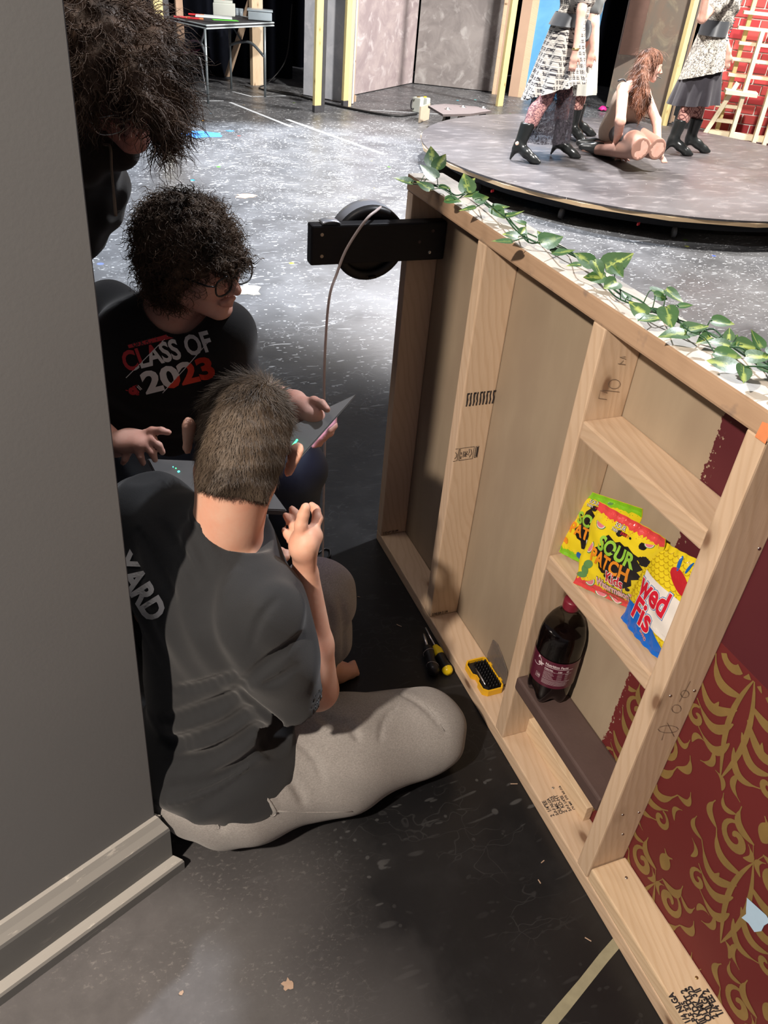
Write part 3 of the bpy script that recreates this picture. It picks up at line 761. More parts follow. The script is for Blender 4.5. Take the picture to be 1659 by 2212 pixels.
def head_shape(S, C, B, sc=1., ear_out=.35, ears=True, nose=1.):
    L = lambda x, y, z: C+B@Vector((x, y, z))*sc
    A = np.array(B)
    S.ell(L(0, -.014, .030), (.074*sc, .094*sc, .085*sc), A, .0)
    S.ell(L(0, .024, -.020), (.060*sc, .062*sc, .084*sc), A, .025)
    for s_ in (1, -1):
        S.cap(L(.046*s_, .002, -.052), L(.012*s_, .062, -.092), .024*sc, .019*sc, .02)
        S.ell(L(.041*s_, .054, -.022), (.021*sc, .020*sc, .020*sc), A, .02)
    S.ell(L(0, .070, -.092), (.019*sc, .015*sc, .015*sc), A, .014)
    S.cap(L(-.032, .074, .024), L(.032, .074, .024), .013*sc, None, .014)
    for s_ in (1, -1):
        S.ell(L(.031*s_, .098, .004), (.017*sc, .014*sc, .013*sc), A, .010, 'cut')
        S.ell(L(.031*s_, .074, .003), (.0135*sc, .0135*sc, .0125*sc), A, .003)
    S.cap(L(0, .083, .014), L(0, .110*nose, -.028), .0075*sc, .0115*sc, .010)
    for s_ in (1, -1): S.ell(L(.012*s_, .098, -.033), (.0075*sc, .009*sc, .007*sc), A, .005)
    S.ch([L(-.022, .082, -.060), L(-.008, .092, -.056), L(.008, .092, -.056), L(.022, .082, -.060)], [.004*sc, .0062*sc, .0062*sc, .004*sc], .006)
    S.ch([L(-.020, .081, -.066), L(0, .090, -.069), L(.020, .081, -.066)], [.004*sc, .007*sc, .004*sc], .005)
    if ears:
        for s_ in (1, -1):
            f = Vector((ear_out*s_, -1, 0)).normalized(); ec = L(.080*s_+ear_out*.012*s_, -.012, -.008)
            n_ = B@Vector((s_*1., ear_out, 0)).normalized()          # ear plate normal
            S.cap(ec+B@Vector((.004*s_, -.010, .014))*sc, ec+B@Vector((0, .004, -.018))*sc, .0185*sc, .012*sc, .006, 'add', (n_, 2.3))
            S.ell(ec+n_*.010*sc+B@Vector((0, .002, .002))*sc, (.012*sc, .012*sc, .019*sc), A, .004, 'cut')
def fingers(S, chains, k=.0035):
    for pts, r in chains:
        n = len(pts); rs = [r*(1.08-.30*i/(n-1)) for i in range(n)]
        S.ch(pts, rs, k)
        for i in range(1, n-1): S.ell(pts[i], (rs[i]*1.06,)*3, None, .002)
def PT(l, t=None): return [px(*p) if len(p) == 3 else px(p[0], p[1], t) for p in l]

# ---------------------------------------------------------------- hair
def strands(name, roots, normals, flows, length, width, mat, parent, curl=0., curls=2.5, seg=7, lift=.35, seed=1, jitter=.4, kind='tube', grav=0., label=None):
    rng = np.random.default_rng(seed); VV, FF = [], []; base = 0
    ns = 3 if kind == 'tube' else 2
    for i in range(len(roots)):
        p = np.array(roots[i], float); n = np.array(normals[i], float); f = np.array(flows[i], float)
        f = f-n*(f@n); f = f/(np.linalg.norm(f)+1e-9); f = f+rng.normal(0, jitter, 3)*.6; f /= np.linalg.norm(f)
        L = length*rng.uniform(.65, 1.2); d = f*(1-lift)+n*lift*rng.uniform(.4, 1.5); d /= np.linalg.norm(d)
        s_ = np.cross(d, n); s_ = s_/(np.linalg.norm(s_)+1e-9); q = np.cross(s_, d); ph = rng.uniform(0, 6.28); cr_ = curl*rng.uniform(.5, 1.3); cw = curls*rng.uniform(.7, 1.3)
        pos = p.copy(); st = L/seg
        for j in range(seg+1):
            t = j/seg
            c = pos+(s_*math.cos(ph+cw*6.28*t)+q*math.sin(ph+cw*6.28*t))*cr_*min(1, t*3)
            w_ = width*(1-.75*t)
            if kind == 'tube':
                for k in range(3):
                    a = 2.094*k; VV.append(c+(s_*math.cos(a)+q*math.sin(a))*w_)
            else:
                VV.append(c-s_*w_); VV.append(c+s_*w_)
            if j:
                b0 = base+(j-1)*ns
                if kind == 'tube':
                    for k in range(3): FF.append((b0+k, b0+(k+1) % 3, b0+3+(k+1) % 3, b0+3+k))
                else: FF.append((b0, b0+1, b0+3, b0+2))
            d2 = d-n*lift*.9*t+np.array((0, 0, -grav))*t; d2 /= np.linalg.norm(d2); pos = pos+d2*st
        base += (seg+1)*ns
    o = obj(name, mesh(name, VV, FF, True), mat, parent, label=label); return o
def sample_faces(me, n, seed=1, cond=None):
    rng = np.random.default_rng(seed); k = len(me.polygons)
    c = np.zeros(k*3, np.float32); me.polygons.foreach_get('center', c); c = c.reshape(-1, 3)
    nr = np.zeros(k*3, np.float32); me.polygons.foreach_get('normal', nr); nr = nr.reshape(-1, 3)
    if cond is not None:
        m = cond(c, nr); c, nr = c[m], nr[m]
    j = rng.integers(0, len(c), n); return c[j]+rng.normal(0, .0015, (n, 3)), nr[j]
def hair_material(name, c1, c2, rough=.52):
    g = N(name); p = g.pos(); a = g.noise(g.map(p, (1, 1, .5)), 60, 4, .6); b = g.noise(p, 9, 2)
    c = g.mix(a, c1, c2); c = g.mix(g.mr(b, .45, .7), c, tuple(x*.55 for x in c1))
    g.bump(g.noise(p, 220, 3), .6, .002)
    return g.done(c, rough, 0, .28)
def skin_material(name, c, red=.0, var=.12):
    g = N(name); p = g.pos(); n_ = g.noise(p, 22, 4); m_ = g.noise(p, 140, 3)
    a = g.mix(g.mr(n_, .35, .7), c, (c[0]*.97, c[1]*.80, c[2]*.76)); a = g.mix(g.math('MULTIPLY', m_, .25), a, (c[0]*.8, c[1]*.62, c[2]*.58))
    g.bump(g.math('ADD', g.noise(p, 420, 2), g.math('MULTIPLY', n_, .5)), .12, .0008)
    return g.done(a, .52, 0, .4, Subsurface_Weight=.12, Subsurface_Radius=(.012, .005, .003), Subsurface_Scale=1.)
def cloth_material(name, c, var=.25, weave=900, bump=.25, heather=0., rough=.9, fold=0.):
    g = N(name); p = g.pos()
    a = g.mix(g.noise(p, 14, 4), tuple(x*(1-var) for x in c), tuple(x*(1+var) for x in c))
    if heather: a = g.mix(g.math('MULTIPLY', g.mr(g.noise(g.map(p, (1, 1, 2.2)), 260, 3, .7), .35, .7), heather), a, tuple(min(1, x*1.8) for x in c))
    h = g.noise(p, weave, 2)
    if fold: h = g.math('MULTIPLY_ADD', g.noise(p, 22, 3, .5, 1.2), fold, h)
    g.bump(h, bump, .0015)
    return g.done(a, rough, 0, .25, Sheen_Weight=.15)
M['skin_a'] = skin_material('skin_fair', (.72, .44, .32)); M['skin_b'] = skin_material('skin_pale', (.66, .40, .33)); M['skin_c'] = skin_material('skin_pale_pink', (.56, .30, .27))
M['tee_black'] = cloth_material('black_jersey', (.022, .0235, .026), .2, fold=.0, bump=.35)
M['tee_black2'] = cloth_material('black_cotton', (.010, .010, .011), .2, bump=.3)
M['grey_sweat'] = cloth_material('heather_grey_fleece', (.235, .225, .215), .10, 700, .35, heather=.6)
M['jeans'] = cloth_material('blue_denim', (.045, .062, .085), .35, 900, .3)
M['hair_short'] = hair_material('short_brown_hair', (.055, .040, .029), (.130, .098, .070), .55)
M['hair_curly'] = hair_material('curly_dark_brown_hair', (.038, .025, .017), (.21, .14, .095))
M['hair_long'] = hair_material('wavy_brown_hair', (.045, .028, .020), (.22, .14, .095))
M['lens'] = None
def glass_mat(name, col, rough=.02, alpha=.12):
    g = N(name); return g.done(col, rough, 0, .5, Transmission_Weight=1., IOR=1.1, Alpha=1.)
M['lens'] = glass_mat('spectacle_lens', (.95, .97, 1.))

def spectacles(name, C, B, sc, mat, parent, w=.0022, drop=0., label=None):
    """rims, bridge and temples in the head's frame; one part, lenses its children"""
    L = lambda x, y, z: C+B@Vector((x, y, z+drop))*sc
    parts = []
    rim = lambda s_: [L(s_*(.034+.026*math.copysign(abs(math.cos(a))**.6, math.cos(a))), .102-.004*abs(math.cos(a)), -.001+.019*math.copysign(abs(math.sin(a))**.7, math.sin(a))) for a in [k/20*6.2832 for k in range(21)]]
    for s_ in (1, -1): parts.append(ring_tube(rim(s_), w, 6))
    parts.append(ring_tube([L(-.009, .101, .006), L(0, .106, .009), L(.009, .101, .006)], w, 6))
    for s_ in (1, -1): parts.append(ring_tube([L(s_*.060, .099, .006), L(s_*.070, .085, .007), L(s_*.079, .0, .008), L(s_*.080, -.02, -.012)], w, 6))
    v, f = merge(parts); o = obj(name, mesh(name, v, f, True), mat, parent, label=label)
    for s_ in (1, -1):
        r = rim(s_)[:-1]; me = mesh('lens', r, [tuple(range(len(r)))]); l = obj('lens', me, M['lens'], None)
        l.parent = o; l.matrix_parent_inverse = o_inv(o)
    return o
def o_inv(o):
    """inverse of a part's own world matrix (parts are built in world coordinates under an Empty)"""
    if o.parent is None: return Matrix.Translation(-o.location)
    return (Matrix.Translation(WLOC.get(o.parent.name, Vector()))@o.matrix_parent_inverse@Matrix.Translation(o.location)).inverted()
# ================================================================== PERSON SITTING WITH HIS BACK TO US
def person_sitting_back():
    root = thing('person', fl(470, 1700), 'person seen from behind sitting on floor, cropped brown hair, black T-shirt, grey sweatpants', 'person')
    Hc = px(521, 966, 1.395); HB = basis(cdir(-.30, -.10, .93)+Vector((0, 0, -.22)), cdir(.10, .93, .42))
    nb = V(.205, 1.155, .735)
    shR, shL = px(574, 1312, 1.39), px(322, 1108, 1.50)
    elR, wrR = px(686, 1490, 1.60), px(659, 1240, 1.48)
    elL, wrL = V(.17, 1.46, .46), px(548, 1218, 1.70)
    lo = (-.08, .78, -.005); hi = (.86, 1.66, 1.02)
    # --- skin: one continuous body
    S = SDF(lo, hi, .0042)
    head_shape(S, Hc, HB, 1.0, .75)
    S.cap(Hc+HB@V(0, -.030, -.055), nb+V(.0, .0, -.01), .060, .066, .03)
    S.cap(nb-V(0, 0, .03), V(.19, 1.14, .45), .06, .10, .03); S.cap(V(.19, 1.14, .45), V(.16, 1.13, .14), .10, .11, .05)
    S.cap(nb-V(0, 0, .04), shR, .045, .048, .02); S.cap(nb-V(0, 0, .04), shL, .045, .048, .02)
    S.ch([shR, elR], [.048, .041], .02); S.ch([elR, elR*.6+wrR*.4, wrR], [.041, .040, .0255], .012)
    S.ch([shL, elL], [.048, .040], .02); S.ch([elL, elL*.6+wrL*.4, wrL], [.038, .037, .026], .012)
    # right hand: raised, seen from the thumb side
    tn = 1.425
    pal = px(655, 1165, tn); n_pal = cdir(.95, 0, .3)
    S.cap(wrR, px(656, 1172, 1.43), .025, .031, .012, flat=(cdir(.75, 0, .65), 1.35))
    S.cap(px(652, 1185, 1.43), px(676, 1158, 1.44), .023, .019, .012)
    fingers(S, [(PT([(648, 1170, 1.425), (650, 1135, 1.41), (655, 1113, 1.405), (661, 1096, 1.40)]), .0120),      # thumb nearest
                (PT([(676, 1150, 1.44), (686, 1120, 1.45), (682, 1101, 1.455), (673, 1092, 1.46)]), .0098),
                (PT([(650, 1158, 1.46), (650, 1128, 1.475), (641, 1112, 1.485), (631, 1100, 1.49)]), .0095),
                (PT([(641, 1165, 1.46), (637, 1140, 1.475), (626, 1124, 1.48), (617, 1114, 1.485)]), .0090),
                (PT([(640, 1180, 1.45), (630, 1168, 1.46), (621, 1156, 1.47), (614, 1146, 1.475)]), .0084)])
    # left hand reaching over the cables, palm up
    S.cap(wrL, px(575, 1212, 1.70), .026, .034, .012, flat=(V(0, 0, 1), 1.5))
    fingers(S, [(PT([(578, 1196, 1.70), (592, 1190, 1.705), (606, 1190, 1.71), (612, 1191, 1.715)]), .0095),
                (PT([(584, 1206, 1.70), (602, 1198, 1.70), (614, 1195, 1.70), (622, 1194, 1.70)]), .0098),
                (PT([(586, 1216, 1.69), (604, 1210, 1.69), (614, 1206, 1.69), (620, 1203, 1.69)]), .0095),
                (PT([(582, 1226, 1.68), (596, 1224, 1.68), (604, 1222, 1.68), (609, 1220, 1.68)]), .0085),
                (PT([(562, 1190, 1.70), (560, 1176, 1.71), (556, 1164, 1.72)]), .0105)])
    # legs run inside the trousers down to bare feet
    hR, hL = V(.20, 1.06, .135), V(.15, 1.25, .15)
    kR, kL = V(.642, 1.09, .105), px(684, 1290, 1.84)
    aR, aL = V(.46, 1.24, .06), fl(694, 1448, .07)
    for h_, k_, a_ in ((hR, kR, aR), (hL, kL, aL)):
        S.cap(h_, k_, .075, .052, .03); S.cap(k_, a_, .05, .034, .02)
    S.ch([aL, fl(728, 1452, .030), fl(756, 1450, .020)], [.033, .030, .022], .012)
    for q in range(5): S.cap(fl(756, 1456-5*q, .016), fl(772-2*q, 1455-6*q, .012), .0085, .0075, .003)
    S.ch([aR, V(.40, 1.30, .03)], [.032, .026], .012)
    body = obj('body', S.mesh('body'), M['skin_a'], root, label='fair skinned head, neck and bare forearms')
    # --- T-shirt
    T = SDF((-.1, .84, .02), (.55, 1.55, .80), .0048)
    fw = Vector((.80, .58, 0)).normalized(); lat = Vector((fw.y, -fw.x, 0))      # towards his right side
    RT = np.array(Matrix(((lat.x, fw.x, 0), (lat.y, fw.y, 0), (0, 0, 1))))
    T.ell(V(.190, 1.150, .55), (.172, .130, .200), RT, 0); T.ell(V(.180, 1.140, .36), (.178, .135, .20), RT, .06); T.ell(V(.160, 1.125, .185), (.200, .168, .115), RT, .06)
    T.cap(nb+V(.0, .005, -.040), shR+V(-.012, 0, -.014), .066, .064, .05); T.cap(nb+V(0, .005, -.030), shL+V(0, 0, -.008), .072, .068, .07)
    T.cap(shR*.75+shL*.25+V(0, 0, -.10), shL*.8+shR*.2+V(0, 0, -.08), .090, .095, .08)
    slv = px(626, 1498, 1.52)
    T.ch([shR, shR*.5+slv*.5+V(-.008, -.005, 0), slv], [.066, .066, .064], .05)
    T.ch([shL, shL*.1+elL*.9], [.068, .066], .05)
    nk0 = (Hc+HB@V(0, -.03, -.055)-nb).normalized(); T.cap(nb-V(0, 0, .03), nb+nk0*.052, .088, .071, .03)
    # open sleeve mouth and collar
    ax_ = (slv-shR).normalized(); RS = np.array(frame_of(ax_)); T.ell(slv+ax_*.105, (.090, .088, .088), RS, .004, 'cut'); T.cap(slv-ax_*.02, slv+ax_*.06, .056, .06, .004, 'cut')
    T.plane(px(0,0,0), (0,0,0)) if False else None
    rr = SDF  # keep name short
    nk = (Hc+HB@V(0, -.03, -.055)-nb).normalized()
    RK = np.array(frame_of(nk)); T.ell(nb+nk*.104+CR*.030-CU*.010, (.100, .088, .088), RK, .008, 'cut')
    
    # folds: soft ridges sweeping from the armpit and gathered round the waist
    def P_(x, y, t): return px(x, y, t)
    rng = random.Random(4)
    for a, b, c, r in [((500, 1500, 1.36), (430, 1540, 1.40), (360, 1550, 1.44), .016), ((520, 1530, 1.38), (440, 1585, 1.42), (370, 1600, 1.45), .018), ((540, 1560, 1.42), (470, 1625, 1.44), (380, 1650, 1.47), .018),
                       ((560, 1590, 1.44), (500, 1655, 1.46), (400, 1690, 1.48), .018), ((575, 1615, 1.47), (520, 1680, 1.50), (420, 1725, 1.53), .016), ((480, 1480, 1.34), (420, 1490, 1.37), (360, 1500, 1.41), .012)]:
        pass
    def rip(x, y, z):
        u = x*lat.x+y*lat.y; v_ = x*fw.x+y*fw.y
        low = np.clip((.42-z)/.25, 0, 1); hi_ = np.clip((z-.50)/.15, 0, 1)
        return low*.003*np.sin(z*70-u*50+1.6*np.sin(u*21+v_*9))+.0012*np.sin(z*40+x*25+y*19)+hi_*.0035*np.sin((u*1.0+z*.6)*75+1.5*np.sin(v_*20))
    T.ripple(rip)
    creases(T, T.mesh('pre'), [([(528, 1488), (470, 1520), (400, 1545), (350, 1560)], .012), ([(540, 1530), (480, 1575), (400, 1600), (350, 1604)], .013), ([(560, 1565), (500, 1612), (430, 1640), (360, 1650)], .014), ([(580, 1595), (530, 1650), (450, 1692), (360, 1706)], .013),
        ([(505, 1455), (440, 1480), (380, 1490)], .009),
        ([(512, 1488), (560, 1448), (610, 1410), (655, 1372)], .010), ([(515, 1492), (560, 1532), (610, 1572)], .010), ([(400, 1120), (425, 1165), (450, 1225)], .010), ([(350, 1130), (385, 1190), (425, 1260)], .010), ([(300, 1150), (335, 1220), (375, 1290)], .010), ([(430, 1140), (470, 1185), (520, 1225)], .006), ([(600, 1290), (560, 1340), (540, 1400)], .006), ([(640, 1440), (600, 1470), (570, 1480)], .007), ([(335, 1740), (400, 1728), (470, 1700), (540, 1655)], -.006)])
    tee = obj('t_shirt', T.mesh('t_shirt'), M['tee_black'], root, label='charcoal black short-sleeved T-shirt')
    # collar band
    ring = []
    bt = bvh_of(tee)
    # --- sweatpants
    Pn = SDF((-.08, .84, -.004), (.86, 1.60, .56), .0055)
    Pn.ell(V(.155, 1.125, .125), (.195, .165, .125), RT, 0)
    Pn.ch([hR+V(0, 0, .0), V(.42, 1.075, .125), kR], [.125, .125, .100], .05)
    Pn.cap(kR, aR+V(.03, -.02, .0), .094, .058, .04)
    Pn.ch([hL, hL*.5+kL*.5, kL], [.118, .102, .084], .05); Pn.ch([kL, kL*.5+aL*.5, aL+V(-.012, .01, .03)], [.084, .074, .058], .04)
    for a, b, r in [((560, 1600, 1.60), (590, 1700, 1.62), .012), ((530, 1690, 1.62), (590, 1760, 1.66), .014), ((500, 1740, 1.62), (470, 1790, 1.66), .012), ((690, 1560, 1.66), (650, 1620, 1.60), .010), ((880, 1500, 1.82), (960, 1560, 1.84), .010)]:
        pass
    Pn.ripple(lambda x, y, z: .0022*np.sin(x*60+z*30+2*np.sin(y*22))*np.clip((.5-x)/.3, 0, 1)+.0018*np.sin(x*34+y*45+z*50))
    Pn.plane((0, 0, .001), (0, 0, -1))
    creases(Pn, Pn.mesh('pre'), [([(590, 1570), (575, 1610), (580, 1650), (590, 1690)], .012), ([(560, 1625), (555, 1660), (535, 1690)], .012), ([(540, 1670), (530, 1710), (500, 1740)], .010), ([(520, 1675), (545, 1680), (570, 1710), (598, 1752)], -.008), ([(505, 1700), (490, 1740), (475, 1770)], .010),
        ([(690, 1545), (720, 1560), (760, 1560)], .010), ([(740, 1555), (765, 1580), (775, 1600)], .007), ([(800, 1490), (860, 1496), (920, 1530), (965, 1585)], .007), ([(600, 1650), (640, 1700), (660, 1740)], .008), ([(640, 1600), (680, 1640), (700, 1690)], .006), ([(860, 1520), (830, 1560), (820, 1600)], .006), ([(455, 1735), (475, 1770), (480, 1795)], .008), ([(700, 1290), (712, 1350), (716, 1420)], .008), ([(735, 1290), (745, 1350), (742, 1420)], .008), ([(680, 1380), (690, 1440), (720, 1480)], .008), ([(440, 1752), (480, 1745), (520, 1752)], .006)])
    pants = obj('sweatpants', Pn.mesh('sweatpants'), M['grey_sweat'], root, label='heather grey sweatpants')
    bp = bvh_of(pants)
    def seam(pts, r, name='seam', m='grey_sweat'):
        q = []
        for x, y in pts:
            p, n, i, d = bp.ray_cast(CAM, ray(x, y).normalized(), 4)
            if p is not None: q.append(p+n*.0005)
        if len(q) > 2: obj(name, mesh(name, *ring_tube(spline(q, 3), r, 5), True), M[m], root)
    seam([(520, 1672), (545, 1684), (565, 1708), (585, 1735), (598, 1756)], .0032)
    seam([(515, 1755), (545, 1757), (575, 1755), (590, 1763), (600, 1752)], .0016)
    seam([(600, 1752), (680, 1755), (760, 1752), (840, 1742), (905, 1727)], .0016)
    seam([(462, 1772), (473, 1790), (430, 1790)], .0014); seam([(810, 1483), (870, 1490), (920, 1525), (960, 1580)], .0020)
    # --- hair: cropped shell plus fine short strands
    Hh = SDF(Hc-V(.13, .13, .13), Hc+V(.13, .13, .15), .0035)
    A = np.array(HB); L = lambda x, y, z: Hc+HB@Vector((x, y, z))
    Hh.ell(L(0, -.014, .030), (.0795, .1000, .0925), A, 0); Hh.ell(L(0, -.030, -.025), (.0700, .0720, .0700), A, .03); Hh.cap(L(0, -.030, -.05), L(0, -.034, -.13), .066, .060, .02)
    Hh.plane(L(0, .055, .02), HB@V(0, 1, -.55), .01); Hh.plane(L(0, -.02, -.098), HB@V(0, .30, -1), .008)
    for s_ in (1, -1): Hh.ell(L(s_*.083, .004, -.022), (.022, .024, .036), A, .01, 'cut')
    Hh.ripple(lambda x, y, z: .0011*np.sin(x*170+3*np.sin(y*90))+.0011*np.sin(z*150+y*120))
    hair = obj('hair', Hh.mesh('hair'), M['hair_short'], root, label='short cropped brown hair')
    cr_ = L(.018, -.075, .085)
    r_, n_ = sample_faces(hair.data, 15000, 3)
    loc = (r_-np.array(Hc))@A; topk = np.clip((loc[:, 2]-.0)/.10, 0, 1)
    fl_ = r_-np.array(cr_)
    m = topk > .45
    swirl = np.cross(n_, fl_)*.5
    strands('hair_strands', r_[~m], n_[~m], fl_[~m]+np.array((0, 0, -.05)), .010, .00045, M['hair_short'], root, seg=2, lift=.32, kind='blade', seed=5, jitter=.25)['kind'] = 'stuff'
    strands('hair_strands', r_[m], n_[m], (fl_+swirl)[m], .026, .0006, M['hair_short'], root, seg=3, lift=.30, kind='blade', seed=6, jitter=.35)['kind'] = 'stuff'
    # fringe sticking up at the far left
    e_, en = sample_faces(hair.data, 700, 8, lambda c, n: ((c-np.array(Hc))@A)[:, 1] > .02)
    strands('hair_strands', e_, en, np.tile(np.array(HB@V(-.5, .6, .5)), (700, 1)), .040, .0007, M['hair_short'], root, seg=4, lift=.5, kind='blade', seed=9, jitter=.4)['kind'] = 'stuff'
    p = Hc+HB@V(.083, -.004, -.030)
    v, f = lathe([(.0001, 0), (.0018, .0004), (.0022, .0018), (.0001, .0030)], p, HB@V(1, 0, 0), 8); obj('earring', mesh('earring', v, f, True), M['chrome'], root)
    # printed letters on the back of the shirt
    O = px(242, 1216, 1.30); U = cdir(.53, -.85, 0); Vv = cdir(.85, .53, 0)
    t = xf(text_tris('YARD', .052, .0022), .85, 1.0)
    wrap('shirt_print', t, M['white_ink'], pcaster(bt, O, U, Vv), root, .008, .0016, label='white capital letters on the upper back')
    return root
P1 = person_sitting_back()

# ================================================================== PERSON IN GLASSES AND CLASS T-SHIRT
def person_glasses():
    root = thing('person', V(.30, 2.05, 0), 'person with curly dark hair and glasses in black printed T-shirt, holding a laptop', 'person')
    Hc = px(424, 566, 1.74); HB = basis(cdir(.86, -.42, -.30), cdir(.02, .72, -.62)); A = np.array(HB)
    nb = px(372, 690, 1.90); shL, shR = px(484, 712, 1.86), px(236, 668, 2.00)
    elL, wrL = px(512, 838, 2.00), px(636, 868, 1.84); elR, wrR = px(170, 900, 1.93), px(250, 962, 1.72)
    pel = px(330, 955, 2.10)
    hpL, hpR = pel+CR*.09, pel-CR*.09
    lo = (-.22, 1.28, -.005); hi = (.86, 2.42, 1.30)
    S = SDF(lo, hi, .0046)
    head_shape(S, Hc, HB, 1.0, .2)
    S.cap(Hc+HB@V(0, -.030, -.060), nb, .054, .060, .03)
    S.cap(nb, nb*.5+pel*.5, .07, .095, .05); S.cap(nb*.5+pel*.5, pel, .095, .10, .05)
    S.cap(nb-V(0, 0, .05), shL, .045, .047, .02); S.cap(nb-V(0, 0, .05), shR, .045, .046, .02)
    S.ch([shL, elL, wrL], [.050, .040, .0265], .015); S.cap(elL, elL*.55+wrL*.45, .040, .037, .01)
    S.ch([shR, elR, wrR], [.050, .040, .027], .015)
    # left hand gripping the laptop edge from beneath
    th = 1.79
    S.ch(PT([(640, 868, 1.84), (655, 888, 1.80), (675, 905, 1.78)]), [.027, .036, .034], .014, flat=(cdir(.2, .8, .5), 1.35))
    fingers(S, [(PT([(690, 905, 1.79), (703, 925, 1.80), (700, 945, 1.785), (684, 952, 1.765)]), .0098),
                (PT([(700, 898, 1.79), (714, 915, 1.80), (713, 935, 1.785), (698, 943, 1.765)]), .0100),
                (PT([(700, 888, 1.79), (719, 902, 1.80), (721, 920, 1.785), (708, 931, 1.765)]), .0098),
                (PT([(682, 915, 1.79), (690, 938, 1.80), (690, 958, 1.785), (677, 963, 1.765)]), .0086),
                (PT([(662, 872, 1.79), (678, 866, 1.77), (695, 872, 1.755), (706, 884, 1.745)]), .0112)])
    # right hand hovering over the keyboard
    S.ch([wrR]+PT([(275, 952, 1.70), (300, 952, 1.69)]), [.027, .034, .032], .012, flat=(V(0, 0, 1), 1.6))
    fingers(S, [(PT([(305, 940, 1.69), (328, 931, 1.685), (348, 930, 1.68), (364, 934, 1.685)]), .0094),
                (PT([(308, 948, 1.69), (328, 950, 1.68), (343, 962, 1.68), (351, 977, 1.69)]), .0092),
                (PT([(300, 956, 1.69), (316, 962, 1.68), (328, 977, 1.68), (335, 993, 1.69)]), .0095),
                (PT([(288, 962, 1.69), (298, 972, 1.68), (304, 987, 1.68), (309, 1001, 1.69)]), .0090),
                (PT([(272, 966, 1.70), (274, 980, 1.69), (270, 992, 1.69), (266, 1000, 1.70)]), .0084)])
    kL, kR = px(640, 1010, 2.02), px(300, 1090, 1.90)
    aL, aR = V(kL.x+.02, kL.y+.10, .10), V(kR.x-.02, kR.y+.12, .10)
    for h_, k_, a_ in ((hpL, kL, aL), (hpR, kR, aR)): S.cap(h_, k_, .075, .055, .03); S.cap(k_, a_, .055, .036, .02); S.cap(a_, a_+V(.02, -.10, -.055), .035, .028, .02)
    obj('body', S.mesh('body'), M['skin_b'], root, label='pale skinned face, neck, arms and hands')
    # T-shirt
    fw = cdir(.40, -.05, -1.0); fw = Vector((fw.x, fw.y, 0)).normalized(); lat = Vector((fw.y, -fw.x, 0)); RT = np.array(Matrix(((lat.x, fw.x, 0), (lat.y, fw.y, 0), (0, 0, 1))))
    T = SDF((-.22, 1.50, .40), (.62, 2.36, 1.14), .005)
    mid = nb*.62+pel*.38
    T.ell(mid+V(0, 0, .0), (.200, .125, .20), RT, 0); T.ell(nb*.25+pel*.75, (.170, .125, .20), RT, .06)
    T.cap(nb+V(0, 0, -.05), shL+V(0, 0, -.012), .060, .066, .05); T.cap(nb+V(0, 0, -.045), shR+V(0, 0, -.008), .066, .070, .05)
    sl = shL*.42+elL*.58; ax_ = (elL-shL).normalized(); T.ch([shL, sl], [.068, .068], .03); T.cap(sl-ax_*.012, sl+ax_*.12, .057, .064, .004, 'cut')
    sl = shR*.42+elR*.58; T.ch([shR, sl], [.068, .066], .03)
    nk = (Hc+HB@V(0, -.03, -.06)-nb).normalized(); T.cap(nb+nk*.012, nb+nk*.16, .072, .082, .012, 'cut')
    T.plane(pel+V(0, 0, -.02), (0, 0, -1), .01)
    T.ripple(lambda x, y, z: np.clip((.80-z)/.15, 0, 1)*.0045*np.sin(z*85+x*30+2*np.sin(x*18+y*10))+.0018*np.sin(z*45+x*30+y*20))
    tee = obj('t_shirt', T.mesh('t_shirt'), M['tee_black2'], root, label='black T-shirt with red and white class print'); bt = bvh_of(tee)
    # print
    M['red_ink'] = plain('red_print', (.55, .035, .045), .6, 0, .1); M['redor_ink'] = plain('bright_red_print', (.80, .06, .03), .6, 0, .1)
    def corner(x, y): return px(x, y, 1.3)
    O = px(271, 800, 1.3); U = (px(462, 752, 1.3)-O).normalized(); Vv = (CU-U*CU.dot(U)).normalized(); Vv = (Vv*.995-U*.10).normalized()
    W_ = (px(462, 752, 1.3)-O).length; k = W_/1.0
    def put(t, m): wrap('shirt_print', t, M[m], pcaster(bt, O, U, Vv), root, .010, .0018)
    cls = text_tris('CLASS OF', .20, .006); wx = max(p[0] for p in cls[0]); cls = xf(cls, k/wx, k*1.55, 0, -.002)
    yr = text_tris('2023', .24, .010); wy = max(p[0] for p in yr[0]); yr = xf(yr, k*.80/wy, k*1.36, k*.13, -k*.30)
    # a diagonal slash splits the lettering: upper left part red, the rest white; lower right red again
    def split(t, side):
        bm = bmesh.new(); vs = [bm.verts.new((x, y, 0)) for x, y in t[0]]
        for f in t[1]:
            try: bm.faces.new([vs[i] for i in f])
            except ValueError: pass
        for (a, b, keep) in side:
            d = Vector((b[0]-a[0], b[1]-a[1], 0)); n_ = Vector((-d.y, d.x, 0)).normalized()*keep
            bmesh.ops.bisect_plane(bm, geom=bm.verts[:]+bm.edges[:]+bm.faces[:], plane_co=(a[0], a[1], 0), plane_no=n_, clear_outer=True)
        bm.verts.index_update(); r = [(v.co.x, v.co.y) for v in bm.verts], [tuple(v.index for v in f.verts) for f in bm.faces]; bm.free(); return r
    a1, b1 = (-.02*k, -.08*k), (.70*k, .33*k); a2, b2 = (.30*k, -.34*k), (1.0*k, .10*k)
    put(split(cls, [(a1, b1, -1)]), 'red_ink'); put(split(cls, [(a1, b1, 1)]), 'white_ink')
    put(split(yr, [(a2, b2, 1)]), 'redor_ink') if False else None
    put(split(yr, [(a2, b2, -1)]), 'white_ink'); put(split(yr, [(a2, b2, 1)]), 'redor_ink')
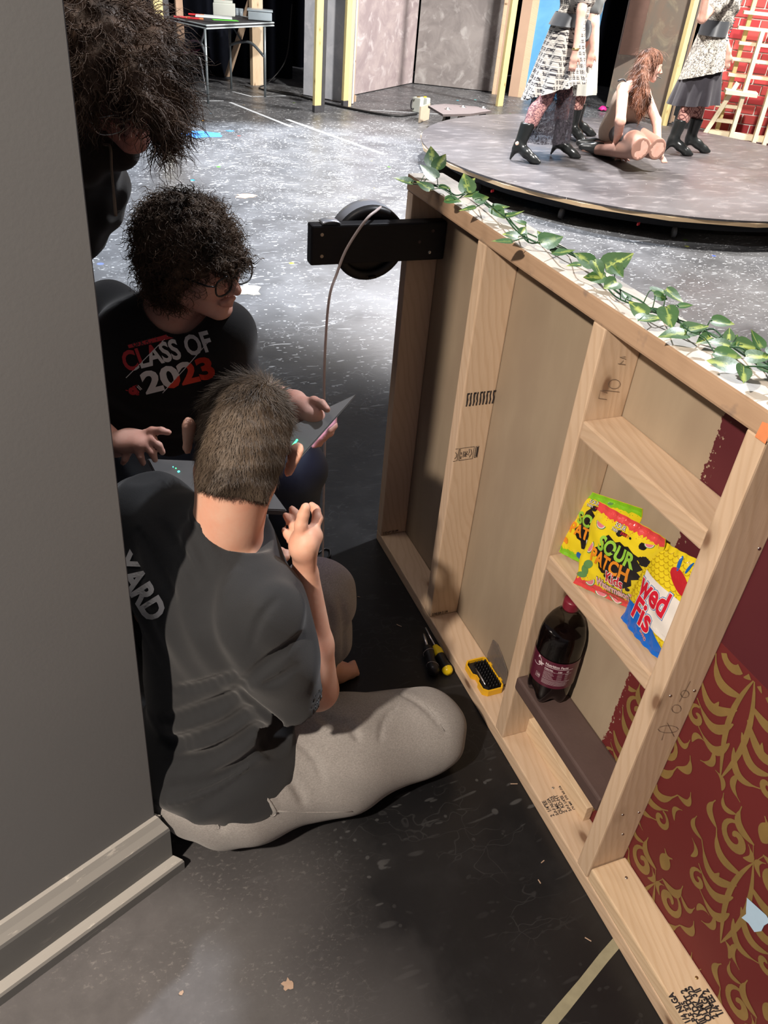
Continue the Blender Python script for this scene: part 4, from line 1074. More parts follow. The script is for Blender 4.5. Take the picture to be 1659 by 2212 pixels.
    put(strokes([[a1, b1]], .007*k*1.2), 'white_ink'); put(strokes([[a2, b2]], .006*k*1.2), 'white_ink')
    put(strokes([[(.12*k, .245*k, .7), (.62*k, .245*k, 1.)]], .055*k), 'red_ink')
    put(xf(text_tris('OAK HILLS', .055*k*1.3, .0005), .8, 1, .17*k, .228*k), 'ink')
    # rose emblem in the lower corner
    rose = merge([strokes([spiral(0, 0, .004, .034, 0, 2.2, 40, .8, 1.3)], .012), strokes([spiral(.03, -.022, .002, .02, 2, 1.5, 20, .8, 1.2)], .009), strokes([[(-.035, .01), (-.05, .02, .3)], [(.02, .03), (.05, .035, .3)]], .01)])
    put(xf(rose, k*1.4, k*1.4, -.0*k, -.235*k), 'red_ink'); put(strokes([[(.06*k, -.20*k), (.085*k, -.25*k)], [(.075*k, -.19*k), (.10*k, -.245*k)]], .010*k), 'white_ink')
    # jeans
    J = SDF((-.2, 1.28, .0), (.86, 2.42, .84), .007)
    J.ell(pel+V(0, 0, -.02), (.17, .13, .11), RT, 0)
    for h_, k_, a_ in ((hpL, kL, aL), (hpR, kR, aR)): J.cap(h_, k_, .092, .074, .05); J.cap(k_, a_+V(0, 0, .02), .072, .062, .03)
    J.ripple(lambda x, y, z: .002*np.sin(x*60+z*40+y*20))
    obj('jeans', J.mesh('jeans'), M['jeans'], root, label='dark blue jeans')
    for a_, sg in ((aL, 1), (aR, -1)):
        Q = SDF(a_-V(.12, .22, .13), a_+V(.12, .12, .1), .008); Q.ch([a_+V(0, .02, -.05), a_+V(.01, -.08, -.062), a_+V(.02, -.15, -.068)], [.046, .040, .032], .02); Q.plane(V(0, 0, .003), (0, 0, -1)); obj('shoe', Q.mesh('shoe'), M['black_plastic'], root)
    # hair: full curly mop
    L = lambda x, y, z: Hc+HB@Vector((x, y, z))
    Hh = SDF(Hc-V(.2, .2, .2), Hc+V(.2, .2, .2), .005)
    Hh.ell(L(0, -.024, .038), (.095, .112, .098), A, 0); Hh.ell(L(0, -.055, -.035), (.085, .070, .075), A, .03)
    Hh.ell(L(.0, .085, .035), (.050, .022, .022), A, .012)
    for s_ in (1, -1): Hh.ell(L(s_*.072, -.008, -.012), (.022, .04, .045), A, .02)
    Hh.ell(L(0, .085, -.045), (.066, .062, .072), A, .012, 'cut')
    Hh.ripple(lambda x, y, z: .0055*np.sin(x*110+4*np.sin(y*60))*np.sin(z*115+3*np.sin(x*70))+.004*np.sin(y*150+z*120))
    hair = obj('hair', Hh.mesh('hair'), M['hair_curly'], root, label='curly dark brown hair')
    r_, n_ = sample_faces(hair.data, 3600, 11)
    cr_ = np.array(L(0, -.03, .13)); fl_ = (r_-cr_)
    strands('hair_strands', r_-n_*.004, n_, fl_+np.array((0, 0, -.05)), .040, .0019, M['hair_curly'], root, curl=.0075, curls=1.6, seg=9, lift=.22, seed=12, jitter=.7)['kind'] = 'stuff'
    r_, n_ = sample_faces(hair.data, 1800, 21)
    strands('hair_strands', r_, n_, (r_-cr_)+np.array((0, 0, -.05)), .042, .0005, M['hair_curly'], root, curl=.010, curls=1.3, seg=9, lift=.45, seed=22, jitter=.9)['kind'] = 'stuff'
    spectacles('glasses', Hc+HB@V(0, .002, -.003), HB, 1.04, M['black_plastic'], root, .0020, label='dark rimmed glasses')
    # eyebrows and lips
    M['lips'] = skin_material('lips', (.52, .22, .20))
    # wristband
    d = (wrL-elL).normalized(); c = elL*.10+wrL*.90
    v, f = lathe([(.0285, -.006), (.0305, -.005), (.0305, .005), (.0285, .006)], c, d, 24); obj('wristband', mesh('wristband', v, f, True), M['black_plastic'], root)
    return root, pel, kL, kR
P2, PEL2, KL2, KR2 = person_glasses()
# what he sits on: a black rehearsal cube, hidden behind his knees
bx_ = thing('stage_box', (PEL2.x, PEL2.y+.02, 0), 'black box stool that the person with glasses sits on', 'stool')
hB = PEL2.z-.125
a_ = Vector((PEL2.x, PEL2.y+.03, 0)); R_ = Matrix.Rotation(-.35, 3, 'Z')
for dx, dy, sx, sy, sz, z, nm in [(0, 0, .36, .34, .018, hB-.009, 'lid'), (0, -.155, .34, .016, hB-.02, (hB-.02)/2, 'side'), (0, .155, .34, .016, hB-.02, (hB-.02)/2, 'side'), (-.165, 0, .016, .29, hB-.02, (hB-.02)/2, 'side'), (.165, 0, .016, .29, hB-.02, (hB-.02)/2, 'side')]:
    obj(nm, box_mesh(nm, sx, sy, sz, .002), M['black_wood'], bx_, a_+R_@V(dx, dy, 0)+V(0, 0, z), R_)

# ---- the laptop, opened wide
lt = thing('laptop', px(430, 1040, 1.66), 'thin dark grey laptop opened wide on the lap of the person with glasses', 'laptop')
M['laptop'] = plain('dark_grey_aluminium', (.15, .15, .152), .45, .15, .08, 30); M['led'] = None
def emit(name, c, s_): g = N(name); return g.done((0, 0, 0), .5, Emission_Color=(*c, 1), Emission_Strength=s_)
M['led_green'] = emit('green_indicator', (.05, 1, .25), 4); M['led_cyan'] = emit('cyan_indicator', (.1, 1, .8), 3)
def slab(name, c4, th, mat, parent, bev=.002):
    """thin plate on four corners"""
    c4 = [Vector(c) for c in c4]; n_ = (c4[1]-c4[0]).cross(c4[3]-c4[0]).normalized()
    if n_.z < 0: n_ = -n_
    bm = bmesh.new(); a = [bm.verts.new(c) for c in c4]; f = bm.faces.new(a); r = bmesh.ops.extrude_face_region(bm, geom=[f])
    for v in [g for g in r['geom'] if isinstance(g, bmesh.types.BMVert)]: v.co -= n_*th
    bmesh.ops.bevel(bm, geom=bm.edges[:], offset=bev, segments=2, affect='EDGES'); return obj(name, bm_mesh(bm, name), mat, parent)
b0, b1 = px(318, 990, 1.74), px(545, 1000, 1.72); b3 = b0+(px(372, 1090, 1.60)-b0); b2 = b1+(b3-b0)
base = slab('base', [b0, b3, b2, b1], .014, M['laptop'], lt)
lidB = slab('lid', [px(560, 955, 1.72), px(648, 990, 1.70), px(771, 850, 1.80), px(650, 908, 1.92)], .006, M['laptop'], lt)
lq = [px(560, 955, 1.72), px(648, 990, 1.70), px(771, 850, 1.80), px(650, 908, 1.92)]; lm_ = sum(lq, Vector())/4; ln = (lq[1]-lq[0]).cross(lq[3]-lq[0]).normalized()
if ln.z < 0: ln = -ln
so = (ln*.0008) if ln.dot(CAM-lm_) < 0 else (-ln*.0072)
M['screen'] = emit('lit_screen', (.75, .62, 1.), 2.5)
obj('screen', mesh('screen', [lm_+(q-lm_)*.90+so for q in lq], [(0, 1, 2, 3)]), M['screen'], lt, label='lit screen facing away from us')
p = px(385, 1024, 1.64)
nB = (b3-b0).cross(b1-b0).normalized()
if nB.z < 0: nB = -nB
for q, m_, r_ in [((386, 1019, 0), 'led_cyan', .0026), ((380, 1012, 0), 'led_green', .0012), ((374, 1009, 0), 'led_cyan', .0010)]:
    v = ray(q[0], q[1]); t_ = (b0-CAM).dot(nB)/v.dot(nB); p = CAM+v*t_+nB*.0006
    vv, ff = lathe([(.0001, .001), (r_, .0008), (r_, -.001)], p, nB, 8); obj('indicator_light', mesh('indicator_light', vv, ff), M[m_], lt)
e0, e1 = px(633, 962, 1.695), px(642, 950, 1.715)
obj('indicator_light', mesh('indicator_light', *ring_tube([e0, e1], .0022, 6)), M['led_green'], lt)

# ================================================================== PERSON LEANING IN AT TOP LEFT
def person_leaning():
    root = thing('person', V(-.16, 1.95, 0), 'standing person leaning over from behind the grey wall, wavy brown hair, black hoodie', 'person')
    Hc = px(252, 168, 1.50); HB = basis(cdir(.30, -.88, -.34), cdir(.08, .36, -.93)); A = np.array(HB)
    nb = px(165, 300, 1.66); shL, shR = px(190, 400, 1.80), px(40, 240, 1.70)
    ch_, pel = px(60, 420, 1.82), V(-.20, 2.08, .93)
    S = SDF((-.55, 1.30, -.005), (.42, 2.45, 1.72), .0065)
    head_shape(S, Hc, HB, 1.0, .2)
    S.cap(Hc+HB@V(0, -.03, -.06), nb, .054, .06, .03); S.cap(nb, ch_, .07, .12, .05); S.cap(ch_, pel, .12, .12, .05)
    S.cap(nb, shL, .05, .05, .04); S.cap(nb, shR, .05, .05, .04)
    elL, haL = px(165, 520, 1.88), px(188, 440, 1.70)
    elL = px(150, 540, 1.95)
    S.ch([shL, elL], [.05, .042], .02); hdL = px(100, 640, 1.85); S.ch([elL, hdL], [.042, .028], .02)
    S.cap(hdL, hdL+V(.0, -.07, -.03), .034, .026, .02, flat=(V(0, 0, 1), 1.5))
    for q in range(4): S.cap(hdL+V(-.024+.016*q, -.07, -.03), hdL+V(-.028+.018*q, -.13, -.07), .0095, .008, .003)
    S.ch([shR, V(shR.x-.08, shR.y+.1, .95), V(shR.x-.02, shR.y-.05, .78)], [.05, .042, .03], .02)
    for sx in (-.09, .09): S.ch([pel+V(sx, 0, -.05), V(pel.x+sx, pel.y-.02, .5), V(pel.x+sx, pel.y+.03, .06)], [.085, .06, .045], .03); S.cap(V(pel.x+sx, pel.y+.03, .04), V(pel.x+sx+.02, pel.y-.15, .03), .04, .03, .02)
    obj('body', S.mesh('body'), M['skin_c'], root, label='pinkish face seen from above')
    T = SDF((-.62, 1.40, .7), (.42, 2.45, 1.66), .007)
    T.cap(nb, ch_, .10, .16, .06); T.cap(ch_, pel, .165, .16, .06); T.cap(nb, shL, .075, .085, .05); T.cap(nb, shR, .075, .085, .05)
    T.ch([shL, shL*.45+elL*.55], [.082, .075], .03); T.ch([shR, V(shR.x-.08, shR.y+.1, .95), V(shR.x-.04, shR.y, .84)], [.08, .065, .05], .03)
    # hood bunched round the neck
    T.ch([nb+CR*.09+CU*.00, nb+CR*.10-CU*.04-CF*.03, nb-CU*.08-CF*.05, nb-CR*.09-CU*.02], .034, .02)
    T.ripple(lambda x, y, z: .004*np.sin(z*60+x*30)+.002*np.sin(x*90+y*40))
    obj('hoodie', T.mesh('hoodie'), cloth_material('black_hoodie_fleece', (.020, .016, .014), .3, fold=.5, bump=.5), root, label='black hooded sweatshirt')
    J = SDF((-.45, 1.75, .0), (.08, 2.35, 1.05), .012); J.ell(pel, (.17, .14, .13), None, 0)
    for sx in (-.09, .09): J.ch([pel+V(sx, 0, -.05), V(pel.x+sx, pel.y-.02, .5), V(pel.x+sx, pel.y+.03, .08)], [.1, .08, .07], .03)
    obj('trousers', J.mesh('trousers'), M['jeans'], root)
    for sx in (-.09, .09):
        Q = SDF((pel.x+sx-.1, pel.y-.3, -.01), (pel.x+sx+.12, pel.y+.15, .15), .01); Q.cap(V(pel.x+sx, pel.y+.04, .045), V(pel.x+sx+.02, pel.y-.17, .038), .05, .04, .01); Q.plane(V(0, 0, .003), (0, 0, -1)); obj('shoe', Q.mesh('shoe'), M['black_plastic'], root)
    L = lambda x, y, z: Hc+HB@Vector((x, y, z))
    Hh = SDF(Hc-V(.24, .24, .24), Hc+V(.24, .24, .24), .006)
    Hh.ell(L(0, -.020, .036), (.092, .115, .095), A, 0); Hh.ell(L(0, -.06, -.04), (.090, .08, .09), A, .03)
    # locks falling past the cheek on the right of the picture
    for pts, r in [([(330, 90, 1.44), (358, 150, 1.43), (372, 220, 1.44), (368, 285, 1.45)], .026), ([(315, 110, 1.42), (335, 190, 1.41), (352, 265, 1.42), (350, 300, 1.43)], .022), ([(300, 60, 1.45), (345, 110, 1.46), (362, 180, 1.47), (375, 250, 1.48)], .026), ([(215, 90, 1.40), (205, 150, 1.40), (190, 220, 1.41)], .022), ([(280, 120, 1.40), (300, 190, 1.395), (310, 235, 1.40)], .020)]:
        Hh.ch(spline([px(*q) for q in pts], 3), [r*(1-.45*i/(3*(len(pts)-1))) for i in range(3*(len(pts)-1)+1)], .02)
    Hh.ell(L(-.0, .095, -.05), (.060, .055, .060), A, .012, 'cut')
    Hh.ripple(lambda x, y, z: .004*np.sin(x*90+3*np.sin(z*50))+.003*np.sin(y*130+z*60))
    hair = obj('hair', Hh.mesh('hair'), M['hair_long'], root, label='tousled wavy brown hair')
    r_, n_ = sample_faces(hair.data, 3800, 31)
    cr_ = np.array(L(0.02, -.05, .13)); fl_ = (r_-cr_)+np.array((0, 0, -.16))
    strands('hair_strands', r_-n_*.003, n_, fl_, .070, .0014, M['hair_long'], root, curl=.007, curls=1.2, seg=9, lift=.06, seed=32, jitter=.45)['kind'] = 'stuff'
    r_, n_ = sample_faces(hair.data, 2200, 33)
    strands('hair_strands', r_, n_, (r_-cr_)+np.array((0, 0, -.16)), .075, .0004, M['hair_long'], root, curl=.011, curls=1.1, seg=10, lift=.2, seed=34, jitter=.8)['kind'] = 'stuff'
    spectacles('glasses', Hc+HB@V(0, .004, -.004), HB, 1.05, M['steel'], root, .0012, label='thin metal rimmed glasses')
    c0 = px(238, 312, 1.50)
    pts = spline([px(225, 312, 1.52), px(238, 318, 1.50), px(241, 365, 1.50), px(246, 420, 1.50), px(250, 466, 1.50)], 6)
    n = len(pts); obj('drawstring', mesh('drawstring', *ring_tube(pts, [.0028 if i < n-6 else .0034 for i in range(n)], 6), True), plain('drawstring_cord', (.20, .15, .11), .8, 0, .3, 200, .5), root, label='hanging hood drawstring')
    return root
P3 = person_leaning()
# ================================================================== LAMP BRACKET AND ROUND LAMP
br = beam('bracket_board', (.580, 1.901, 1.018), (.944, 1.901, 1.018), .038, .098, M['black_wood'], wf, (0, 0, 1), .005, label='black painted board fixed across the end stud')
for x, z, m in [(.607, 1.045, 'pine_pale'), (.608, .992, 'pine_pale'), (.905, 1.045, 'brown_paint'), (.870, 1.018, 'brown_paint'), (.902, .99, 'steel')]:
    v, f = lathe([(.0001, .0006), (.0035, .0012), (.0045, .0004), (.0045, -.001)], (x, 1.882, z), (0, -1, 0), 10); obj('screw_hole', mesh('screw_hole', v, f), M[m], wf)
rl = thing('stage_lamp', (.752, 1.965, .86), 'round black rimmed lamp with chrome housing mounted behind the black bracket board', 'lamp')
M['dark_metal'] = plain('dark_grey_metal', (.030, .030, .032), .45, .3, .1)
lc = V(.757, 1.955, 1.000); la = V(.0, -.86, -.10).normalized()
v, f = lathe([(.074, .018), (.078, .024), (.093, .024), (.098, .018), (.098, .002), (.094, -.002), (.074, .002)], lc, la, 56); obj('rim', mesh('rim', v+[], f, True), M['dark_metal'], rl)
v, f = lathe([(.0001, .006), (.075, .008), (.075, .004), (.0001, .002)], lc, la, 48); obj('front_disc', mesh('front_disc', v, f), M['black_plastic'], rl)
v, f = lathe([(.094, 0), (.097, -.022), (.094, -.045), (.072, -.068), (.030, -.082), (.0001, -.085)], lc, la, 48); M['brushed'] = plain('brushed_pale_metal', (.62, .66, .74), .28, .55, .08); obj('housing', mesh('housing', v, f, True), M['brushed'], rl)
beam('slot', lc+V(.000, -.022, -.088), lc+V(.020, -.022, -.086), .010, .006, M['black_plastic'], rl, bev=.001)
cv, cf_ = [], []
for i in range(9):
    a = -.9+1.8*i/8
    for y_ in (1.884, 1.918): cv.append((.632+.024*math.sin(a)/.78, y_, 1.060+.016*math.cos(a)))
    if i: cf_.append((2*i-2, 2*i, 2*i+1, 2*i-1))
o = obj('clip', mesh('clip', cv, cf_, True), M['brushed'], rl); md = o.modifiers.new('s', 'SOLIDIFY'); md.thickness = .0015
M['white_cord'] = plain('white_cord', (.72, .62, .60), .5, 0, .1)
q0 = aty(712, 640, 1.835); top = [lc+V(.02, -.02, .092), aty(812, 456, 1.895), aty(795, 470, 1.872), aty(770, 503, 1.868), aty(745, 545, 1.862), aty(728, 590, 1.850), q0]
pts = spline(top+[V(q0.x-.006, q0.y, .80), V(q0.x-.006, q0.y+.0, .66), V(q0.x+.002, q0.y, .50), V(q0.x+.0, q0.y-.02, .22), V(q0.x-.02, q0.y-.1, .02), V(q0.x-.06, q0.y-.22, .006), fl(640, 1085, .006)], 7)
cb_ = obj('power_cord', mesh('power_cord', *ring_tube(pts, .0035, 8), True), M['white_cord'], rl, label='white power cord hanging down to the floor')
for i in range(3):
    c = lc+V(.035+.012*i, -.01, .075-.006*i); v, f = ring_tube([c+V(.009*math.cos(a), .004*math.sin(a), .009*math.sin(a)) for a in [k/12*6.2832 for k in range(13)]], .0013, 5)
    obj('wire_ring', mesh('wire_ring', v, f, True), M['steel'], rl)

# ================================================================== CABLES AND POWER BOX ON THE FLOOR
M['grey_cable'] = plain('grey_cable', (.34, .32, .29), .5, 0, .12); M['black_cable'] = plain('black_cable', (.012, .012, .013), .45, 0, .1)
M['grey_plastic'] = plain('grey_plastic', (.10, .10, .105), .5, 0, .06)
pb = thing('power_box', fl(585, 1128), 'small flat grey power box among tangled cables on the floor', 'power box')
zt = .045; c4 = [fl(552, 1128, zt), fl(578, 1100, zt), fl(612, 1101, zt), fl(592, 1130, zt)]
slab('case', c4, zt-.002, M['grey_plastic'], pb, .003)
for i in range(3): q = c4[0].lerp(c4[3], .25+.25*i); box('socket', q+V(-.006, -.004, -.028), q+V(.006, .003, -.016), M['black_plastic'], pb, .001)
def cable(pp, r, mat, label, loops=6):
    pts = []
    for i, q in enumerate(pp): pts.append(fl(q[0], q[1], r+.001+(q[2] if len(q) > 2 else 0)))
    o = obj('cable', mesh('cable', *ring_tube(spline(pts, loops), r, 7), True), M[mat]); return tag(o, label, 'cable')
cable([(590, 1070), (600, 1082), (620, 1082), (652, 1086)], .0042, 'grey_cable', 'short grey cable end sticking out beside the seated man\'s ear')
cable([(575, 1088), (590, 1092), (612, 1088), (630, 1082), (652, 1086)], .0042, 'grey_cable', 'grey cable curving just below the shortest cable end')
cable([(600, 1072), (606, 1056), (616, 1050), (624, 1060), (622, 1078)], .0028, 'black_cable', 'thin black cable arching in a loop next to the ear')
cable([(568, 1104), (566, 1116), (580, 1124), (605, 1122), (640, 1116)], .0040, 'grey_cable', 'grey cable looping over the small power box')
cable([(560, 1142), (566, 1160), (572, 1178), (584, 1190), (600, 1197)], .0044, 'grey_cable', 'thick grey cable running down from the power box to the left hand')
cable([(552, 1150), (580, 1146), (605, 1143), (632, 1138)], .0040, 'grey_cable', 'straight grey cable passing below the power box toward the raised hand')
cable([(560, 1138, .02), (575, 1148, .03), (592, 1158, .02), (614, 1172, .01), (625, 1190, 0)], .0044, 'grey_cable', 'grey cable crossing diagonally over the others by the left hand')
cable([(590, 1130), (592, 1150), (592, 1168), (600, 1190), (612, 1212), (606, 1222), (597, 1213)], .0040, 'grey_cable', 'grey cable hanging into a small loop below the left fingertips')
cable([(555, 1160), (562, 1174), (580, 1186), (600, 1192), (625, 1197)], .0044, 'grey_cable', 'grey cable lying under the tangle nearest the man\'s neck')
cable([(600, 1222), (615, 1228), (635, 1226), (650, 1215)], .0036, 'black_cable', 'black cable lying on the floor under the raised wrist')
cable([(688, 1195), (700, 1186), (712, 1188), (713, 1200), (708, 1206)], .0036, 'black_cable', 'black cable loop peeking out above the man\'s left knee')
cable([(535, 1165), (545, 1175), (560, 1182), (580, 1200)], .0036, 'black_cable', 'black cable half hidden behind the neck of the seated man')

# ================================================================== SCREWDRIVERS
def driver(butt, tip, label, yellow, r=.0165):
    a, b = Vector(butt), Vector(tip); d = b-a; L_ = d.length; ax_ = d.normalized()
    t = thing('screwdriver', (a.x, a.y, 0), label, 'screwdriver')
    hl_ = .112 if yellow else .108
    prof = [(.0001, 0), (.010, .002), (.0155, .009), (.0165, .018), (.0150, .030), (.0125, .048), (.0145, .070), (.0155, .082), (.0150, .092), (.0115, .100), (.0085, hl_-.004), (.0001, hl_)]
    k = r/.0165
    def seg(p0, p1): return [(rr*k, h) for rr, h in prof if p0-1e-6 <= h <= p1+1e-6]
    if yellow:
        v, f = lathe(seg(.018, .070)+[(.0142*k, .074)], a, ax_, 20); obj('grip', mesh('grip', v, f, True), M['black_plastic'], t)
        v, f = lathe(seg(0, .018), a, ax_, 20); obj('end_cap', mesh('end_cap', v, f, True), M['yellow_plastic'], t, label='yellow rounded end cap')
        v, f = lathe([(.0146*k, .070)]+seg(.082, hl_), a, ax_, 20); obj('collar', mesh('collar', v, f, True), M['yellow_plastic'], t, label='yellow collar')
    else:
        v, f = lathe(seg(0, hl_), a, ax_, 20); obj('grip', mesh('grip', v, f, True), M['black_plastic'], t)
        for h_, tl in ((.030, .25), (.080, -.2)):
            R = frame_of(ax_); rr = .0158*k if h_ < .05 else .0162*k
            ring = [a+R@V(h_+tl*rr*math.cos(g), rr*math.cos(g), rr*math.sin(g)) for g in [q/24*6.2832 for q in range(25)]]
            obj('grip_line', mesh('grip_line', *ring_tube(ring, .0005, 4), True), M['white_cord'], t)
    s0 = a+ax_*(hl_-.002); v, f = lathe([(.0001, 0), (.0032 if yellow else .0048, 0), (.0032 if yellow else .0048, (b-s0).length-.004), (.0001, (b-s0).length)], s0, ax_, 12)
    obj('shaft', mesh('shaft', v, f, True), M['steel'], t)
driver((.790, 1.322, .0172), (.822, 1.475, .0172), 'black screwdriver with short chrome shaft lying on the floor beside the frame', False, .0172)
driver((.830, 1.312, .0158), (.838, 1.500, .0158), 'black and yellow screwdriver with long thin shaft touching the bottom plate', True, .0155)

# ================================================================== BIT SET
bs = thing('bit_set', (.898, 1.248, TH), 'open yellow-rimmed screwdriver bit set with smoky lid standing on the bottom plate', 'bit set')
Bx0, Bx1, By0, By1 = .866, .932, 1.190, 1.308
out = [(Bx0, By1-.012), (Bx0+.010, By1), (Bx1-.006, By1), (Bx1, By1-.006), (Bx1, By0+.012), (Bx1-.008, By0), (Bx0+.016, By0), (Bx0+.004, By0+.010), (Bx0+.004, By0+.038), (Bx0+.010, By0+.046), (Bx0+.010, By0+.062), (Bx0, By0+.070)]
cxm, cym = (Bx0+Bx1)/2, (By0+By1)/2
inn = [(cxm+(x-cxm)*.88, cym+(y-cym)*.93) for x, y in out]; n = len(out); z0, z1 = TH+.0005, TH+.020
vs = [(x, y, z0) for x, y in out]+[(x, y, z1) for x, y in out]+[(x, y, z1) for x, y in inn]+[(x, y, z0+.003) for x, y in inn]; fs = []
for i in range(n): j = (i+1) % n; fs += [(i, j, n+j, n+i), (n+i, n+j, 2*n+j, 2*n+i), (2*n+i, 2*n+j, 3*n+j, 3*n+i)]
fs.append(tuple(range(n))[::-1]); M['yel_org'] = plain('amber_plastic', (.75, .42, .01), .35, 0, .06)
obj('tray', mesh('tray', vs, fs), M['yel_org'], bs, label='amber yellow tray rim')
poly_prism('insert', inn, z0+.003, z0+.010, M['black_plastic'], bs)
bitme = mesh('bit', *lathe([(.0001, .012), (.0016, .0115), (.0024, .009), (.0036, .008), (.0038, -.004)], (0, 0, 0), (0, 0, 1), 8), True); M['black_oxide'] = plain('black_oxide', (.03, .03, .033), .25, .8, .2); bitme.materials.append(M['black_oxide'])
for i in range(4):
    for j in range(10): obj('bit', bitme, None, bs, (Bx0+.028+.0098*i, By0+.014+.0098*j, z0+.013))
v, f = lathe([(.0001, 0), (.0022, .001), (.0026, .010), (.0035, .012), (.0036, .045), (.0028, .047), (.0028, .060), (.0001, .061)], (Bx0+.019, By0+.024, z1-.001), (0.01, 1, 0), 12); obj('long_bit', mesh('long_bit', v, f, True), M['steel'], bs)
for y_ in (By0+.03, By0+.088): box('hinge', (Bx1-.001, y_-.006, z0+.006), (Bx1+.006, y_+.006, z1+.001), M['yel_org'], bs, .001)
M['smoky'] = (lambda g: g.done((.55, .50, .46), .12, 0, .5, Transmission_Weight=.85, IOR=1.15))(N('smoky_clear_plastic'))
lid = [(By0+.012, 0), (By0+.006, .012), (By0+.020, .045), (By0+.055, .062), (By1-.030, .075), (By1-.006, .070), (By1-.002, .012), (By1-.008, 0)]
l_ = poly_prism('lid', lid, 0, .003, M['smoky'], bs, 0, None, V(Bx1+.006, 0, z1-.004), V(0, 1, 0), V(.08, 0, 1).normalized(), V(-1, 0, .08))
bm_pts = strokes([[(By0+.02, .02), (By1-.015, .028)], [(By0+.03, .045), (By1-.02, .055)], [(By1-.045, .004), (By1-.040, .068)], [(By0+.05, .01), (By0+.055, .05)]], .0015)
flat('lid_rib', bm_pts, M['smoky'], V(Bx1+.002, 0, z1-.004), (0, 1, 0), V(.08, 0, 1), .001, bs)

# ================================================================== SODA BOTTLE
bc = V(.897, .995, .2625)
bt_ = thing('soda_bottle', bc, 'large plastic bottle of dark soda with maroon cap and label on the brown shelf', 'bottle')
shell = [(.046, .058), (.0505, .075), (.0505, .175), (.0500, .186), (.0485, .197), (.044, .215), (.036, .233), (.026, .248), (.0165, .258), (.0145, .264), (.0145, .276)]
M['clear'] = (lambda g: g.done((.93, .94, .92), .03, 0, .5, Transmission_Weight=1., IOR=1.12))(N('clear_bottle_plastic'))
M['cola'] = plain('dark_cola', (.006, .003, .003), .08, 0, .05)
def petal(z, r):
    return r
vs, fs = [], []; seg = 50; prof = [(.020, .010), (.034, .002), (.042, .004), (.0475, .016), (.0495, .035), (.0500, .055), (.0500, .075)]
for r, h in prof:
    for k in range(seg):
        g_ = 6.2832*k/seg; lob = (math.cos(5*g_)*.5+.5); dip = (1-lob)
        rr = r*(1-.10*dip*(1 if h < .03 else .25)); hh = h+(.016*dip if h < .03 else .006*dip if h < .05 else 0)
        vs.append(bc+V(rr*math.cos(g_), rr*math.sin(g_), hh))
for i in range(len(prof)-1):
    for k in range(seg): fs.append((i*seg+k, i*seg+(k+1) % seg, (i+1)*seg+(k+1) % seg, (i+1)*seg+k))
obj('petal_base', mesh('petal_base', vs, fs, True), M['cola'], bt_, label='five-lobed dark bottle base')
v, f = lathe([(.0495, .070), (.0498, .18), (.0480, .196), (.0445, .208), (.043, .2115), (.0001, .2118)], bc, (0, 0, 1), 48); obj('soda', mesh('soda', v, f, True), M['cola'], bt_)
v, f = lathe(shell, bc, (0, 0, 1), 48); obj('bottle_shell', mesh('bottle_shell', v, f, True), M['clear'], bt_)
v, f = lathe([(.0512, .066), (.0514, .070), (.0514, .140), (.0512, .144)], bc, (0, 0, 1), 64); M['maroon_label'] = plain('maroon_label', (.085, .012, .028), .25, 0, .06)
obj('label', mesh('label', v, f, True), M['maroon_label'], bt_, label='maroon label with white nutrition table')
v, f = lathe([(.0145, .262), (.0175, .262), (.0180, .266), (.0180, .282), (.0170, .286), (.0001, .2865)], bc, (0, 0, 1), 32); M['maroon_cap'] = plain('maroon_cap', (.16, .012, .025), .35, 0, .05)
obj('cap', mesh('cap', v, f, True), M['maroon_cap'], bt_, label='maroon screw cap')
toc = (CAM-bc); a0 = math.atan2(toc.y, toc.x)
def onbottle(x, y):       # x along the label to the right as seen from in front, y height
    a = a0+x/.0517; n_ = V(math.cos(a), math.sin(a), 0); return bc+n_*.0515+V(0, 0, y), n_
lt_ = lambda s_, size, x, y, b=0., sx=1.: xf(text_tris(s_, size, b), sx, 1., x, y)
L_ = [lt_('Nutrition Facts', .0098, -.018, .130, .0003, .85), lt_('er', .017, -.036, .121, .0005), lt_('r', .014, -.040, .136, .0004), lt_('Calories', .0058, -.018, .1185, .0002), lt_('150', .0064, .012, .1175, .0002), lt_('45', .0060, .031, .1190, .0002), lt_('150', .0064, -.0335, .088, .0002), lt_('%DV', .004, .030, .112), lt_('CALORIES', .0022, -.0335, .085)]
L_ += [rect2(-.018, .1265, .046, .1278), rect2(-.018, .1155, .008, .1163), rect2(.009, .1155, .044, .1160), rect2(-.018, .092, .044, .0928)]
for k in range(6): L_.append(rect2(-.018, .1115-.0032*k, .002+.002*(k % 3), .1121-.0032*k)); L_.append(rect2(.013, .1115-.0032*k, .024, .1119-.0032*k)); L_.append(rect2(.030, .1115-.0032*k, .037, .1119-.0032*k))
for k in range(6): L_.append(rect2(-.018, .0885-.0024*k, .040-.004*(k % 2), .0890-.0024*k))
L_.append(strokes([[(-.035+.013*math.cos(a)-.006, .127+.013*math.sin(a)) for a in [k/16*3.5-2.2 for k in range(17)]]], .0016))
L_.append(strokes([[(-.035, .083), (-.025, .083), (-.0245, .095), (-.035, .0955), (-.035, .083)]], .0006))
M['pinkish'] = plain('pale_pink_print', (.62, .52, .56), .5, 0, .05)
wrap('label_print', merge(L_), M['pinkish'], onbottle, bt_, .006, .0006, label='white label lettering')

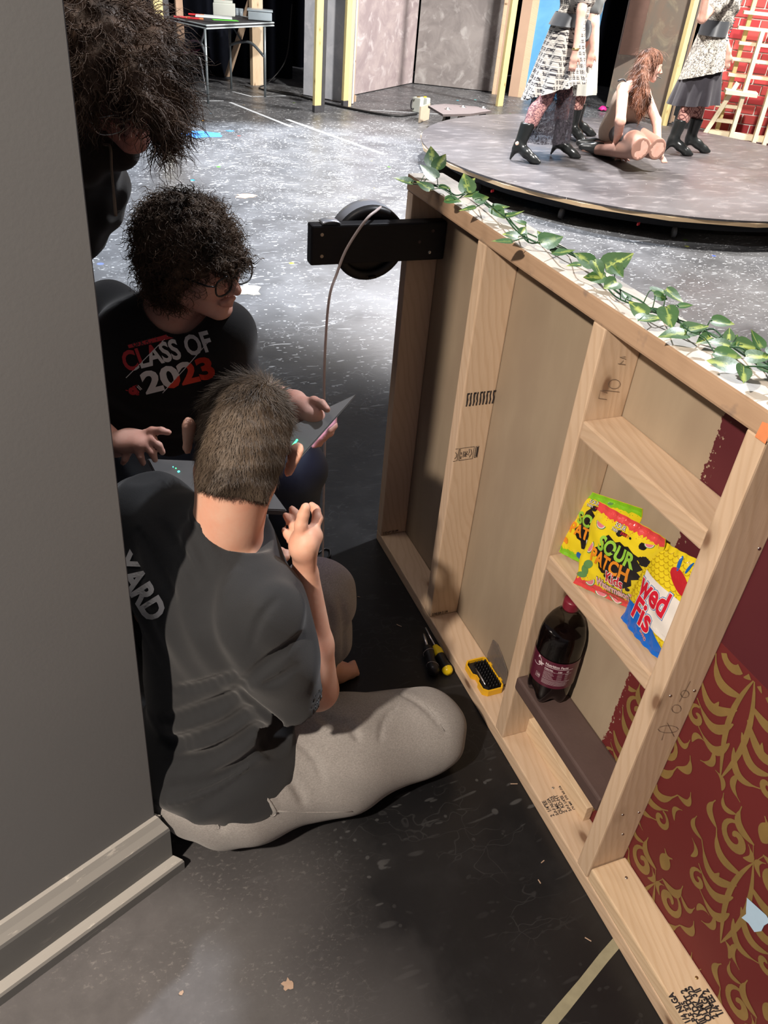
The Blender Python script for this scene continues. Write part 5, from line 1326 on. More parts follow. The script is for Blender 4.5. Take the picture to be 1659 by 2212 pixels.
# ================================================================== SNACK BAGS
def bag(name, label, TL, TR, BR, BL, bulge, body, seed, prints, parent=None, crimp=.05, warp=.006):
    TL, TR, BR, BL = (Vector(q) for q in (TL, TR, BR, BL)); n_ = (TR-TL).cross(BL-TL).normalized()
    if n_.dot(CAM-TL) < 0: n_ = -n_
    rng = random.Random(seed); ph = [rng.uniform(0, 6) for _ in range(8)]
    def P(u, v, side=1):
        uu, vv = min(max(u, 0), 1), min(max(v, 0), 1)
        base = TL.lerp(TR, uu).lerp(BL.lerp(BR, uu), 1-vv)
        env = (math.sin(math.pi*uu)**.55)*(math.sin(math.pi*min(max((vv-crimp)/(1-2*crimp), 0), 1))**.6)
        wr = .16*math.sin(uu*9+ph[0]+vv*3)*math.sin(vv*7+ph[1])+.09*math.sin(uu*23+ph[2]+5*vv)*(1 if vv < .25 or vv > .78 else .3)+.05*math.sin(vv*31+uu*11+ph[3])
        crk = warp*.25*math.sin(uu*40+ph[4])*(max(0, 1-env*2.))
        off = side*bulge*env*(1+wr)+warp*math.sin(uu*4+ph[5])*(1-env)+crk
        edge = .004*math.sin(vv*16+ph[6])*(1 if uu < .02 or uu > .98 else 0)
        return base+n_*off+(TR-TL).normalized()*edge
    t = thing(name, (BL+BR)/2, label, 'candy bag', 'candy bags on the middle shelf')
    nu, nv = 34, 44; vs, fs = [], []
    for s_ in (1, -1):
        b = len(vs)
        for j in range(nv+1):
            for i in range(nu+1): vs.append(P(i/nu, j/nv, s_*(1 if s_ > 0 else .75))-(n_*.0006 if s_ < 0 else n_*0))
        for j in range(nv):
            for i in range(nu):
                q = (b+j*(nu+1)+i, b+j*(nu+1)+i+1, b+(j+1)*(nu+1)+i+1, b+(j+1)*(nu+1)+i); fs.append(q if s_ > 0 else q[::-1])
    obj('bag_film', mesh('bag_film', vs, fs, True), body, t)
    def fn(x, y):
        e = .004; p = P(x, y); a = P(min(x+e, 1), y)-P(max(x-e, 0), y); b = P(x, min(y+e, 1))-P(x, max(y-e, 0)); m = a.cross(b).normalized()
        if m.dot(n_) < 0: m = -m
        return p, m
    for k, (tr, m, lift) in enumerate(prints):
        tr = ([(min(max(x, .003), .997), min(max(y, .003), .997)) for x, y in tr[0]], tr[1])
        wrap('bag_print', tr, M[m], fn, t, .03, lift)
    return t, fn
def foil(name, c): return plain(name, tuple(x*.82 for x in c), .26, 0, .04, 30, spec=.5)
M['bag_yellow'] = foil('yellow_bag_film', (.80, .64, .02)); M['p_green'] = foil('lime_green_print', (.22, .55, .02)); M['p_red'] = foil('coral_red_print', (.72, .07, .07)); M['p_black'] = foil('black_bag_print', (.015, .012, .012))
M['p_orange'] = foil('orange_bag_print', (.80, .28, .02)); M['p_lime'] = foil('lime_letter_print', (.30, .60, .06)); M['p_white'] = foil('white_bag_print', (.80, .78, .75)); M['p_crim'] = foil('crimson_print', (.62, .015, .04)); M['p_pink'] = foil('pink_melon_print', (.75, .22, .28))
M['p_dgreen'] = foil('dark_green_rind', (.12, .28, .09)); M['p_blue'] = foil('bright_blue_film', (.01, .14, .62)); M['p_scale'] = foil('mustard_scale_print', (.50, .34, .01)); M['p_blue2'] = foil('blue_drop_print', (.01, .12, .45)); M['p_redcandy'] = foil('red_candy_print', (.50, .02, .03))
def ragged(y0, y1, up, seed, n=40, amp=.03):
    rng = random.Random(seed); pts = []
    for i in range(n+1): pts.append((i/n, (y0 if up else y1)+rng.uniform(-amp, amp)*.6))
    other = [(1, y1 if up else y0), (0, y1 if up else y0)]
    vs = []; fs = []
    for i, (x, y) in enumerate(pts): vs += [(x, y), (x, (y1 if up else y0))]
    for i in range(n): fs.append((2*i, 2*i+1, 2*i+3, 2*i+2))
    sp_ = []
    for _ in range(70):
        x = rng.uniform(.02, .98); yy = (y0-abs(rng.gauss(0, .02))) if up else (y1+abs(rng.gauss(0, .02))); sp_.append(disc2(x, yy, rng.uniform(.002, .006), 5))
    return merge([(vs, fs)]+sp_)
def fat_word(s_, x, y, size, sx, rot=0, b=.012): return xf(text_tris(s_, 1, b), size*sx, size, x, y, rot)
def splat(cx, cy, r, seed, n=26):
    rng = random.Random(seed); pts = [(cx+math.cos(6.283*k/n)*r*rng.uniform(.75, 1.18)*1.25, cy+math.sin(6.283*k/n)*r*rng.uniform(.75, 1.15)) for k in range(n)]
    return [(cx, cy)]+pts, [(0, 1+k, 1+(k+1) % n) for k in range(n)]
def melon(cx, cy, r, rot):
    half = lambda rr, dy=0: xf(([(0, 0)]+[(rr*math.cos(3.1416*k/12), -rr*.75*math.sin(3.1416*k/12)+dy) for k in range(13)], [(0, 1+k, 2+k) for k in range(12)]), 1, 1, cx, cy, rot)
    return [(half(r), 'p_dgreen', .0010), (half(r*.86), 'p_white', .0012), (half(r*.72), 'p_pink', .0014)]
def sour(with_melon, seed):
    band = 'p_red' if with_melon else 'p_green'; ps = [(ragged(.90, .997, True, seed), band, .0007), (ragged(.003, .10, False, seed+1), band, .0007)]
    ps.append((splat(.56, .50, .27, seed), 'p_black', .0008))
    rng = random.Random(seed)
    for cx, cy, r in [(.46, .80, .05), (.62, .815, .02), (.80, .80, .055), (.30, .66, .03), (.58, .235, .045), (.45, .28, .025), (.78, .25, .03), (.88, .70, .02)]: ps.append((splat(cx, cy, r*.8, rng.randint(0, 99), 9), 'p_black', .0008))
    ps.append((fat_word('SOUR', .245, .535, .235, .88, -.04, .035), 'p_lime', .0014)); ps.append((fat_word('PATCH', .16, .365, .225, .84, -.04, .035), 'p_orange', .0014))
    ps.append((fat_word('Kids', .47, .235, .17, .82, -.04, .075), 'p_white', .0014)); ps.append((fat_word('Kids', .475, .238, .17, .82, -.04, .022), 'p_crim', .0018))
    ps.append((splat(.49, .585, .018, 3, 8), 'p_black', .0018))
    ps.append((fat_word('SOUR', .36, .885-.035, .075, .75, 0, .06), 'p_black', .0010)); ps.append((fat_word('SOUR', .36, .885-.035, .075, .75, 0, .01), 'p_white', .0014))
    ps.append((fat_word('THEN SWEET', .34, .80, .048, .75, 0, .07), 'p_black', .0010)); ps.append((fat_word('THEN', .34, .80, .048, .75), 'p_white', .0014)); ps.append((fat_word('SWEET', .47, .80, .048, .85), 'p_crim', .0014))
    if with_melon:
        ps.append((fat_word('Watermelon', .33, .135, .115, .80, -.02, .09), 'p_black', .0008)); ps.append((fat_word('Watermelon', .33, .135, .115, .80, -.02, .045), 'p_white', .0014)); ps.append((fat_word('Watermelon', .333, .137, .115, .80, -.02, .0), 'p_pink', .0017))
        ps.append((fat_word('ARTIFICIALLY FLAVORED', .48, .095, .036, .62), 'p_black', .0010))
        for q in [(.17, .80, .085, -.1), (.12, .50, .085, 1.2), (.86, .86, .06, .3), (.87, .22, .085, .15), (.24, .13, .08, .6), (.40, .055, .09, .1), (.60, .06, .09, -.15), (.80, .07, .07, .6), (.93, .48, .05, -1.1)]: ps += melon(*q)
        ps.append((splat(.88, .66, .055, 5, 22), 'p_black', .0012))
        ps.append((disc2(.16, .30, .075, 14, .05, .5), 'p_dgreen', .0009)); ps.append((disc2(.13, .22, .06, 14, .06), 'p_dgreen', .0009)); ps.append((disc2(.10, .15, .08, 14, .035, .3), 'p_dgreen', .0009))
    else:
        for q, m in [((.10, .80, .035), 'p_orange'), ((.12, .22, .05), 'p_orange'), ((.85, .82, .035), 'p_blue'), ((.38, .10, .05), 'p_blue2')]: ps.append((splat(q[0], q[1], q[2], 7, 10), m, .0010))
        ps.append((disc2(.62, .93, .03, 12, .02), 'p_dgreen', .0012))
    return ps
bag('candy_bag', 'yellow candy bag with lime green ends, left of and behind the watermelon bag', atx(1240, 1049, .925), atx(1384, 1098, .938), fl(1335, 1255, .637)+V(.0, 0, .0), fl(1208, 1192, .634), .016, M['bag_yellow'], 3, sour(False, 11))
bag('candy_bag', 'yellow watermelon candy bag with coral red ends in front of the other bags', atx(1300, 1083, .905), atx(1434, 1163, .912), fl(1384, 1330, .634), fl(1244, 1260, .634), .020, M['bag_yellow'], 8, sour(True, 21))
arcs = []
for j in range(16):
    for i in range(12):
        cx, cy = (i+(.5 if j % 2 else 0))*.095, .30+j*.047
        if cy < .995 and cx < 1.02: arcs.append([(cx+.047*math.cos(a), cy+.030*math.sin(a)) for a in [math.pi+math.pi*k/7 for k in range(8)]])
for j in range(5):
    for i in range(12):
        cx, cy = .42+(i+(.5 if j % 2 else 0))*.095, .08+j*.047
        if cx < 1.02: arcs.append([(cx+.047*math.cos(a), cy+.030*math.sin(a)) for a in [math.pi+math.pi*k/7 for k in range(8)]])
fish = [(strokes(arcs, .008), 'p_scale', .0007), (([(0.003, .003), (.997, .003), (.997, .04), (.62, .12), (.40, .30), (.003, .26)], [(0, 1, 2, 3, 4, 5)]), 'p_blue', .0010),
        (([(.12, .66), (.997, .60), (.997, .20), (.42, .22), (.20, .40)], [(0, 1, 2, 3, 4)]), 'p_white', .0011)]
def two(s_, x, y, sz, sx, rot):
    return [(fat_word(s_, x, y, sz, sx, rot, .075), 'p_blue2', .0013), (fat_word(s_, x, y, sz, sx, rot, .055), 'p_white', .0015), (fat_word(s_, x, y, sz, sx, rot, .03), 'p_crim', .0019)]
fish += two('wed', .14, .42, .33, 1.0, -.06); fish += two('Fis', .16, .17, .33, 1.05, -.10)
fish += [(disc2(.72, .76, .20, 18, .075, -.35), 'p_redcandy', .0012), (disc2(.60, .90, .075, 12, .028, 1.9), 'p_blue2', .0012), (disc2(.76, .905, .06, 12, .022, 1.3), 'p_blue2', .0012), (fat_word('BRAND', .40, .10, .05, .8, -.4, .02), 'p_orange', .0012)]
bag('candy_bag', 'yellow fish candy bag with scale pattern and blue bottom, beside the near stud', atx(1420, 1158, .928), atx(1528, 1222, .933), fl(1445, 1452, .634), fl(1344, 1336, .634), .014, M['bag_yellow'], 15, fish)

# ================================================================== IVY GARLAND
iv = thing('ivy_garland', (FX+.04, 1.2, FH+.041), 'artificial ivy garland with variegated leaves lying along the top of the frame', 'garland')
def leaf_mat():
    g = N('variegated_ivy_leaf'); v = g.co('Generated'); X, Y, Z = g.sep(v); p = g.pos(); r = g.rand()
    c = g.mix(g.noise(p, 40, 3), (.022, .085, .022), (.065, .165, .045)); c = g.mix(g.math('MULTIPLY', r, .4), c, (.10, .16, .08))
    d = g.math('ABSOLUTE', g.math('SUBTRACT', X, .5)); vein = g.mr(d, .02, .05, 1, 0)
    pat = g.math('MULTIPLY', g.mr(d, .05, .20, 1, 0), g.mr(g.noise(p, 70, 3), .47, .55))
    c = g.mix(g.math('MULTIPLY', g.math('MAXIMUM', pat, g.math('MULTIPLY', vein, .7)), g.mr(r, .1, .6, .3, 1)), c, (.42, .52, .13))
    g.bump(g.noise(p, 150, 2), .2, .001)
    return g.done(c, .38, 0, .5, Subsurface_Weight=.1, Subsurface_Radius=(.004, .006, .002), Subsurface_Scale=1.)
M['leaf'] = leaf_mat(); M['vine'] = plain('green_vine', (.025, .09, .035), .5, 0, .2)
def leaf_mesh(seed):
    rng = random.Random(seed); rows = [(0, 0), (.04, .17), (-.03+.04, .30), (.14, .40), (.30, .44), (.48, .38), (.66, .27), (.82, .15), (.93, .05), (1.0, 0)]
    vs, fs = [], []; cup = rng.uniform(.05, .30); curl_ = rng.uniform(-.25, .25); tw = rng.uniform(-.2, .2)
    rows = [(-.02, .0), (-.08, .16), (-.02, .32), (.14, .42), (.32, .43), (.50, .36), (.68, .25), (.84, .13), (.95, .045), (1.0, .002)]
    for y, w_ in rows:
        yc = max(y, .0)
        for s_ in (-1, -.5, 0, .5, 1):
            x = w_*s_; yy = y if abs(s_) == 1 else (yc if s_ == 0 else (y+yc)/2)
            z = cup*abs(x)*1.0+curl_*(yy-.3)**2+tw*x*yy; vs.append((x*.95, yy, z))
    for i in range(len(rows)-1):
        for k in range(4): fs.append((i*5+k, i*5+k+1, (i+1)*5+k+1, (i+1)*5+k))
    m = mesh('leaf', vs, fs, True); m.materials.append(M['leaf']); return m
lm = [leaf_mesh(s_) for s_ in range(6)]
# (x, y, length px, picture angle of the tip, uprightness 0..1)
LV = [(871, 392, 40, 175, .5), (933, 340, 44, 95, 1), (952, 352, 38, 60, 1), (926, 372, 44, 140, .8), (916, 400, 40, 125, .6), (1007, 398, 46, 100, 1), (1016, 396, 28, 50, .9), (1018, 422, 32, 200, .4), (1038, 431, 34, 20, .5), (1010, 452, 34, 180, .3), (978, 432, 34, -15, .2), (1082, 449, 34, 10, .5), (1076, 462, 40, -60, .2), (1110, 464, 40, 0, .2), (1120, 482, 30, 150, .5),
      (1085, 522, 42, 178, .3), (1104, 508, 34, 170, .5), (1190, 520, 54, 25, .8), (1182, 530, 32, 160, .4), (1215, 545, 48, 5, .4), (1170, 512, 30, 120, .6), (1262, 560, 46, 150, .7), (1292, 580, 42, -70, .7), (1335, 566, 66, 28, 1), (1335, 586, 34, -60, .9), (1285, 600, 46, 185, .2), (1318, 618, 46, -140, .7), (1425, 630, 40, 5, .4), (1428, 641, 32, 0, .6), (1455, 640, 44, -50, .6), (1480, 662, 28, -10, .4),
      (1378, 668, 46, 130, .6), (1402, 692, 52, 10, .3), (1445, 685, 54, -80, .6), (1455, 722, 60, 190, .3), (1500, 712, 54, 10, .3), (1560, 698, 44, -25, .6), (1560, 788, 64, 172, .5), (1570, 770, 54, -40, .5), (1606, 808, 48, -110, .6), (1555, 742, 46, 160, .6), (1582, 738, 40, 60, .5), (1615, 752, 54, -15, .4), (1640, 772, 54, -20, .5), (1632, 735, 44, 110, .8), (1575, 722, 30, 80, .8),
      (1240, 572, 30, 170, .4), (1350, 640, 28, 100, .3), (1520, 735, 36, -150, .3), (1660, 800, 50, -40, .4), (1130, 500, 26, 60, .5), (960, 405, 26, -30, .3), (1680, 760, 50, 40, .6), (1700, 830, 50, -100, .4)]
ztop = FH+.041
stem_px = [(882, 390), (915, 396), (960, 408), (985, 422), (1012, 418), (1050, 440), (1085, 462), (1115, 498), (1150, 520), (1190, 532), (1230, 548), (1272, 572), (1300, 600), (1330, 628), (1370, 655), (1420, 672), (1455, 690), (1500, 712), (1540, 722), (1580, 748), (1640, 790), (1720, 850)]
rng = random.Random(4); S1 = spline([fl(x, y, ztop+.008+rng.uniform(0, .010)) for x, y in stem_px], 5)
S2 = spline([fl(x+rng.uniform(-4, 14), y+rng.uniform(-8, 10), ztop+.006+rng.uniform(0, .02)) for x, y in stem_px[::1]], 5)
S3 = spline([fl(x+rng.uniform(-12, 12), y+rng.uniform(-12, 8), ztop+.006+rng.uniform(0, .03)) for x, y in stem_px[5:]], 5)
stems = [ring_tube(S1, .0018, 6), ring_tube(S2, .0014, 6), ring_tube(S3, .0013, 6)]
allS = S1+S2+S3
for i, (x, y, L_, ang, upr) in enumerate(LV):
    z = ztop+.012+.030*upr+rng.uniform(0, .006)
    a = math.radians(ang); d = CR*math.cos(a)+CU*math.sin(a)
    N_ = (V(0, 0, 1)*(1-.75*upr)-CF*(.75*upr+.05)+V(rng.uniform(-.25, .25), rng.uniform(-.25, .25), 0)).normalized()
    d = (d-N_*d.dot(N_)).normalized(); R_ = Matrix(((d.cross(N_).x, d.x, N_.x), (d.cross(N_).y, d.y, N_.y), (d.cross(N_).z, d.z, N_.z)))
    p = fl(x, y, z); t_ = (p-CAM).dot(CF); size = L_*t_/F*1.05; p0 = p-d*size*.45
    if p0.z < ztop+.004: p0.z = ztop+.004
    tip = p0+d*size
    if tip.z < ztop+.004 and FX-.002 < tip.x < PX+.008: p0.z += ztop+.004-tip.z
    o = bpy.data.objects.new('leaf', lm[i % 6]); link(o, iv); o.location = p0; o.rotation_euler = R_.to_euler(); o.scale = (size, size, size)
    q = min(allS, key=lambda s_: (s_-p0).length)
    stems.append(ring_tube(spline([q, (q+p0)/2+V(0, 0, .008), p0], 3), .0010, 5))
obj('vine_stem', mesh('vine_stem', *merge(stems), True), M['vine'], iv)
# ================================================================== SCENERY ON THE STAGE
def mottled(name, a, b, c_, scale=2.5):
    g = N(name); p = g.pos(); n1 = g.noise(p, scale, 5, .62, 1.2); n2 = g.noise(g.map(p, loc=(3, 1, 7)), scale*2.2, 4, .6, .8)
    c = g.mix(g.mr(n1, .38, .62), a, b); c = g.mix(g.mr(n2, .55, .72), c, c_); g.bump(n2, .1, .003); return g.done(c, .8, 0, .2)
M['mott_pink'] = mottled('sponged_pink_grey_paint', (.34, .28, .29), (.46, .39, .39), (.60, .55, .56)); M['mott_grey'] = mottled('sponged_warm_grey_paint', (.22, .20, .195), (.31, .285, .275), (.42, .40, .39)); M['mott_white'] = mottled('sponged_pale_paint', (.55, .57, .62), (.70, .71, .75), (.80, .80, .84))
M['mott_tan'] = mottled('sponged_tan_paint', (.42, .31, .24), (.33, .30, .25), (.58, .50, .36), 1.6); M['sky_blue'] = mottled('sky_blue_paint', (.10, .32, .62), (.14, .38, .68), (.16, .42, .72), 1.); M['tan_board'] = plain('tan_board', (.50, .34, .24), .8, 0, .1, 4)
M['dark_paint'] = plain('dark_grey_paint', (.05, .05, .055), .6, 0, .3); M['beige_board'] = plain('beige_board', (.60, .50, .38), .8, 0, .12)
def panel(name, a, b, h, mat, label, cat='scenery flat', th=.03, z0=.01, frame=True, back=1):
    a, b = Vector((a[0], a[1], 0)), Vector((b[0], b[1], 0)); d = (b-a); t = thing(name, (a+b)/2, label, cat)
    n_ = Vector((-d.y, d.x, 0)).normalized()*back; c = (a+b)/2+n_*th/2
    R = frame_of(d); obj('face', box_mesh('face', d.length, th, h, .002), mat, t, c+V(0, 0, z0+h/2), R)
    if frame:
        for u in (0, .5, 1): q = a.lerp(b, u)+d.normalized()*(.05 if u == 0 else (-.05 if u == 1 else 0))+n_*(th+.02); obj('frame_stile', box_mesh('frame_stile', .07, .038, h, .002), M['pine_tan'], t, q+V(0, 0, z0+h/2), R)
        for z in (.05, h-.05): obj('frame_rail', box_mesh('frame_rail', d.length, .02, .07, .002), M['pine_tan'], t, c+n_*(th/2+.052)+V(0, 0, z0+z), R)
    return t
H = 3.4
panel('painted_flat', fl(655, 206)[:2], fl(760, 226)[:2], H, M['mott_white'], 'narrow pale blue-white scenery flat beside the black curtain')
panel('painted_flat', (3.80, 10.78), (5.18, 12.02), H, M['mott_pink'], 'pinkish grey sponged flat left of the dark corner seam')
panel('painted_flat', (5.20, 12.00), (6.20, 11.42), H, M['mott_grey'], 'darker grey sponged flat right of the corner seam')
tw = thing('flat_edge_post', (6.3, 11.3, 0), 'tan and pale timber edge of the grey flat next to the blue panel', 'post')
for (x0, x1, m, z) in [(1062, 1070, 'pine_pale', 0), (1070, 1086, 'tan_board', 1), (1098, 1118, 'tan_board', 2), (1118, 1132, 'pine_pale', 3)]:
    a, b = fl(x0, 203+(x0-1062)*.12), fl(x1, 203+(x1-1062)*.12); n_ = V(b.y-a.y, a.x-b.x, 0).normalized(); obj('board', box_mesh('board', (b-a).length, .03, H, .002), M[m], tw, (a+b)/2+V(0, 0, H/2), frame_of(b-a))
panel('painted_flat', fl(1132, 211)[:2], fl(1262, 225)[:2], H, M['sky_blue'], 'sky blue painted flat behind the standing performers')
panel('painted_flat', fl(1308, 232)[:2], fl(1444, 268)[:2], H, M['mott_tan'], 'tan and grey sponged flat behind the kneeling performer')
def post(px0, w_, d_, mat, label, foot=True, h=H, name='timber_post', rot=.4, side=None):
    p = fl(*px0); t = thing(name, p, label, 'post'); R = Matrix.Rotation(rot, 3, 'Z')
    R2 = R@Matrix(((0, 0, 1), (0, 1, 0), (-1, 0, 0)))
    obj('timber', box_mesh('timber', h-.0, d_, w_, .003), mat, t, p+V(0, 0, h/2+.0), R2)
    if foot: obj('painted_foot', box_mesh('painted_foot', .07, d_+.004, w_+.004, .002), M['dark_paint'], t, p+V(0, 0, .036), R2)
    if side: obj('side_board', box_mesh('side_board', h, .02, .06, .003), M[side], t, p+R@V(w_/2+.032, .0, h/2), R2)
    return t
post((684, 242), .095, .04, M['pine_yellow'], 'yellowish timber post with dark grey side, left of the pair', side='dark_paint')
post((744, 231), .075, .04, M['pine_yellow'], 'yellowish timber post with bright edge, right of the pair', side='pine_pale')
post((362, 318), .085, .04, M['pine_yellow'], 'yellowish timber post behind the leaning person\'s hair', foot=False, side='dark_paint')
post((552, 184), .12, .06, M['pine_pale'], 'pale whitewashed timber post behind the folding table', foot=False, side='beige_board')
post((1078, 229), .11, .04, M['pine_yellow'], 'single yellow timber post in front of the blue panel edge', foot=False)
post((1432, 272), .11, .05, M['pine_yellow'], 'tall yellow timber post beside the right performer', foot=False, side='dark_paint')
post((396, 172), .10, .03, M['tan_board'], 'tan board upright left of the black curtain', foot=False, name='board_upright')
lb = thing('leaning_board', fl(488, 168), 'plank leaning diagonally against the pale post behind the table', 'board')
beam('board', fl(492, 170)+V(.0, 0, .03), fl(549, 193)+V(.25, .12, 1.6), .09, .03, M['pine_tan'], lb)
bb = thing('hanging_board', fl(1335, 240), 'dark brown board fixed upright along the edge of the tan flat', 'board')
a = fl(1300, 238); obj('board', box_mesh('board', 3., .03, .26, .004), plain('dark_brown_board', (.11, .06, .045), .8, 0, .2), bb, a+V(.15, -.1, .68+1.5), Matrix.Rotation(-.3, 3, 'Z')@Matrix(((0, 0, 1), (0, 1, 0), (-1, 0, 0))))
# black stage curtain hung in folds at the left
cu = obj('stage_curtain', drape('stage_curtain', (.4, 12.0, 0), (3.4, 12.1, 0), 4.2, M['velour'], .07, .3, 120, .0), M['velour']); tag(cu, 'black velour curtain hanging in folds behind the folding table', 'curtain')
cu = obj('stage_curtain', drape('stage_curtain', (7.1, 12.3, 0), (9.4, 12.4, 0), 4.2, M['velour'], .07, .3, 100, .0), M['velour']); tag(cu, 'black curtain in the gap behind the two standing performers at right', 'curtain')

# ------------------------------------------------------------------ brick wall, each brick its own piece
bw = thing('brick_flat', (8.3, 8.6, 0), 'red painted brick scenery wall with white joints behind the wooden steps', 'brick wall')
b0_ = V(7.86, 9.06, 0); bd = V(.80, -.60, 0); bn = V(-.60, -.80, 0); BW = 3.2
M['mortar'] = plain('white_mortar', (.72, .66, .60), .85, 0, .1, 30); M['brick'] = (lambda g: (g.rand(), g.done(g.mix(g.rand(), (.34, .035, .040), (.50, .085, .075)), .8, 0, .2))[1])(N('red_brick_paint'))
obj('backing', box_mesh('backing', BW, .03, 3.2, .002), M['mortar'], bw, b0_+bd*BW/2+V(0, 0, 1.6)-bn*.016, frame_of(bd))
bme = box_mesh('brick', .225, .014, .098, .004, 1); bme.materials.append(M['brick']); rng = random.Random(7)
for j in range(17):
    for i in range(14):
        u = .115+i*.238+(.119 if j % 2 else 0)
        if u+.11 > BW: continue
        c = b0_+bd*u+bn*.005+V(0, 0, .06+j*.112); obj('brick', bme, None, bw, c+bn*rng.uniform(0, .003), frame_of(bd))
# ------------------------------------------------------------------ wooden open steps in front of the bricks
ws = thing('wooden_steps', (7.9, 8.0, 0), 'open pale wooden steps and slats in front of the red brick wall', 'steps')
sO = V(7.42, 8.72, 0)
def atplane(x, y, O=sO, n_=bn): v = ray(x, y); return CAM+v*((O-CAM).dot(n_)/v.dot(n_))
M['pine_glow'] = wood('pine_bright', (.80, .70, .50), (.62, .48, .28), rough=.7)
for (x, y) in [(1606, 26), (1594, 59), (1596, 92), (1577, 126), (1573, 160)]:
    p = atplane(x, y); q = p+bd*1.3; beam('tread', p, q, .14, .032, M['pine_glow'], ws, (0, 0, 1))
for (x, y, w_, m) in [(1547, 286, .10, 'pine_yellow'), (1576, 302, .13, 'pine_glow'), (1626, 312, .13, 'pine_glow'), (1652, 306, .09, 'pine_glow')]:
    p = atplane(x, y, sO+bn*(.12 if m == 'pine_glow' else -.08)); p.z = 0.; q = p+V(0, 0, 2.6 if m == 'pine_yellow' else (1.15 if x < 1600 else 1.4)); beam('upright', p, q, .045, w_, M[m], ws, bn)
p = atplane(1566, 196, sO+bn*.10); beam('step_top', p, p+bd*.36, .26, .045, M['pine_glow'], ws, (0, 0, 1))
for (x, y, l_) in [(1546, 226, .30), (1542, 258, .26), (1528, 282, .8), (1530, 288, .9)]: p = atplane(x, y, sO+bn*.05); beam('crosspiece', p, p+bd*l_, .09, .035, M['pine_glow'], ws, (0, 0, 1))
p = atplane(1519, 290, sO+bn*.1); beam('brace', V(p.x, p.y, .0), V(p.x, p.y, 0)+bd*.22+V(0, 0, .62), .05, .05, M['pine_glow'], ws)

# ------------------------------------------------------------------ folding table with its things
ft = thing('folding_table', (2.25, 10.9, 0), 'black topped folding table with grey metal legs and white edge', 'table')
tc = [(1.56, 10.80), (1.86, 10.05), (2.80, 10.80), (2.50, 11.52)]
c4 = [V(x, y, .765) for x, y in tc]
slab('tabletop', [c4[0], c4[3], c4[2], c4[1]] if (c4[3]-c4[0]).cross(c4[1]-c4[0]).z < 0 else c4, .035, M['dark_paint'], ft, .004)
M['edge_white'] = plain('chipped_white_edge', (.60, .68, .70), .5, 0, .3, 12)
for a, b in [(1, 2), (0, 1), (2, 3)]:
    p, q = c4[a]+V(0, 0, -.003), c4[b]+V(0, 0, -.003); obj('edge_trim', mesh('edge_trim', *ring_tube([p, q], .007, 6)), M['edge_white'], ft); obj('edge_trim', mesh('edge_trim', *ring_tube([p+V(0, 0, -.030), q+V(0, 0, -.030)], .007, 6)), M['edge_white'], ft)
M['grey_steel'] = plain('grey_steel_tube', (.26, .30, .32), .4, .6, .1)
feet = [fl(450, 224), fl(500, 192), fl(573, 209)]; feet.append(V(1.62, 10.70, 0))
for p in feet: obj('leg', mesh('leg', *ring_tube([p, V(p.x, p.y, .73)], .014, 8), True), M['grey_steel'], ft)
obj('brace', mesh('brace', *ring_tube(spline([V(feet[0].x, feet[0].y, .42), V(1.84, 10.25, .55), V(1.80, 10.5, .57), V(1.74, 10.85, .48)], 6), .016, 6), True), M['grey_steel'], ft)
obj('brace', mesh('brace', *ring_tube(spline([V(feet[2].x, feet[2].y, .42), V(2.52, 10.78, .54), V(2.42, 10.95, .53), V(feet[1].x, feet[1].y, .48)], 6), .016, 6), True), M['grey_steel'], ft)
obj('brace', mesh('brace', *ring_tube([V(feet[0].x, feet[0].y, .72), V(1.83, 10.28, .56)], .010, 6)), M['grey_steel'], ft); obj('brace', mesh('brace', *ring_tube([V(feet[1].x, feet[1].y, .72), V(2.44, 10.92, .54)], .010, 6)), M['grey_steel'], ft)
zt = .766
def on_table(x, y): return fl(x, y, zt)
o = thing('first_aid_box', on_table(485, 36), 'small pale grey lidded box with red item on top, on the folding table', 'box'); p = on_table(485, 34)
R_ = Matrix.Rotation(-.25, 3, 'Z'); M['pale_plastic'] = plain('pale_grey_plastic', (.60, .63, .58), .5, 0, .05); M['red_plastic'] = plain('red_plastic', (.75, .04, .05), .4, 0, .05)
obj('box_body', box_mesh('box_body', .26, .17, .13, .01), M['pale_plastic'], o, p+V(0, 0, .067), R_); obj('lid', box_mesh('lid', .22, .15, .03, .006), M['pale_plastic'], o, p+V(-.01, 0, .147), R_)
k_ = obj('red_clip', box_mesh('red_clip', .05, .03, .02, .005), M['red_plastic'], o, p+V(-.02, 0, .171), R_)
o = thing('plastic_bin', on_table(560, 45), 'clear lidded plastic bin at the right end of the folding table', 'bin'); p = on_table(562, 44)+V(0, 0, .004); M['frost'] = plain('frosted_clear_plastic', (.38, .45, .50), .3, 0, .1)
obj('bin_body', box_mesh('bin_body', .28, .20, .09, .012), M['frost'], o, p+V(0, 0, .046), R_); obj('lid', box_mesh('lid', .30, .22, .018, .005), M['pale_plastic'] if False else M['frost'], o, p+V(0, 0, .100), R_)
M['paper'] = plain('white_paper', (.75, .80, .82), .8, 0, .04); M['p_lgreen'] = plain('bright_green_paper', (.15, .75, .08), .7, 0, .05)
for i, (x, y, m, lab, sx, sy, r_) in enumerate([(462, 38, 'paper', 'stack of white papers in the middle of the folding table', .42, .24, -.2), (486, 44, 'p_lgreen', 'bright green paper sticking out under the white papers', .30, .10, .1)]):
    p = on_table(x, y); q = obj('paper_stack', box_mesh('paper_stack', sx, sy, .014 if i == 0 else .003, .001), M[m], None, p+V(0, 0, .0095 if i == 0 else .0025), Matrix.Rotation(r_, 3, 'Z')); tag(q, lab, 'paper')
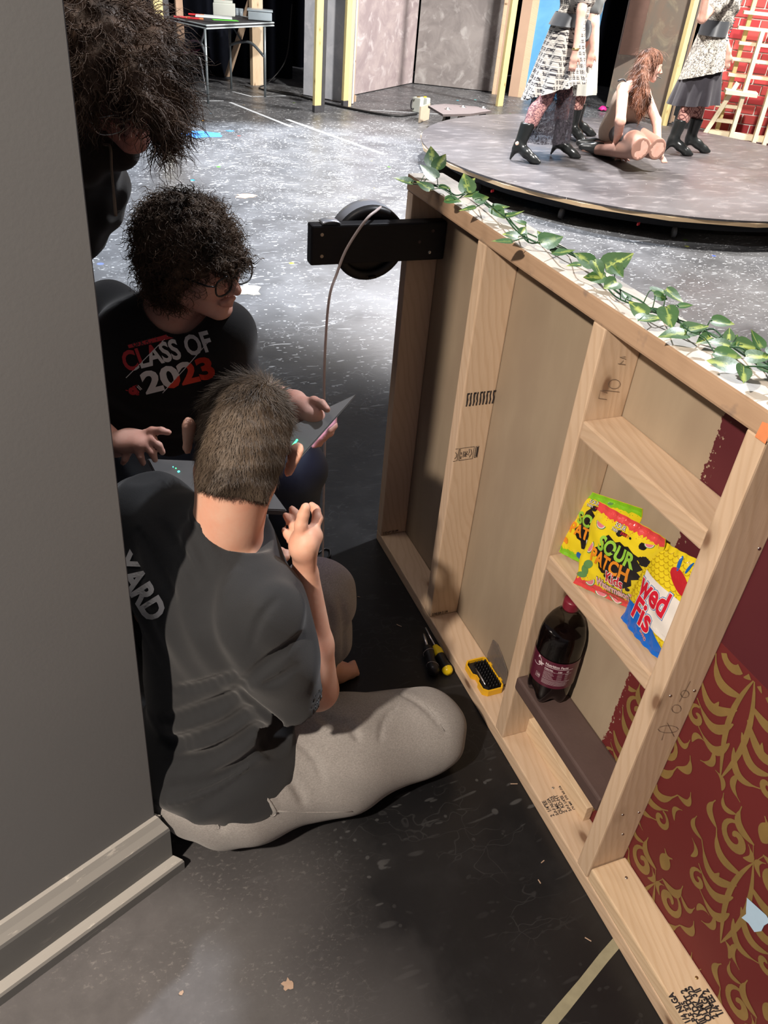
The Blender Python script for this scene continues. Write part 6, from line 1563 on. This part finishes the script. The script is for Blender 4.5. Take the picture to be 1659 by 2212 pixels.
for (x, y, r_, lab) in [(393, 39, -.1, 'red marker pen lying nearest the left end of the folding table'), (424, 34, -.3, 'red pen lying beside the white papers, farther back'), (422, 42, -.25, 'red pen lying beside the white papers, nearer the front edge')]:
    p = on_table(x, y); d = V(math.cos(r_), math.sin(r_), 0)*.09; q = thing('marker_pen', p, lab, 'pen')
    obj('barrel', mesh('barrel', *ring_tube([p-d+V(0, 0, .01), p+d*.5+V(0, 0, .01)], .010, 8)), M['red_plastic'], q); obj('cap', mesh('cap', *ring_tube([p+d*.5+V(0, 0, .01), p+d+V(0, 0, .01)], .011, 8)), M['orange_tape'], q)
for (x, y, lab) in [(512, 33, 'small clear cup beside the pale box on the folding table'), (521, 34, 'small clear cup next to the plastic bin on the folding table')]:
    p = on_table(x, y); q = thing('clear_cup', p, lab, 'cup'); v, f = lathe([(.022, .001), (.028, .075), (.026, .075), (.020, .006), (.0001, .006)], p, (0, 0, 1), 16); obj('cup_wall', mesh('cup_wall', v, f, True), M['frost'], q)
# chair
chp = V(1.62, 10.75, 0); ch = thing('school_chair', chp, 'maroon plastic school chair with chrome legs behind the left end of the table', 'chair'); M['maroon_shell'] = plain('maroon_plastic', (.16, .03, .07), .35, 0, .1)
cv, cf_ = [], []; cfw = V(.75, -.65, 0).normalized(); clt = V(-cfw.y, cfw.x, 0)
prof = [(.20, .44), (.10, .43), (0, .43), (-.12, .44), (-.17, .48), (-.20, .58), (-.22, .66), (-.24, .74), (-.25, .83)]
for i, (f_, z) in enumerate(prof):
    wd = .21 if i < 5 else [.16, .19, .22, .17][i-5]
    for k in range(9): s_ = (k/4-1); cv.append(chp+cfw*(f_+(.03*s_*s_ if i > 4 else 0))+clt*wd*s_+V(0, 0, z+.02*s_*s_*(i < 5)))
    if i: cf_ += [((i-1)*9+k, (i-1)*9+k+1, i*9+k+1, i*9+k) for k in range(8)]
o = obj('seat_shell', mesh('seat_shell', cv, cf_, True), M['maroon_shell'], ch); md = o.modifiers.new('s', 'SOLIDIFY'); md.thickness = .012
for s_ in (1, -1):
    for e in (.22, -.20): obj('leg', mesh('leg', *ring_tube(spline([chp+clt*.17*s_+cfw*e*.4+V(0, 0, .415), chp+clt*.19*s_+cfw*e*.9+V(0, 0, .36), chp+clt*.21*s_+cfw*e*1.15+V(0, 0, .005)], 5), .012, 8), True), M['chrome'], ch)
# cable on floor at the back
pts = [fl(650, 208, .008), fl(600, 200, .008), fl(560, 190, .008), fl(580, 178, .03), V(3.2, 11.7, .3), V(3.3, 11.8, .9)]
tag(obj('cable', mesh('cable', *ring_tube(spline(pts, 8), .008, 6), True), M['black_cable']), 'black cable trailing along the floor in front of the back curtain', 'cable')
tag(obj('cable', mesh('cable', *ring_tube(spline([fl(650, 208, .012), fl(700, 222, .012), fl(800, 243, .012), fl(860, 250, .012), fl(900, 246, .012)], 8), .014, 6), True), M['black_cable']), 'thick black cable crossing the stage floor toward the small floor light', 'cable')

# ------------------------------------------------------------------ round platform
DC, DR, DZ = V(5.19, 6.54, 0), 2.05, .20
pf = thing('round_platform', DC, 'large round rolling stage platform with scuffed dark top and raw plywood edge', 'platform')
M['ply_edge'] = plain('plywood_edge', (.62, .44, .26), .75, 0, .2, 6)
NS = 20; poly = [DC+V(DR*math.cos(a), DR*math.sin(a), 0) for a in [6.2832*(k+.35)/NS for k in range(NS)]]
rnd = [DC+V(DR*math.cos(a), DR*math.sin(a), 0) for a in [6.2832*k/96 for k in range(96)]]
def discm(name, ring, z0, z1, mat, par, sc=1., lab=None):
    n = len(ring); vs = [DC+(p-DC)*sc+V(0, 0, z0) for p in ring]+[DC+(p-DC)*sc+V(0, 0, z1) for p in ring]
    fs = [(i, (i+1) % n, n+(i+1) % n, n+i) for i in range(n)]+[tuple(range(n))[::-1], tuple(range(n, 2*n))]; return obj(name, mesh(name, vs, fs), mat, par, label=lab)
def top_mat2():
    g = N('scuffed_platform_top'); p = g.pos(); n1 = g.noise(p, 1.6, 4); n2 = g.noise(g.map(p, (1, 2.5, 1), rot=(0, 0, .5)), 5, 5, .65)
    c = g.mix(n1, (.045, .042, .045), (.10, .092, .095)); c = g.mix(g.mr(n2, .52, .75), c, (.19, .175, .175))
    sp = g.mr(g.vor(p, 14), .04, .07, 1, 0); st = g.mr(g.vor(g.map(p, (1, 7, 1), rot=(0, 0, -.5)), 3), .04, .06, 1, 0); sp = g.math('MULTIPLY', g.math('MAXIMUM', sp, st), g.mr(g.noise(p, 4, 2), .45, .6))
    c = g.mix(sp, c, (.6, .57, .55)); g.bump(n2, .2, .003); return g.done(c, g.mr(n1, .3, .7, .32, .5), 0, .5)
M['disc_top'] = top_mat2()
discm('platform_top', rnd, DZ-.014, DZ, M['disc_top'], pf); discm('ply_layer', poly, DZ-.042, DZ-.0145, M['ply_edge'], pf, 1.008, 'raw plywood layer with faceted edge')
discm('under_frame', rnd, DZ-.12, DZ-.043, M['black_wood'], pf, .93)
for k in range(14):
    a = 6.2832*k/14+.2; c = DC+V(math.cos(a), math.sin(a), 0)*(DR-.14)+V(0, 0, .042); ax_ = V(-math.sin(a), math.cos(a), 0)
    v, f = lathe([(.0001, -.015), (.036, -.015), (.040, -.010), (.040, .010), (.036, .015), (.0001, .015)], c, ax_, 16); obj('caster', mesh('caster', v, f, True), M['grey_plastic'], pf)
for (x, y) in [(1152, 407), (1376, 458), (1584, 470)]:
    p = fl(x, y, .06); obj('red_tag', box_mesh('red_tag', .035, .01, .02, .002), M['red_plastic'], pf, DC+(Vector((p.x, p.y, 0))-DC).normalized()*(DR-.06)+V(0, 0, .09), Matrix.Rotation(.5, 3, 'Z'))
# small drive platform and floor light behind it
dp = thing('drive_platform', fl(1000, 268), 'small low grey plywood cart with bolted casters behind the round platform', 'cart')
zt = .21; M['cart_grey'] = plain('cart_grey_paint', (.12, .10, .10), .7, 0, .2)
pts = [fl(925, 228, zt), fl(957, 247, zt), fl(1015, 246, zt), (fl(1062, 239, zt)), fl(1030, 230, zt), fl(960, 224, zt)]
bm = bmesh.new(); vv = [bm.verts.new(p) for p in pts]; f_ = bm.faces.new(vv); r = bmesh.ops.extrude_face_region(bm, geom=[f_])
for v in [g for g in r['geom'] if isinstance(g, bmesh.types.BMVert)]: v.co.z -= .022
obj('deck', bm_mesh(bm, 'deck'), M['cart_grey'], dp)
for (x, y) in [(967, 236), (1044, 233), (1000, 231)]:
    p = fl(x, y, zt); v, f = lathe([(.0001, .018), (.016, .016), (.020, .002), (.04, .002), (.04, 0)], p, (0, 0, 1), 12); obj('bolt', mesh('bolt', v, f, True), M['steel'], dp)
    v, f = lathe([(.0001, -.02), (.055, -.02), (.055, .02), (.0001, .02)], V(p.x, p.y, .07), (1, .3, 0), 16); obj('caster', mesh('caster', v, f, True), M['black_plastic'], dp)
    box('caster_fork', V(p.x-.03, p.y-.03, .07), V(p.x+.03, p.y+.03, zt-.022), M['dark_metal'], dp)
b_ = [fl(900, 262, 0), fl(932, 240, 0)]
obj('side_board', box_mesh('side_board', .30, .02, .17, .003), M['beige_board'], dp, fl(915, 262, 0)+V(0.0, 0, .087), Matrix.Rotation(.8, 3, 'Z'))
fl_l = thing('floor_light', fl(905, 250), 'small grey twin floor light box standing beside the drive cart', 'light')
for i, (x, y) in enumerate([(901, 243), (915, 243)]):
    p = fl(x, y); obj('housing', box_mesh('housing', .075, .12, .16, .012), M['pale_plastic'], fl_l, p+V(0, 0, .085), Matrix.Rotation(.5, 3, 'Z')); obj('knob', mesh('knob', *lathe([(.0001, .012), (.02, .010), (.02, 0)], p+V(0, 0, .165), (0, 0, 1), 12)), M['yellow_plastic'] if i else M['brass'], fl_l)
obj('handle', mesh('handle', *ring_tube(spline([fl(893, 243)+V(0, 0, .14), fl(887, 243)+V(0, 0, .13), fl(887, 243)+V(0, 0, .05), fl(893, 243)+V(0, 0, .04)], 5), .008, 6), True), M['black_plastic'], fl_l)

# ================================================================== PERFORMERS
M['skin_d'] = skin_material('skin_lit', (.80, .52, .42)); M['boot'] = plain('black_boot_leather', (.018, .020, .020), .28, 0, .2); M['auburn'] = hair_material('auburn_hair', (.07, .024, .012), (.32, .13, .07)); M['brown_hair'] = hair_material('brown_hair', (.05, .03, .02), (.16, .10, .06))
M['satin'] = cloth_material('charcoal_satin', (.035, .038, .043), .2, 60, .1, rough=.4); M['black_chiffon'] = cloth_material('black_skirt_cloth', (.030, .027, .033), .3, 80, .3, fold=1.)
def pattern_cloth(name, kind, light, dark, sc_):
    g = N(name); p = g.co()
    if kind == 'check':
        X, Y, Z = g.sep(p); 
        def band(v, k, w_): return g.math('LESS_THAN', g.math('FRACT', g.math('MULTIPLY', v, k)), w_)
        h = g.math('ADD', X, g.math('MULTIPLY', Y, .6)); a = g.math('MAXIMUM', band(h, sc_, .32), band(Z, sc_, .32)); b = g.math('MAXIMUM', band(h, sc_*3.1, .4), band(Z, sc_*3.1, .4))
        m = g.math('SUBTRACT', g.math('MULTIPLY_ADD', b, .45, .15), g.math('MULTIPLY', a, .45)); c = g.mix(g.mr(m, 0, .5), light, dark)
    elif kind == 'net':
        X, Y, Z = g.sep(p); h = g.math('ADD', X, g.math('MULTIPLY', Y, .5))
        def dg(s_): return g.math('LESS_THAN', g.math('FRACT', g.math('MULTIPLY', g.math('ADD', h, g.math('MULTIPLY', Z, s_*.55)), sc_)), .22)
        c = g.mix(g.math('MAXIMUM', dg(1), dg(-1)), light, dark)
    else:
        n1 = g.noise(p, sc_, 4, .7, 1.5); c = g.mix(g.mr(n1, .47, .53), light, dark)
    g.bump(g.noise(p, 30, 3), .4, .01); return g.done(c, .85, 0, .2)
M['check'] = pattern_cloth('cream_black_check_weave', 'check', (.62, .58, .52), (.05, .045, .05), 24.); M['speckle'] = pattern_cloth('cream_grey_speckled_knit', 'noise', (.66, .62, .54), (.13, .12, .11), 55.)
M['fishnet'] = pattern_cloth('fishnet_stocking', 'net', (.60, .33, .28), (.16, .06, .06), 38.); M['lace_leg'] = pattern_cloth('lace_stocking', 'noise', (.60, .32, .29), (.15, .07, .09), 60.)
def lace_sheer():
    g = N('sheer_black_lace'); p = g.co(); n_ = g.noise(p, 24, 4, .6, 2.); a = g.mr(n_, .42, .6, .35, .95); g.set(g.b.inputs['Alpha'], a); return g.done((.035, .030, .038), .7, 0, .2)
M['lace'] = lace_sheer(); M['vest'] = cloth_material('beige_vest_cloth', (.36, .28, .22), .15); M['grey_leather'] = cloth_material('grey_leather', (.13, .14, .14), .2, 60, .2, rough=.5); M['ivory'] = cloth_material('ivory_skirt_cloth', (.62, .62, .56), .1, fold=.6)
FWD_S = {}
def boot_mesh(heel, d, h=.30, lean=V(0, 0, 0), res=.008):
    """ankle boot with a curved heel; heel = point on the floor, d = toe direction"""
    d = Vector(d).normalized(); z = V(0, 0, 1); S = SDF(heel-V(.34, .34, .02), heel+V(.34, .34, h+.10), res)
    ank = heel+d*.045+z*.115+lean*.1
    S.cap(ank, heel+d*.055+z*h+lean*.35, .046, .064, .03); S.ch([ank, heel+d*.13+z*.075, heel+d*.20+z*.034, heel+d*.255+z*.020], [.045, .038, .034, .017], .03)
    S.ch([heel+d*.03+z*.085, heel+d*.012+z*.045, heel+z*.008], [.033, .014, .010], .015); S.plane(heel+V(0, 0, .001), (0, 0, -1)); S.plane(heel+d*.055+z*h+lean*.35, z, .004)
    return S.mesh('boot')
def standing(label, heels, toes, hip, chest, fwd, arms, top_m, skirt, leg_m, hair_m, boots_h=.30, leg_lab=None, hair_len=.25, skip_head=False):
    root = thing('person', DC*0+V(hip[0], hip[1], DZ), label, 'person'); root_loc = root
    hip, chest, fwd = Vector(hip), Vector(chest), Vector(fwd).normalized(); lat = V(fwd.y, -fwd.x, 0); RT = np.array(Matrix(((lat.x, fwd.x, 0), (lat.y, fwd.y, 0), (0, 0, 1))))
    nb = chest+V(0, 0, .22)+fwd*.0; Hc = nb+V(0, 0, .17)+fwd*.03
    lo = np.minimum(np.array(hip)-.6, np.array(hip)-.6); S = SDF((hip.x-.62, hip.y-.62, DZ-.01), (hip.x+.62, hip.y+.62, Hc.z+.16), .010)
    head_shape(S, Hc, basis(fwd, (0, 0, 1)), 1., .2); S.cap(Hc-V(0, 0, .06), nb, .052, .055, .03); S.cap(nb, chest, .06, .11, .05); S.ell(chest, (.15, .11, .18), RT, .05); S.ell(chest*.45+hip*.55, (.125, .095, .16), RT, .06); S.ell(hip, (.165, .125, .13), RT, .06)
    knees = []
    for k, (he, to) in enumerate(zip(heels, toes)):
        he = Vector(he); h_ = hip+lat*(.085 if k == 0 else -.085); an = he+V(0, 0, .13)+(Vector(to)-he).normalized()*.05; kn = h_*.48+an*.52+fwd*.035; knees.append((h_, kn, an))
        S.ch([h_, kn, an], [.085, .056, .028], .03); S.ell(kn*.6+an*.4-fwd*.012, (.048, .050, .11), None, .03); S.cap(an, an+(Vector(to)-he).normalized()*.09-V(0, 0, .075), .028, .018, .02)
    for k, (el, wr, fingers_dir) in enumerate(arms):
        sh = chest+lat*(.165 if k == 0 else -.165)+V(0, 0, .14); S.ch([sh, el, wr], [.048, .038, .024], .02); S.cap(nb, sh, .05, .048, .03)
        S.cap(wr, Vector(wr)+Vector(fingers_dir)*.06, .024, .034, .012, flat=(lat, 1.5))
        fd = Vector(fingers_dir).normalized()
        for q in range(4): b_ = Vector(wr)+fd*.085+fwd*(-.024+.016*q); S.ch([b_, b_+fd*.035+lat*.004, b_+fd*.06-lat*.006], [.010, .009, .0075], .003)
        b_ = Vector(wr)+fd*.04+fwd*.030; S.ch([b_, b_+fd*.03+fwd*.018, b_+fd*.055+fwd*.02], [.011, .010, .008], .004)
    obj('body', S.mesh('body'), M['skin_d'], root)
    # stockings
    Q = SDF((hip.x-.5, hip.y-.5, DZ), (hip.x+.5, hip.y+.5, hip.z), .009)
    for h_, kn, an in knees: Q.ch([h_, kn, an], [.088, .061, .041], .03); Q.ell(kn*.6+an*.4-fwd*.012, (.055, .058, .113), None, .03)
    Q.plane(V(0, 0, hip.z-.20), (0, 0, 1)); Q.plane(V(0, 0, DZ+boots_h-.03), (0, 0, -1)); obj('stockings', Q.mesh('stockings'), M[leg_m], root, label=leg_lab)
    for he, to in zip(heels, toes): obj('boot', boot_mesh(Vector(he), Vector(to)-Vector(he), boots_h, (hip-Vector(he))*V(1, 1, 0)*.5), M['boot'], root, label='black heeled lace-up boot')
    # top
    T = SDF((hip.x-.45, hip.y-.45, hip.z-.1), (hip.x+.45, hip.y+.45, nb.z+.08), .010)
    T.ell(chest, (.178, .140, .19), RT, 0); T.ell(chest*.5+hip*.5, (.15, .12, .15), RT, .05)
    for k, (el, wr, fd) in enumerate(arms): sh = chest+lat*(.165 if k == 0 else -.165)+V(0, 0, .14); T.cap(nb-V(0, 0, .04), sh, .055, .065, .04); T.cap(sh, sh*.35+Vector(el)*.65, .068, .074, .03)
    T.ripple(lambda x, y, z: .005*np.sin(z*55+x*30)+.003*np.sin(x*70+y*60)); T.cap(nb+V(0, 0, .02), nb+V(0, 0, .2), .062, .07, .01, 'cut')
    obj('blouse', T.mesh('blouse'), M[top_m], root)
    # skirts: (material, top z offset, bottom z, radius bottom x, y, waviness, cut slope, name, label)
    for (m, z0, z1, r0, r1, wv, slope, nm, lab) in skirt:
        n_ = 72; vs, fs = [], []; rows = 14
        for j in range(rows+1):
            t = j/rows
            for i in range(n_):
                a = 6.2832*i/n_; rr = r0+(r1-r0)*t**.85; z = z0+(z1+slope*math.sin(a+.6)-z0)*t
                rip = 1+wv*t*math.sin(a*9+.8*math.sin(a*2))+wv*.5*t*math.sin(a*17)
                c = Vector((hip.x, hip.y, 0))+(Vector((heels[0][0]+heels[1][0], heels[0][1]+heels[1][1], 0))/2+fwd*.06-Vector((hip.x, hip.y, 0)))*(t*.45)
                vs.append(c+lat*rr*math.cos(a)*rip+fwd*rr*.80*math.sin(a)*rip+V(0, 0, z))
            if j: fs += [((j-1)*n_+i, (j-1)*n_+(i+1) % n_, j*n_+(i+1) % n_, j*n_+i) for i in range(n_)]
        o = obj(nm, mesh(nm, vs, fs, True), M[m], root, label=lab)
    Hh = SDF(Hc-V(.2, .2, .4), Hc+V(.2, .2, .2), .011); B_ = basis(fwd, (0, 0, 1)); A = np.array(B_)
    Hh.ell(Hc+B_@V(0, -.02, .04), (.088, .108, .095), A, 0); Hh.ch([Hc+B_@V(0, -.09, 0), Hc+B_@V(0, -.11, -.15), Hc+B_@V(0, -.11, -hair_len)], [.08, .085, .05], .04); Hh.ell(Hc+B_@V(0, .09, -.04), (.065, .06, .075), A, .01, 'cut')
    Hh.ripple(lambda x, y, z: .004*np.sin(x*60+y*70)); obj('hair', Hh.mesh('hair'), M[hair_m], root)
    return root, hip, lat, fwd
def P2z(x, y, z): p = fl(x, y, z); return V(p.x, p.y, z)
fA = V(.95, -.3, 0)
A_, hipA, latA, fwA = standing('standing performer in cream and black checked dress with black sash and sheer lace underskirt', [P2z(1102, 345, DZ), P2z(1190, 334, DZ)], [P2z(1142, 352, DZ), P2z(1234, 341, DZ)], (4.17, 6.56, 1.08), (4.24, 6.60, 1.44), fA,
    [((4.10, 6.30, 1.32), (4.06, 6.22, 1.06), (.02, 0, -1)), ((4.30, 6.85, 1.30), (4.42, 6.80, 1.10), (.1, 0, -1))], 'check',
    [('check', 1.27, .72, .145, .30, .10, .10, 'checked_skirt', 'cream and black checked skirt with uneven hem'), ('lace', .80, .34, .20, .27, .06, .02, 'lace_underskirt', 'sheer black lace underskirt'), ('satin', 1.29, 1.20, .150, .165, .01, 0, 'belt', 'wide black belt')], 'lace_leg', 'brown_hair', leg_lab='patterned lace stockings')
# sash hanging from the belt
def ribbon(name, pts, ws, mat, root, nrm, label=None):
    vs, fs = [], []; pts = spline(pts, 5); n = len(pts)
    for i, p in enumerate(pts):
        t = (pts[min(i+1, n-1)]-pts[max(i-1, 0)]).normalized(); s_ = t.cross(Vector(nrm)).normalized(); w_ = np.interp(i/(n-1), np.linspace(0, 1, len(ws)), ws)
        for k in range(5): q = k/4-.5; vs.append(p+s_*w_*q*2+Vector(nrm)*.012*math.sin(k*2.4+i*.3))
        if i: fs += [((i-1)*5+k, (i-1)*5+k+1, i*5+k+1, i*5+k) for k in range(4)]
    o = obj(name, mesh(name, vs, fs, True), mat, root, label=label); md = o.modifiers.new('s', 'SOLIDIFY'); md.thickness = .006; return o
cn = V(-.5, -.8, .1).normalized()
ribbon('sash', [px(1212, 45, 7.02), px(1214, 80, 7.0), px(1222, 115, 7.0)], [.05, .075, .015], M['satin'], A_, cn, 'charcoal satin sash'); ribbon('sash', [px(1228, 48, 7.0), px(1240, 90, 6.98), px(1250, 130, 6.98), px(1247, 160, 7.0)], [.05, .04, .03, .01], M['satin'], A_, cn, 'charcoal satin sash')
ribbon('sash', [px(1230, 45, 7.05), px(1258, 62, 7.02), px(1262, 90, 7.02)], [.03, .085, .03], M['satin'], A_, cn, 'charcoal satin sash')
p = px(1186, 121, 6.95); obj('bracelet', mesh('bracelet', *lathe([(.027, -.008), (.030, 0), (.027, .008)], V(4.06, 6.22, 1.07), (0, 0, 1), 16)), M['brass'], A_)
B_p = standing('performer in grey leather vest and ivory skirt, mostly hidden behind the checked dress', [P2z(1226, 300, DZ), V(5.02, 7.5, DZ)], [P2z(1256, 310, DZ), V(5.26, 7.42, DZ)], (4.79, 7.28, 1.08), (4.82, 7.30, 1.42), fA,
    [((4.72, 7.06, 1.2), (4.78, 7.05, 1.0), (0, 0, -1)), ((4.84, 7.5, 1.25), (4.86, 7.5, 1.0), (0, 0, -1))], 'grey_leather', [('ivory', 1.26, .60, .15, .235, .05, .02, 'ivory_skirt', 'ivory skirt')], 'fishnet', 'brown_hair')
D_, hipD, latD, fwD = standing('performer in speckled cream tunic, black belt and fishnets, standing before brick wall', [P2z(1434, 330, DZ), P2z(1474, 326, DZ)], [P2z(1478, 336, DZ), P2z(1514, 330, DZ)], (5.87, 6.80, 1.10), (5.92, 6.82, 1.45), V(.93, -.36, 0),
    [(px(1517, 40, 6.85), px(1533, -50, 6.60), (.3, .1, 1.)), ((6.1, 7.0, 1.25), (6.2, 6.9, 1.05), (.2, 0, -1))], 'speckle',
    [('black_chiffon', .95, .62, .20, .275, .09, .03, 'black_skirt', 'black ruffled skirt'), ('speckle', 1.22, .86, .150, .225, .05, .06, 'draped_overskirt', 'speckled cream draped overskirt'), ('satin', 1.30, 1.18, .150, .152, .0, 0, 'belt', 'wide black corset belt')], 'fishnet', 'brown_hair', leg_lab='fishnet stockings')
for k in range(8): p = px(1586-2.2*k, 44+6.2*k, 6.98); v, f = lathe([(.0001, .006), (.008, .003), (.008, 0)], p, cn, 8); obj('stud', mesh('stud', v, f), M['chrome'], D_)

# ---- kneeling performer
def kneeling():
    hip = V(4.93, 6.60, .42); fw = V(.90, -.42, 0).normalized(); lat = V(fw.y, -fw.x, 0)
    root = thing('person', V(hip.x, hip.y, DZ), 'kneeling performer with long auburn hair, beige vest and black lace shorts, leaning on one hand', 'person')
    neck = px(1378, 182, 6.82); ch_ = neck*.62+hip*.38; Hc = px(1405, 143, 6.80); HB = basis(V(.90, -.36, -.12), V(.1, -.03, 1)); A = np.array(HB)
    shR = px(1346, 192, 6.72); shL = px(1392, 200, 6.95); haR = P2z(1330, 343, DZ); elR = px(1340, 262, 6.62)
    S = SDF((4.45, 5.9, DZ-.01), (5.7, 7.05, 1.25), .0085)
    head_shape(S, Hc, HB, 1.0, .2); S.cap(Hc+HB@V(0, -.03, -.06), neck, .05, .052, .03); S.cap(neck, ch_, .07, .125, .05); S.cap(ch_, hip, .12, .14, .06)
    S.cap(neck, shR, .05, .048, .04); S.cap(neck, shL, .05, .048, .04)
    wr = haR+V(-.01, .02, .07); S.ch([shR, elR, wr], [.050, .042, .027], .02); S.cap(wr, haR+V(.02, -.03, .022), .026, .030, .015, flat=(V(0, 0, 1), 1.5))
    for q, (dx, dy) in enumerate([(-.075, -.045), (-.03, -.085), (.015, -.095), (.055, -.08)]): S.ch([haR+V(.015+dx*.3, -.04+dy*.2, .018), haR+V(.01+dx*.7, -.035+dy*.7, .022), haR+V(.01+dx, -.035+dy, .008)], [.012, .0105, .008], .003)
    S.ch([haR+V(.03, 0, .03), haR+V(.075, -.02, .02), haR+V(.10, -.04, .010)], [.013, .012, .009], .004)
    elL = px(1418, 262, 6.98); wl = px(1422, 322, 6.85); S.ch([shL, elL, wl], [.048, .04, .026], .02); S.cap(wl, wl+V(.02, -.03, -.05), .026, .028, .015)
    for q in range(4): S.cap(wl+V(.02+.013*q, -.03, -.06), wl+V(.04+.016*q, -.05, -.10), .010, .008, .003)
    k1, k2 = px(1388, 325, 6.62), px(1420, 322, 6.72); k1.z = max(k1.z, DZ+.08); k2.z = max(k2.z, DZ+.08)
    for s_, k_ in ((1, k1), (-1, k2)):
        h_ = hip+lat*.09*s_; S.ch([h_, k_], [.10, .070], .03); an = h_-fw*.18+V(0, 0, -hip.z+DZ+.05); S.ch([k_+V(0, 0, -.01), an], [.062, .04], .03); S.cap(an, an-fw*.12, .036, .028, .02)
    S.plane(V(0, 0, DZ+.002), (0, 0, -1)); obj('body', S.mesh('body'), M['skin_d'], root)
    T = SDF((4.5, 6.1, DZ), (5.5, 7.05, 1.15), .0085); T.cap(neck-V(0, 0, .08), ch_, .085, .135, .04); T.cap(ch_, hip+V(0, 0, .02), .135, .150, .05); T.ripple(lambda x, y, z: .003*np.sin(z*70+x*40)); T.plane(ch_+(neck-ch_)*.62, (neck-ch_), .01)
    obj('camisole', T.mesh('camisole'), M['satin'], root, label='dark camisole')
    # vest: open shell over the back and sides
    W_ = SDF((4.5, 6.1, DZ), (5.5, 7.05, 1.15), .0085); W_.cap(neck-V(0, 0, .07), ch_, .095, .150, .04); W_.cap(ch_, hip+V(0, 0, -.02), .150, .178, .05); W_.plane(ch_+(neck-ch_)*.72, (neck-ch_), .01); W_.plane(V(0, 0, hip.z-.10), (0, 0, -1), .01)
    W_.cap(hip+fw*.22, neck+fw*.13, .15, .085, .01, 'cut'); W_.cap(shR, shR-V(0, 0, .02), .075, None, .01, 'cut')
    obj('vest', W_.mesh('vest'), M['vest'], root, label='open beige vest')
    Q = SDF((4.45, 5.9, DZ-.01), (5.7, 7.05, .8), .0085)
    for s_, k_ in ((1, k1), (-1, k2)): h_ = hip+lat*.09*s_; Q.cap(h_, h_*.42+k_*.58, .118, .096, .04)
    K_ = SDF((4.45, 5.9, DZ-.01), (5.7, 7.05, .8), .0085)
    for s_, k_ in ((1, k1), (-1, k2)): h_ = hip+lat*.09*s_; K_.cap(h_, k_, .110, .086, .01); K_.cap(k_+V(0, 0, -.01), h_-fw*.18+V(0, 0, -hip.z+DZ+.05), .066, .045, .02)
    K_.plane(V(0, 0, DZ+.003), (0, 0, -1)); obj('stockings', K_.mesh('stockings'), cloth_material('sheer_brown_stocking', (.36, .19, .14), .12, rough=.5), root, label='sheer brown stockings')
    Q.ell(hip, (.165, .15, .12), None, .04); Q.plane(V(0, 0, DZ+.003), (0, 0, -1)); obj('shorts', Q.mesh('shorts'), M['black_chiffon'], root, label='black lace trimmed shorts')
    for s_, k_ in ((1, k1), (-1, k2)):
        h_ = hip+lat*.09*s_; an = h_-fw*.18+V(0, 0, -hip.z+DZ+.06); Q = SDF(an-V(.3, .3, .1), an+V(.35, .3, .12), .010); Q.ch([an+fw*.16, an, an-fw*.14], [.055, .05, .03], .03); Q.plane(V(0, 0, DZ+.003), (0, 0, -1)); obj('boot', Q.mesh('boot'), M['boot'], root)
    Hh = SDF(Hc-V(.3, .3, .48), Hc+V(.3, .3, .2), .0085); Hh.ell(Hc+HB@V(0, -.02, .04), (.085, .105, .090), A, 0)
    for pts, r in [([(1392, 128, 6.80), (1376, 165, 6.76), (1380, 205, 6.70), (1392, 238, 6.68)], .048), ([(1396, 125, 6.74), (1388, 165, 6.68), (1396, 200, 6.66), (1404, 228, 6.66)], .038), ([(1380, 150, 6.85), (1370, 185, 6.82), (1374, 205, 6.80)], .04)]:
        P_ = spline([px(*q) for q in pts], 3); Hh.ch(P_, [r*(1-.45*i/len(P_)) for i in range(len(P_))], .02)
    Hh.ell(Hc+HB@V(0, .10, -.045), (.066, .065, .080), A, .01, 'cut'); Hh.ripple(lambda x, y, z: .0045*np.sin(x*70+y*80+2*np.sin(z*22)))
    hr = obj('hair', Hh.mesh('hair'), M['auburn'], root, label='long auburn hair')
    r_, n_ = sample_faces(hr.data, 1500, 3, lambda c, n: ((c-np.array(Hc))@A)[:, 1] < .02); strands('hair_strands', r_, n_, np.tile(np.array((0., 0., -1.)), (1500, 1))+(r_-np.array(Hc))*1, .12, .0030, M['auburn'], root, curl=.008, curls=1., seg=6, lift=.04, kind='blade', seed=3, jitter=.15)['kind'] = 'stuff'
    for a_, b_ in ((shR, ch_), (shL, ch_)): obj('strap', mesh('strap', *ring_tube(spline([a_+V(0, 0, .055)-fw*.06, a_+V(.0, 0, .062), a_+fw*.08-V(0, 0, .06)], 5), .008, 6), True), M['satin'], root)
    obj('headset_mic', mesh('headset_mic', *ring_tube([Hc+HB@V(.05, .070, -.062), Hc+HB@V(.03, .115, -.066)], .003, 6)), M['black_plastic'], root)
kneeling()
p = fl(1301, 237, .05); o = thing('pink_flower', fl(1301, 240), 'small bright pink flower lying at the back of the stage', 'flower'); M['hot_pink'] = plain('hot_pink', (.85, .03, .30), .6, 0, .1)
for k in range(5): a = k*1.2566; v, f = lathe([(.0001, .015), (.03, .012), (.035, 0), (.0001, -.01)], fl(1301, 240)+V(.03*math.cos(a), .03*math.sin(a), .035), (math.cos(a), math.sin(a), 1), 8); obj('petal', mesh('petal', v, f, True), M['hot_pink'], o)
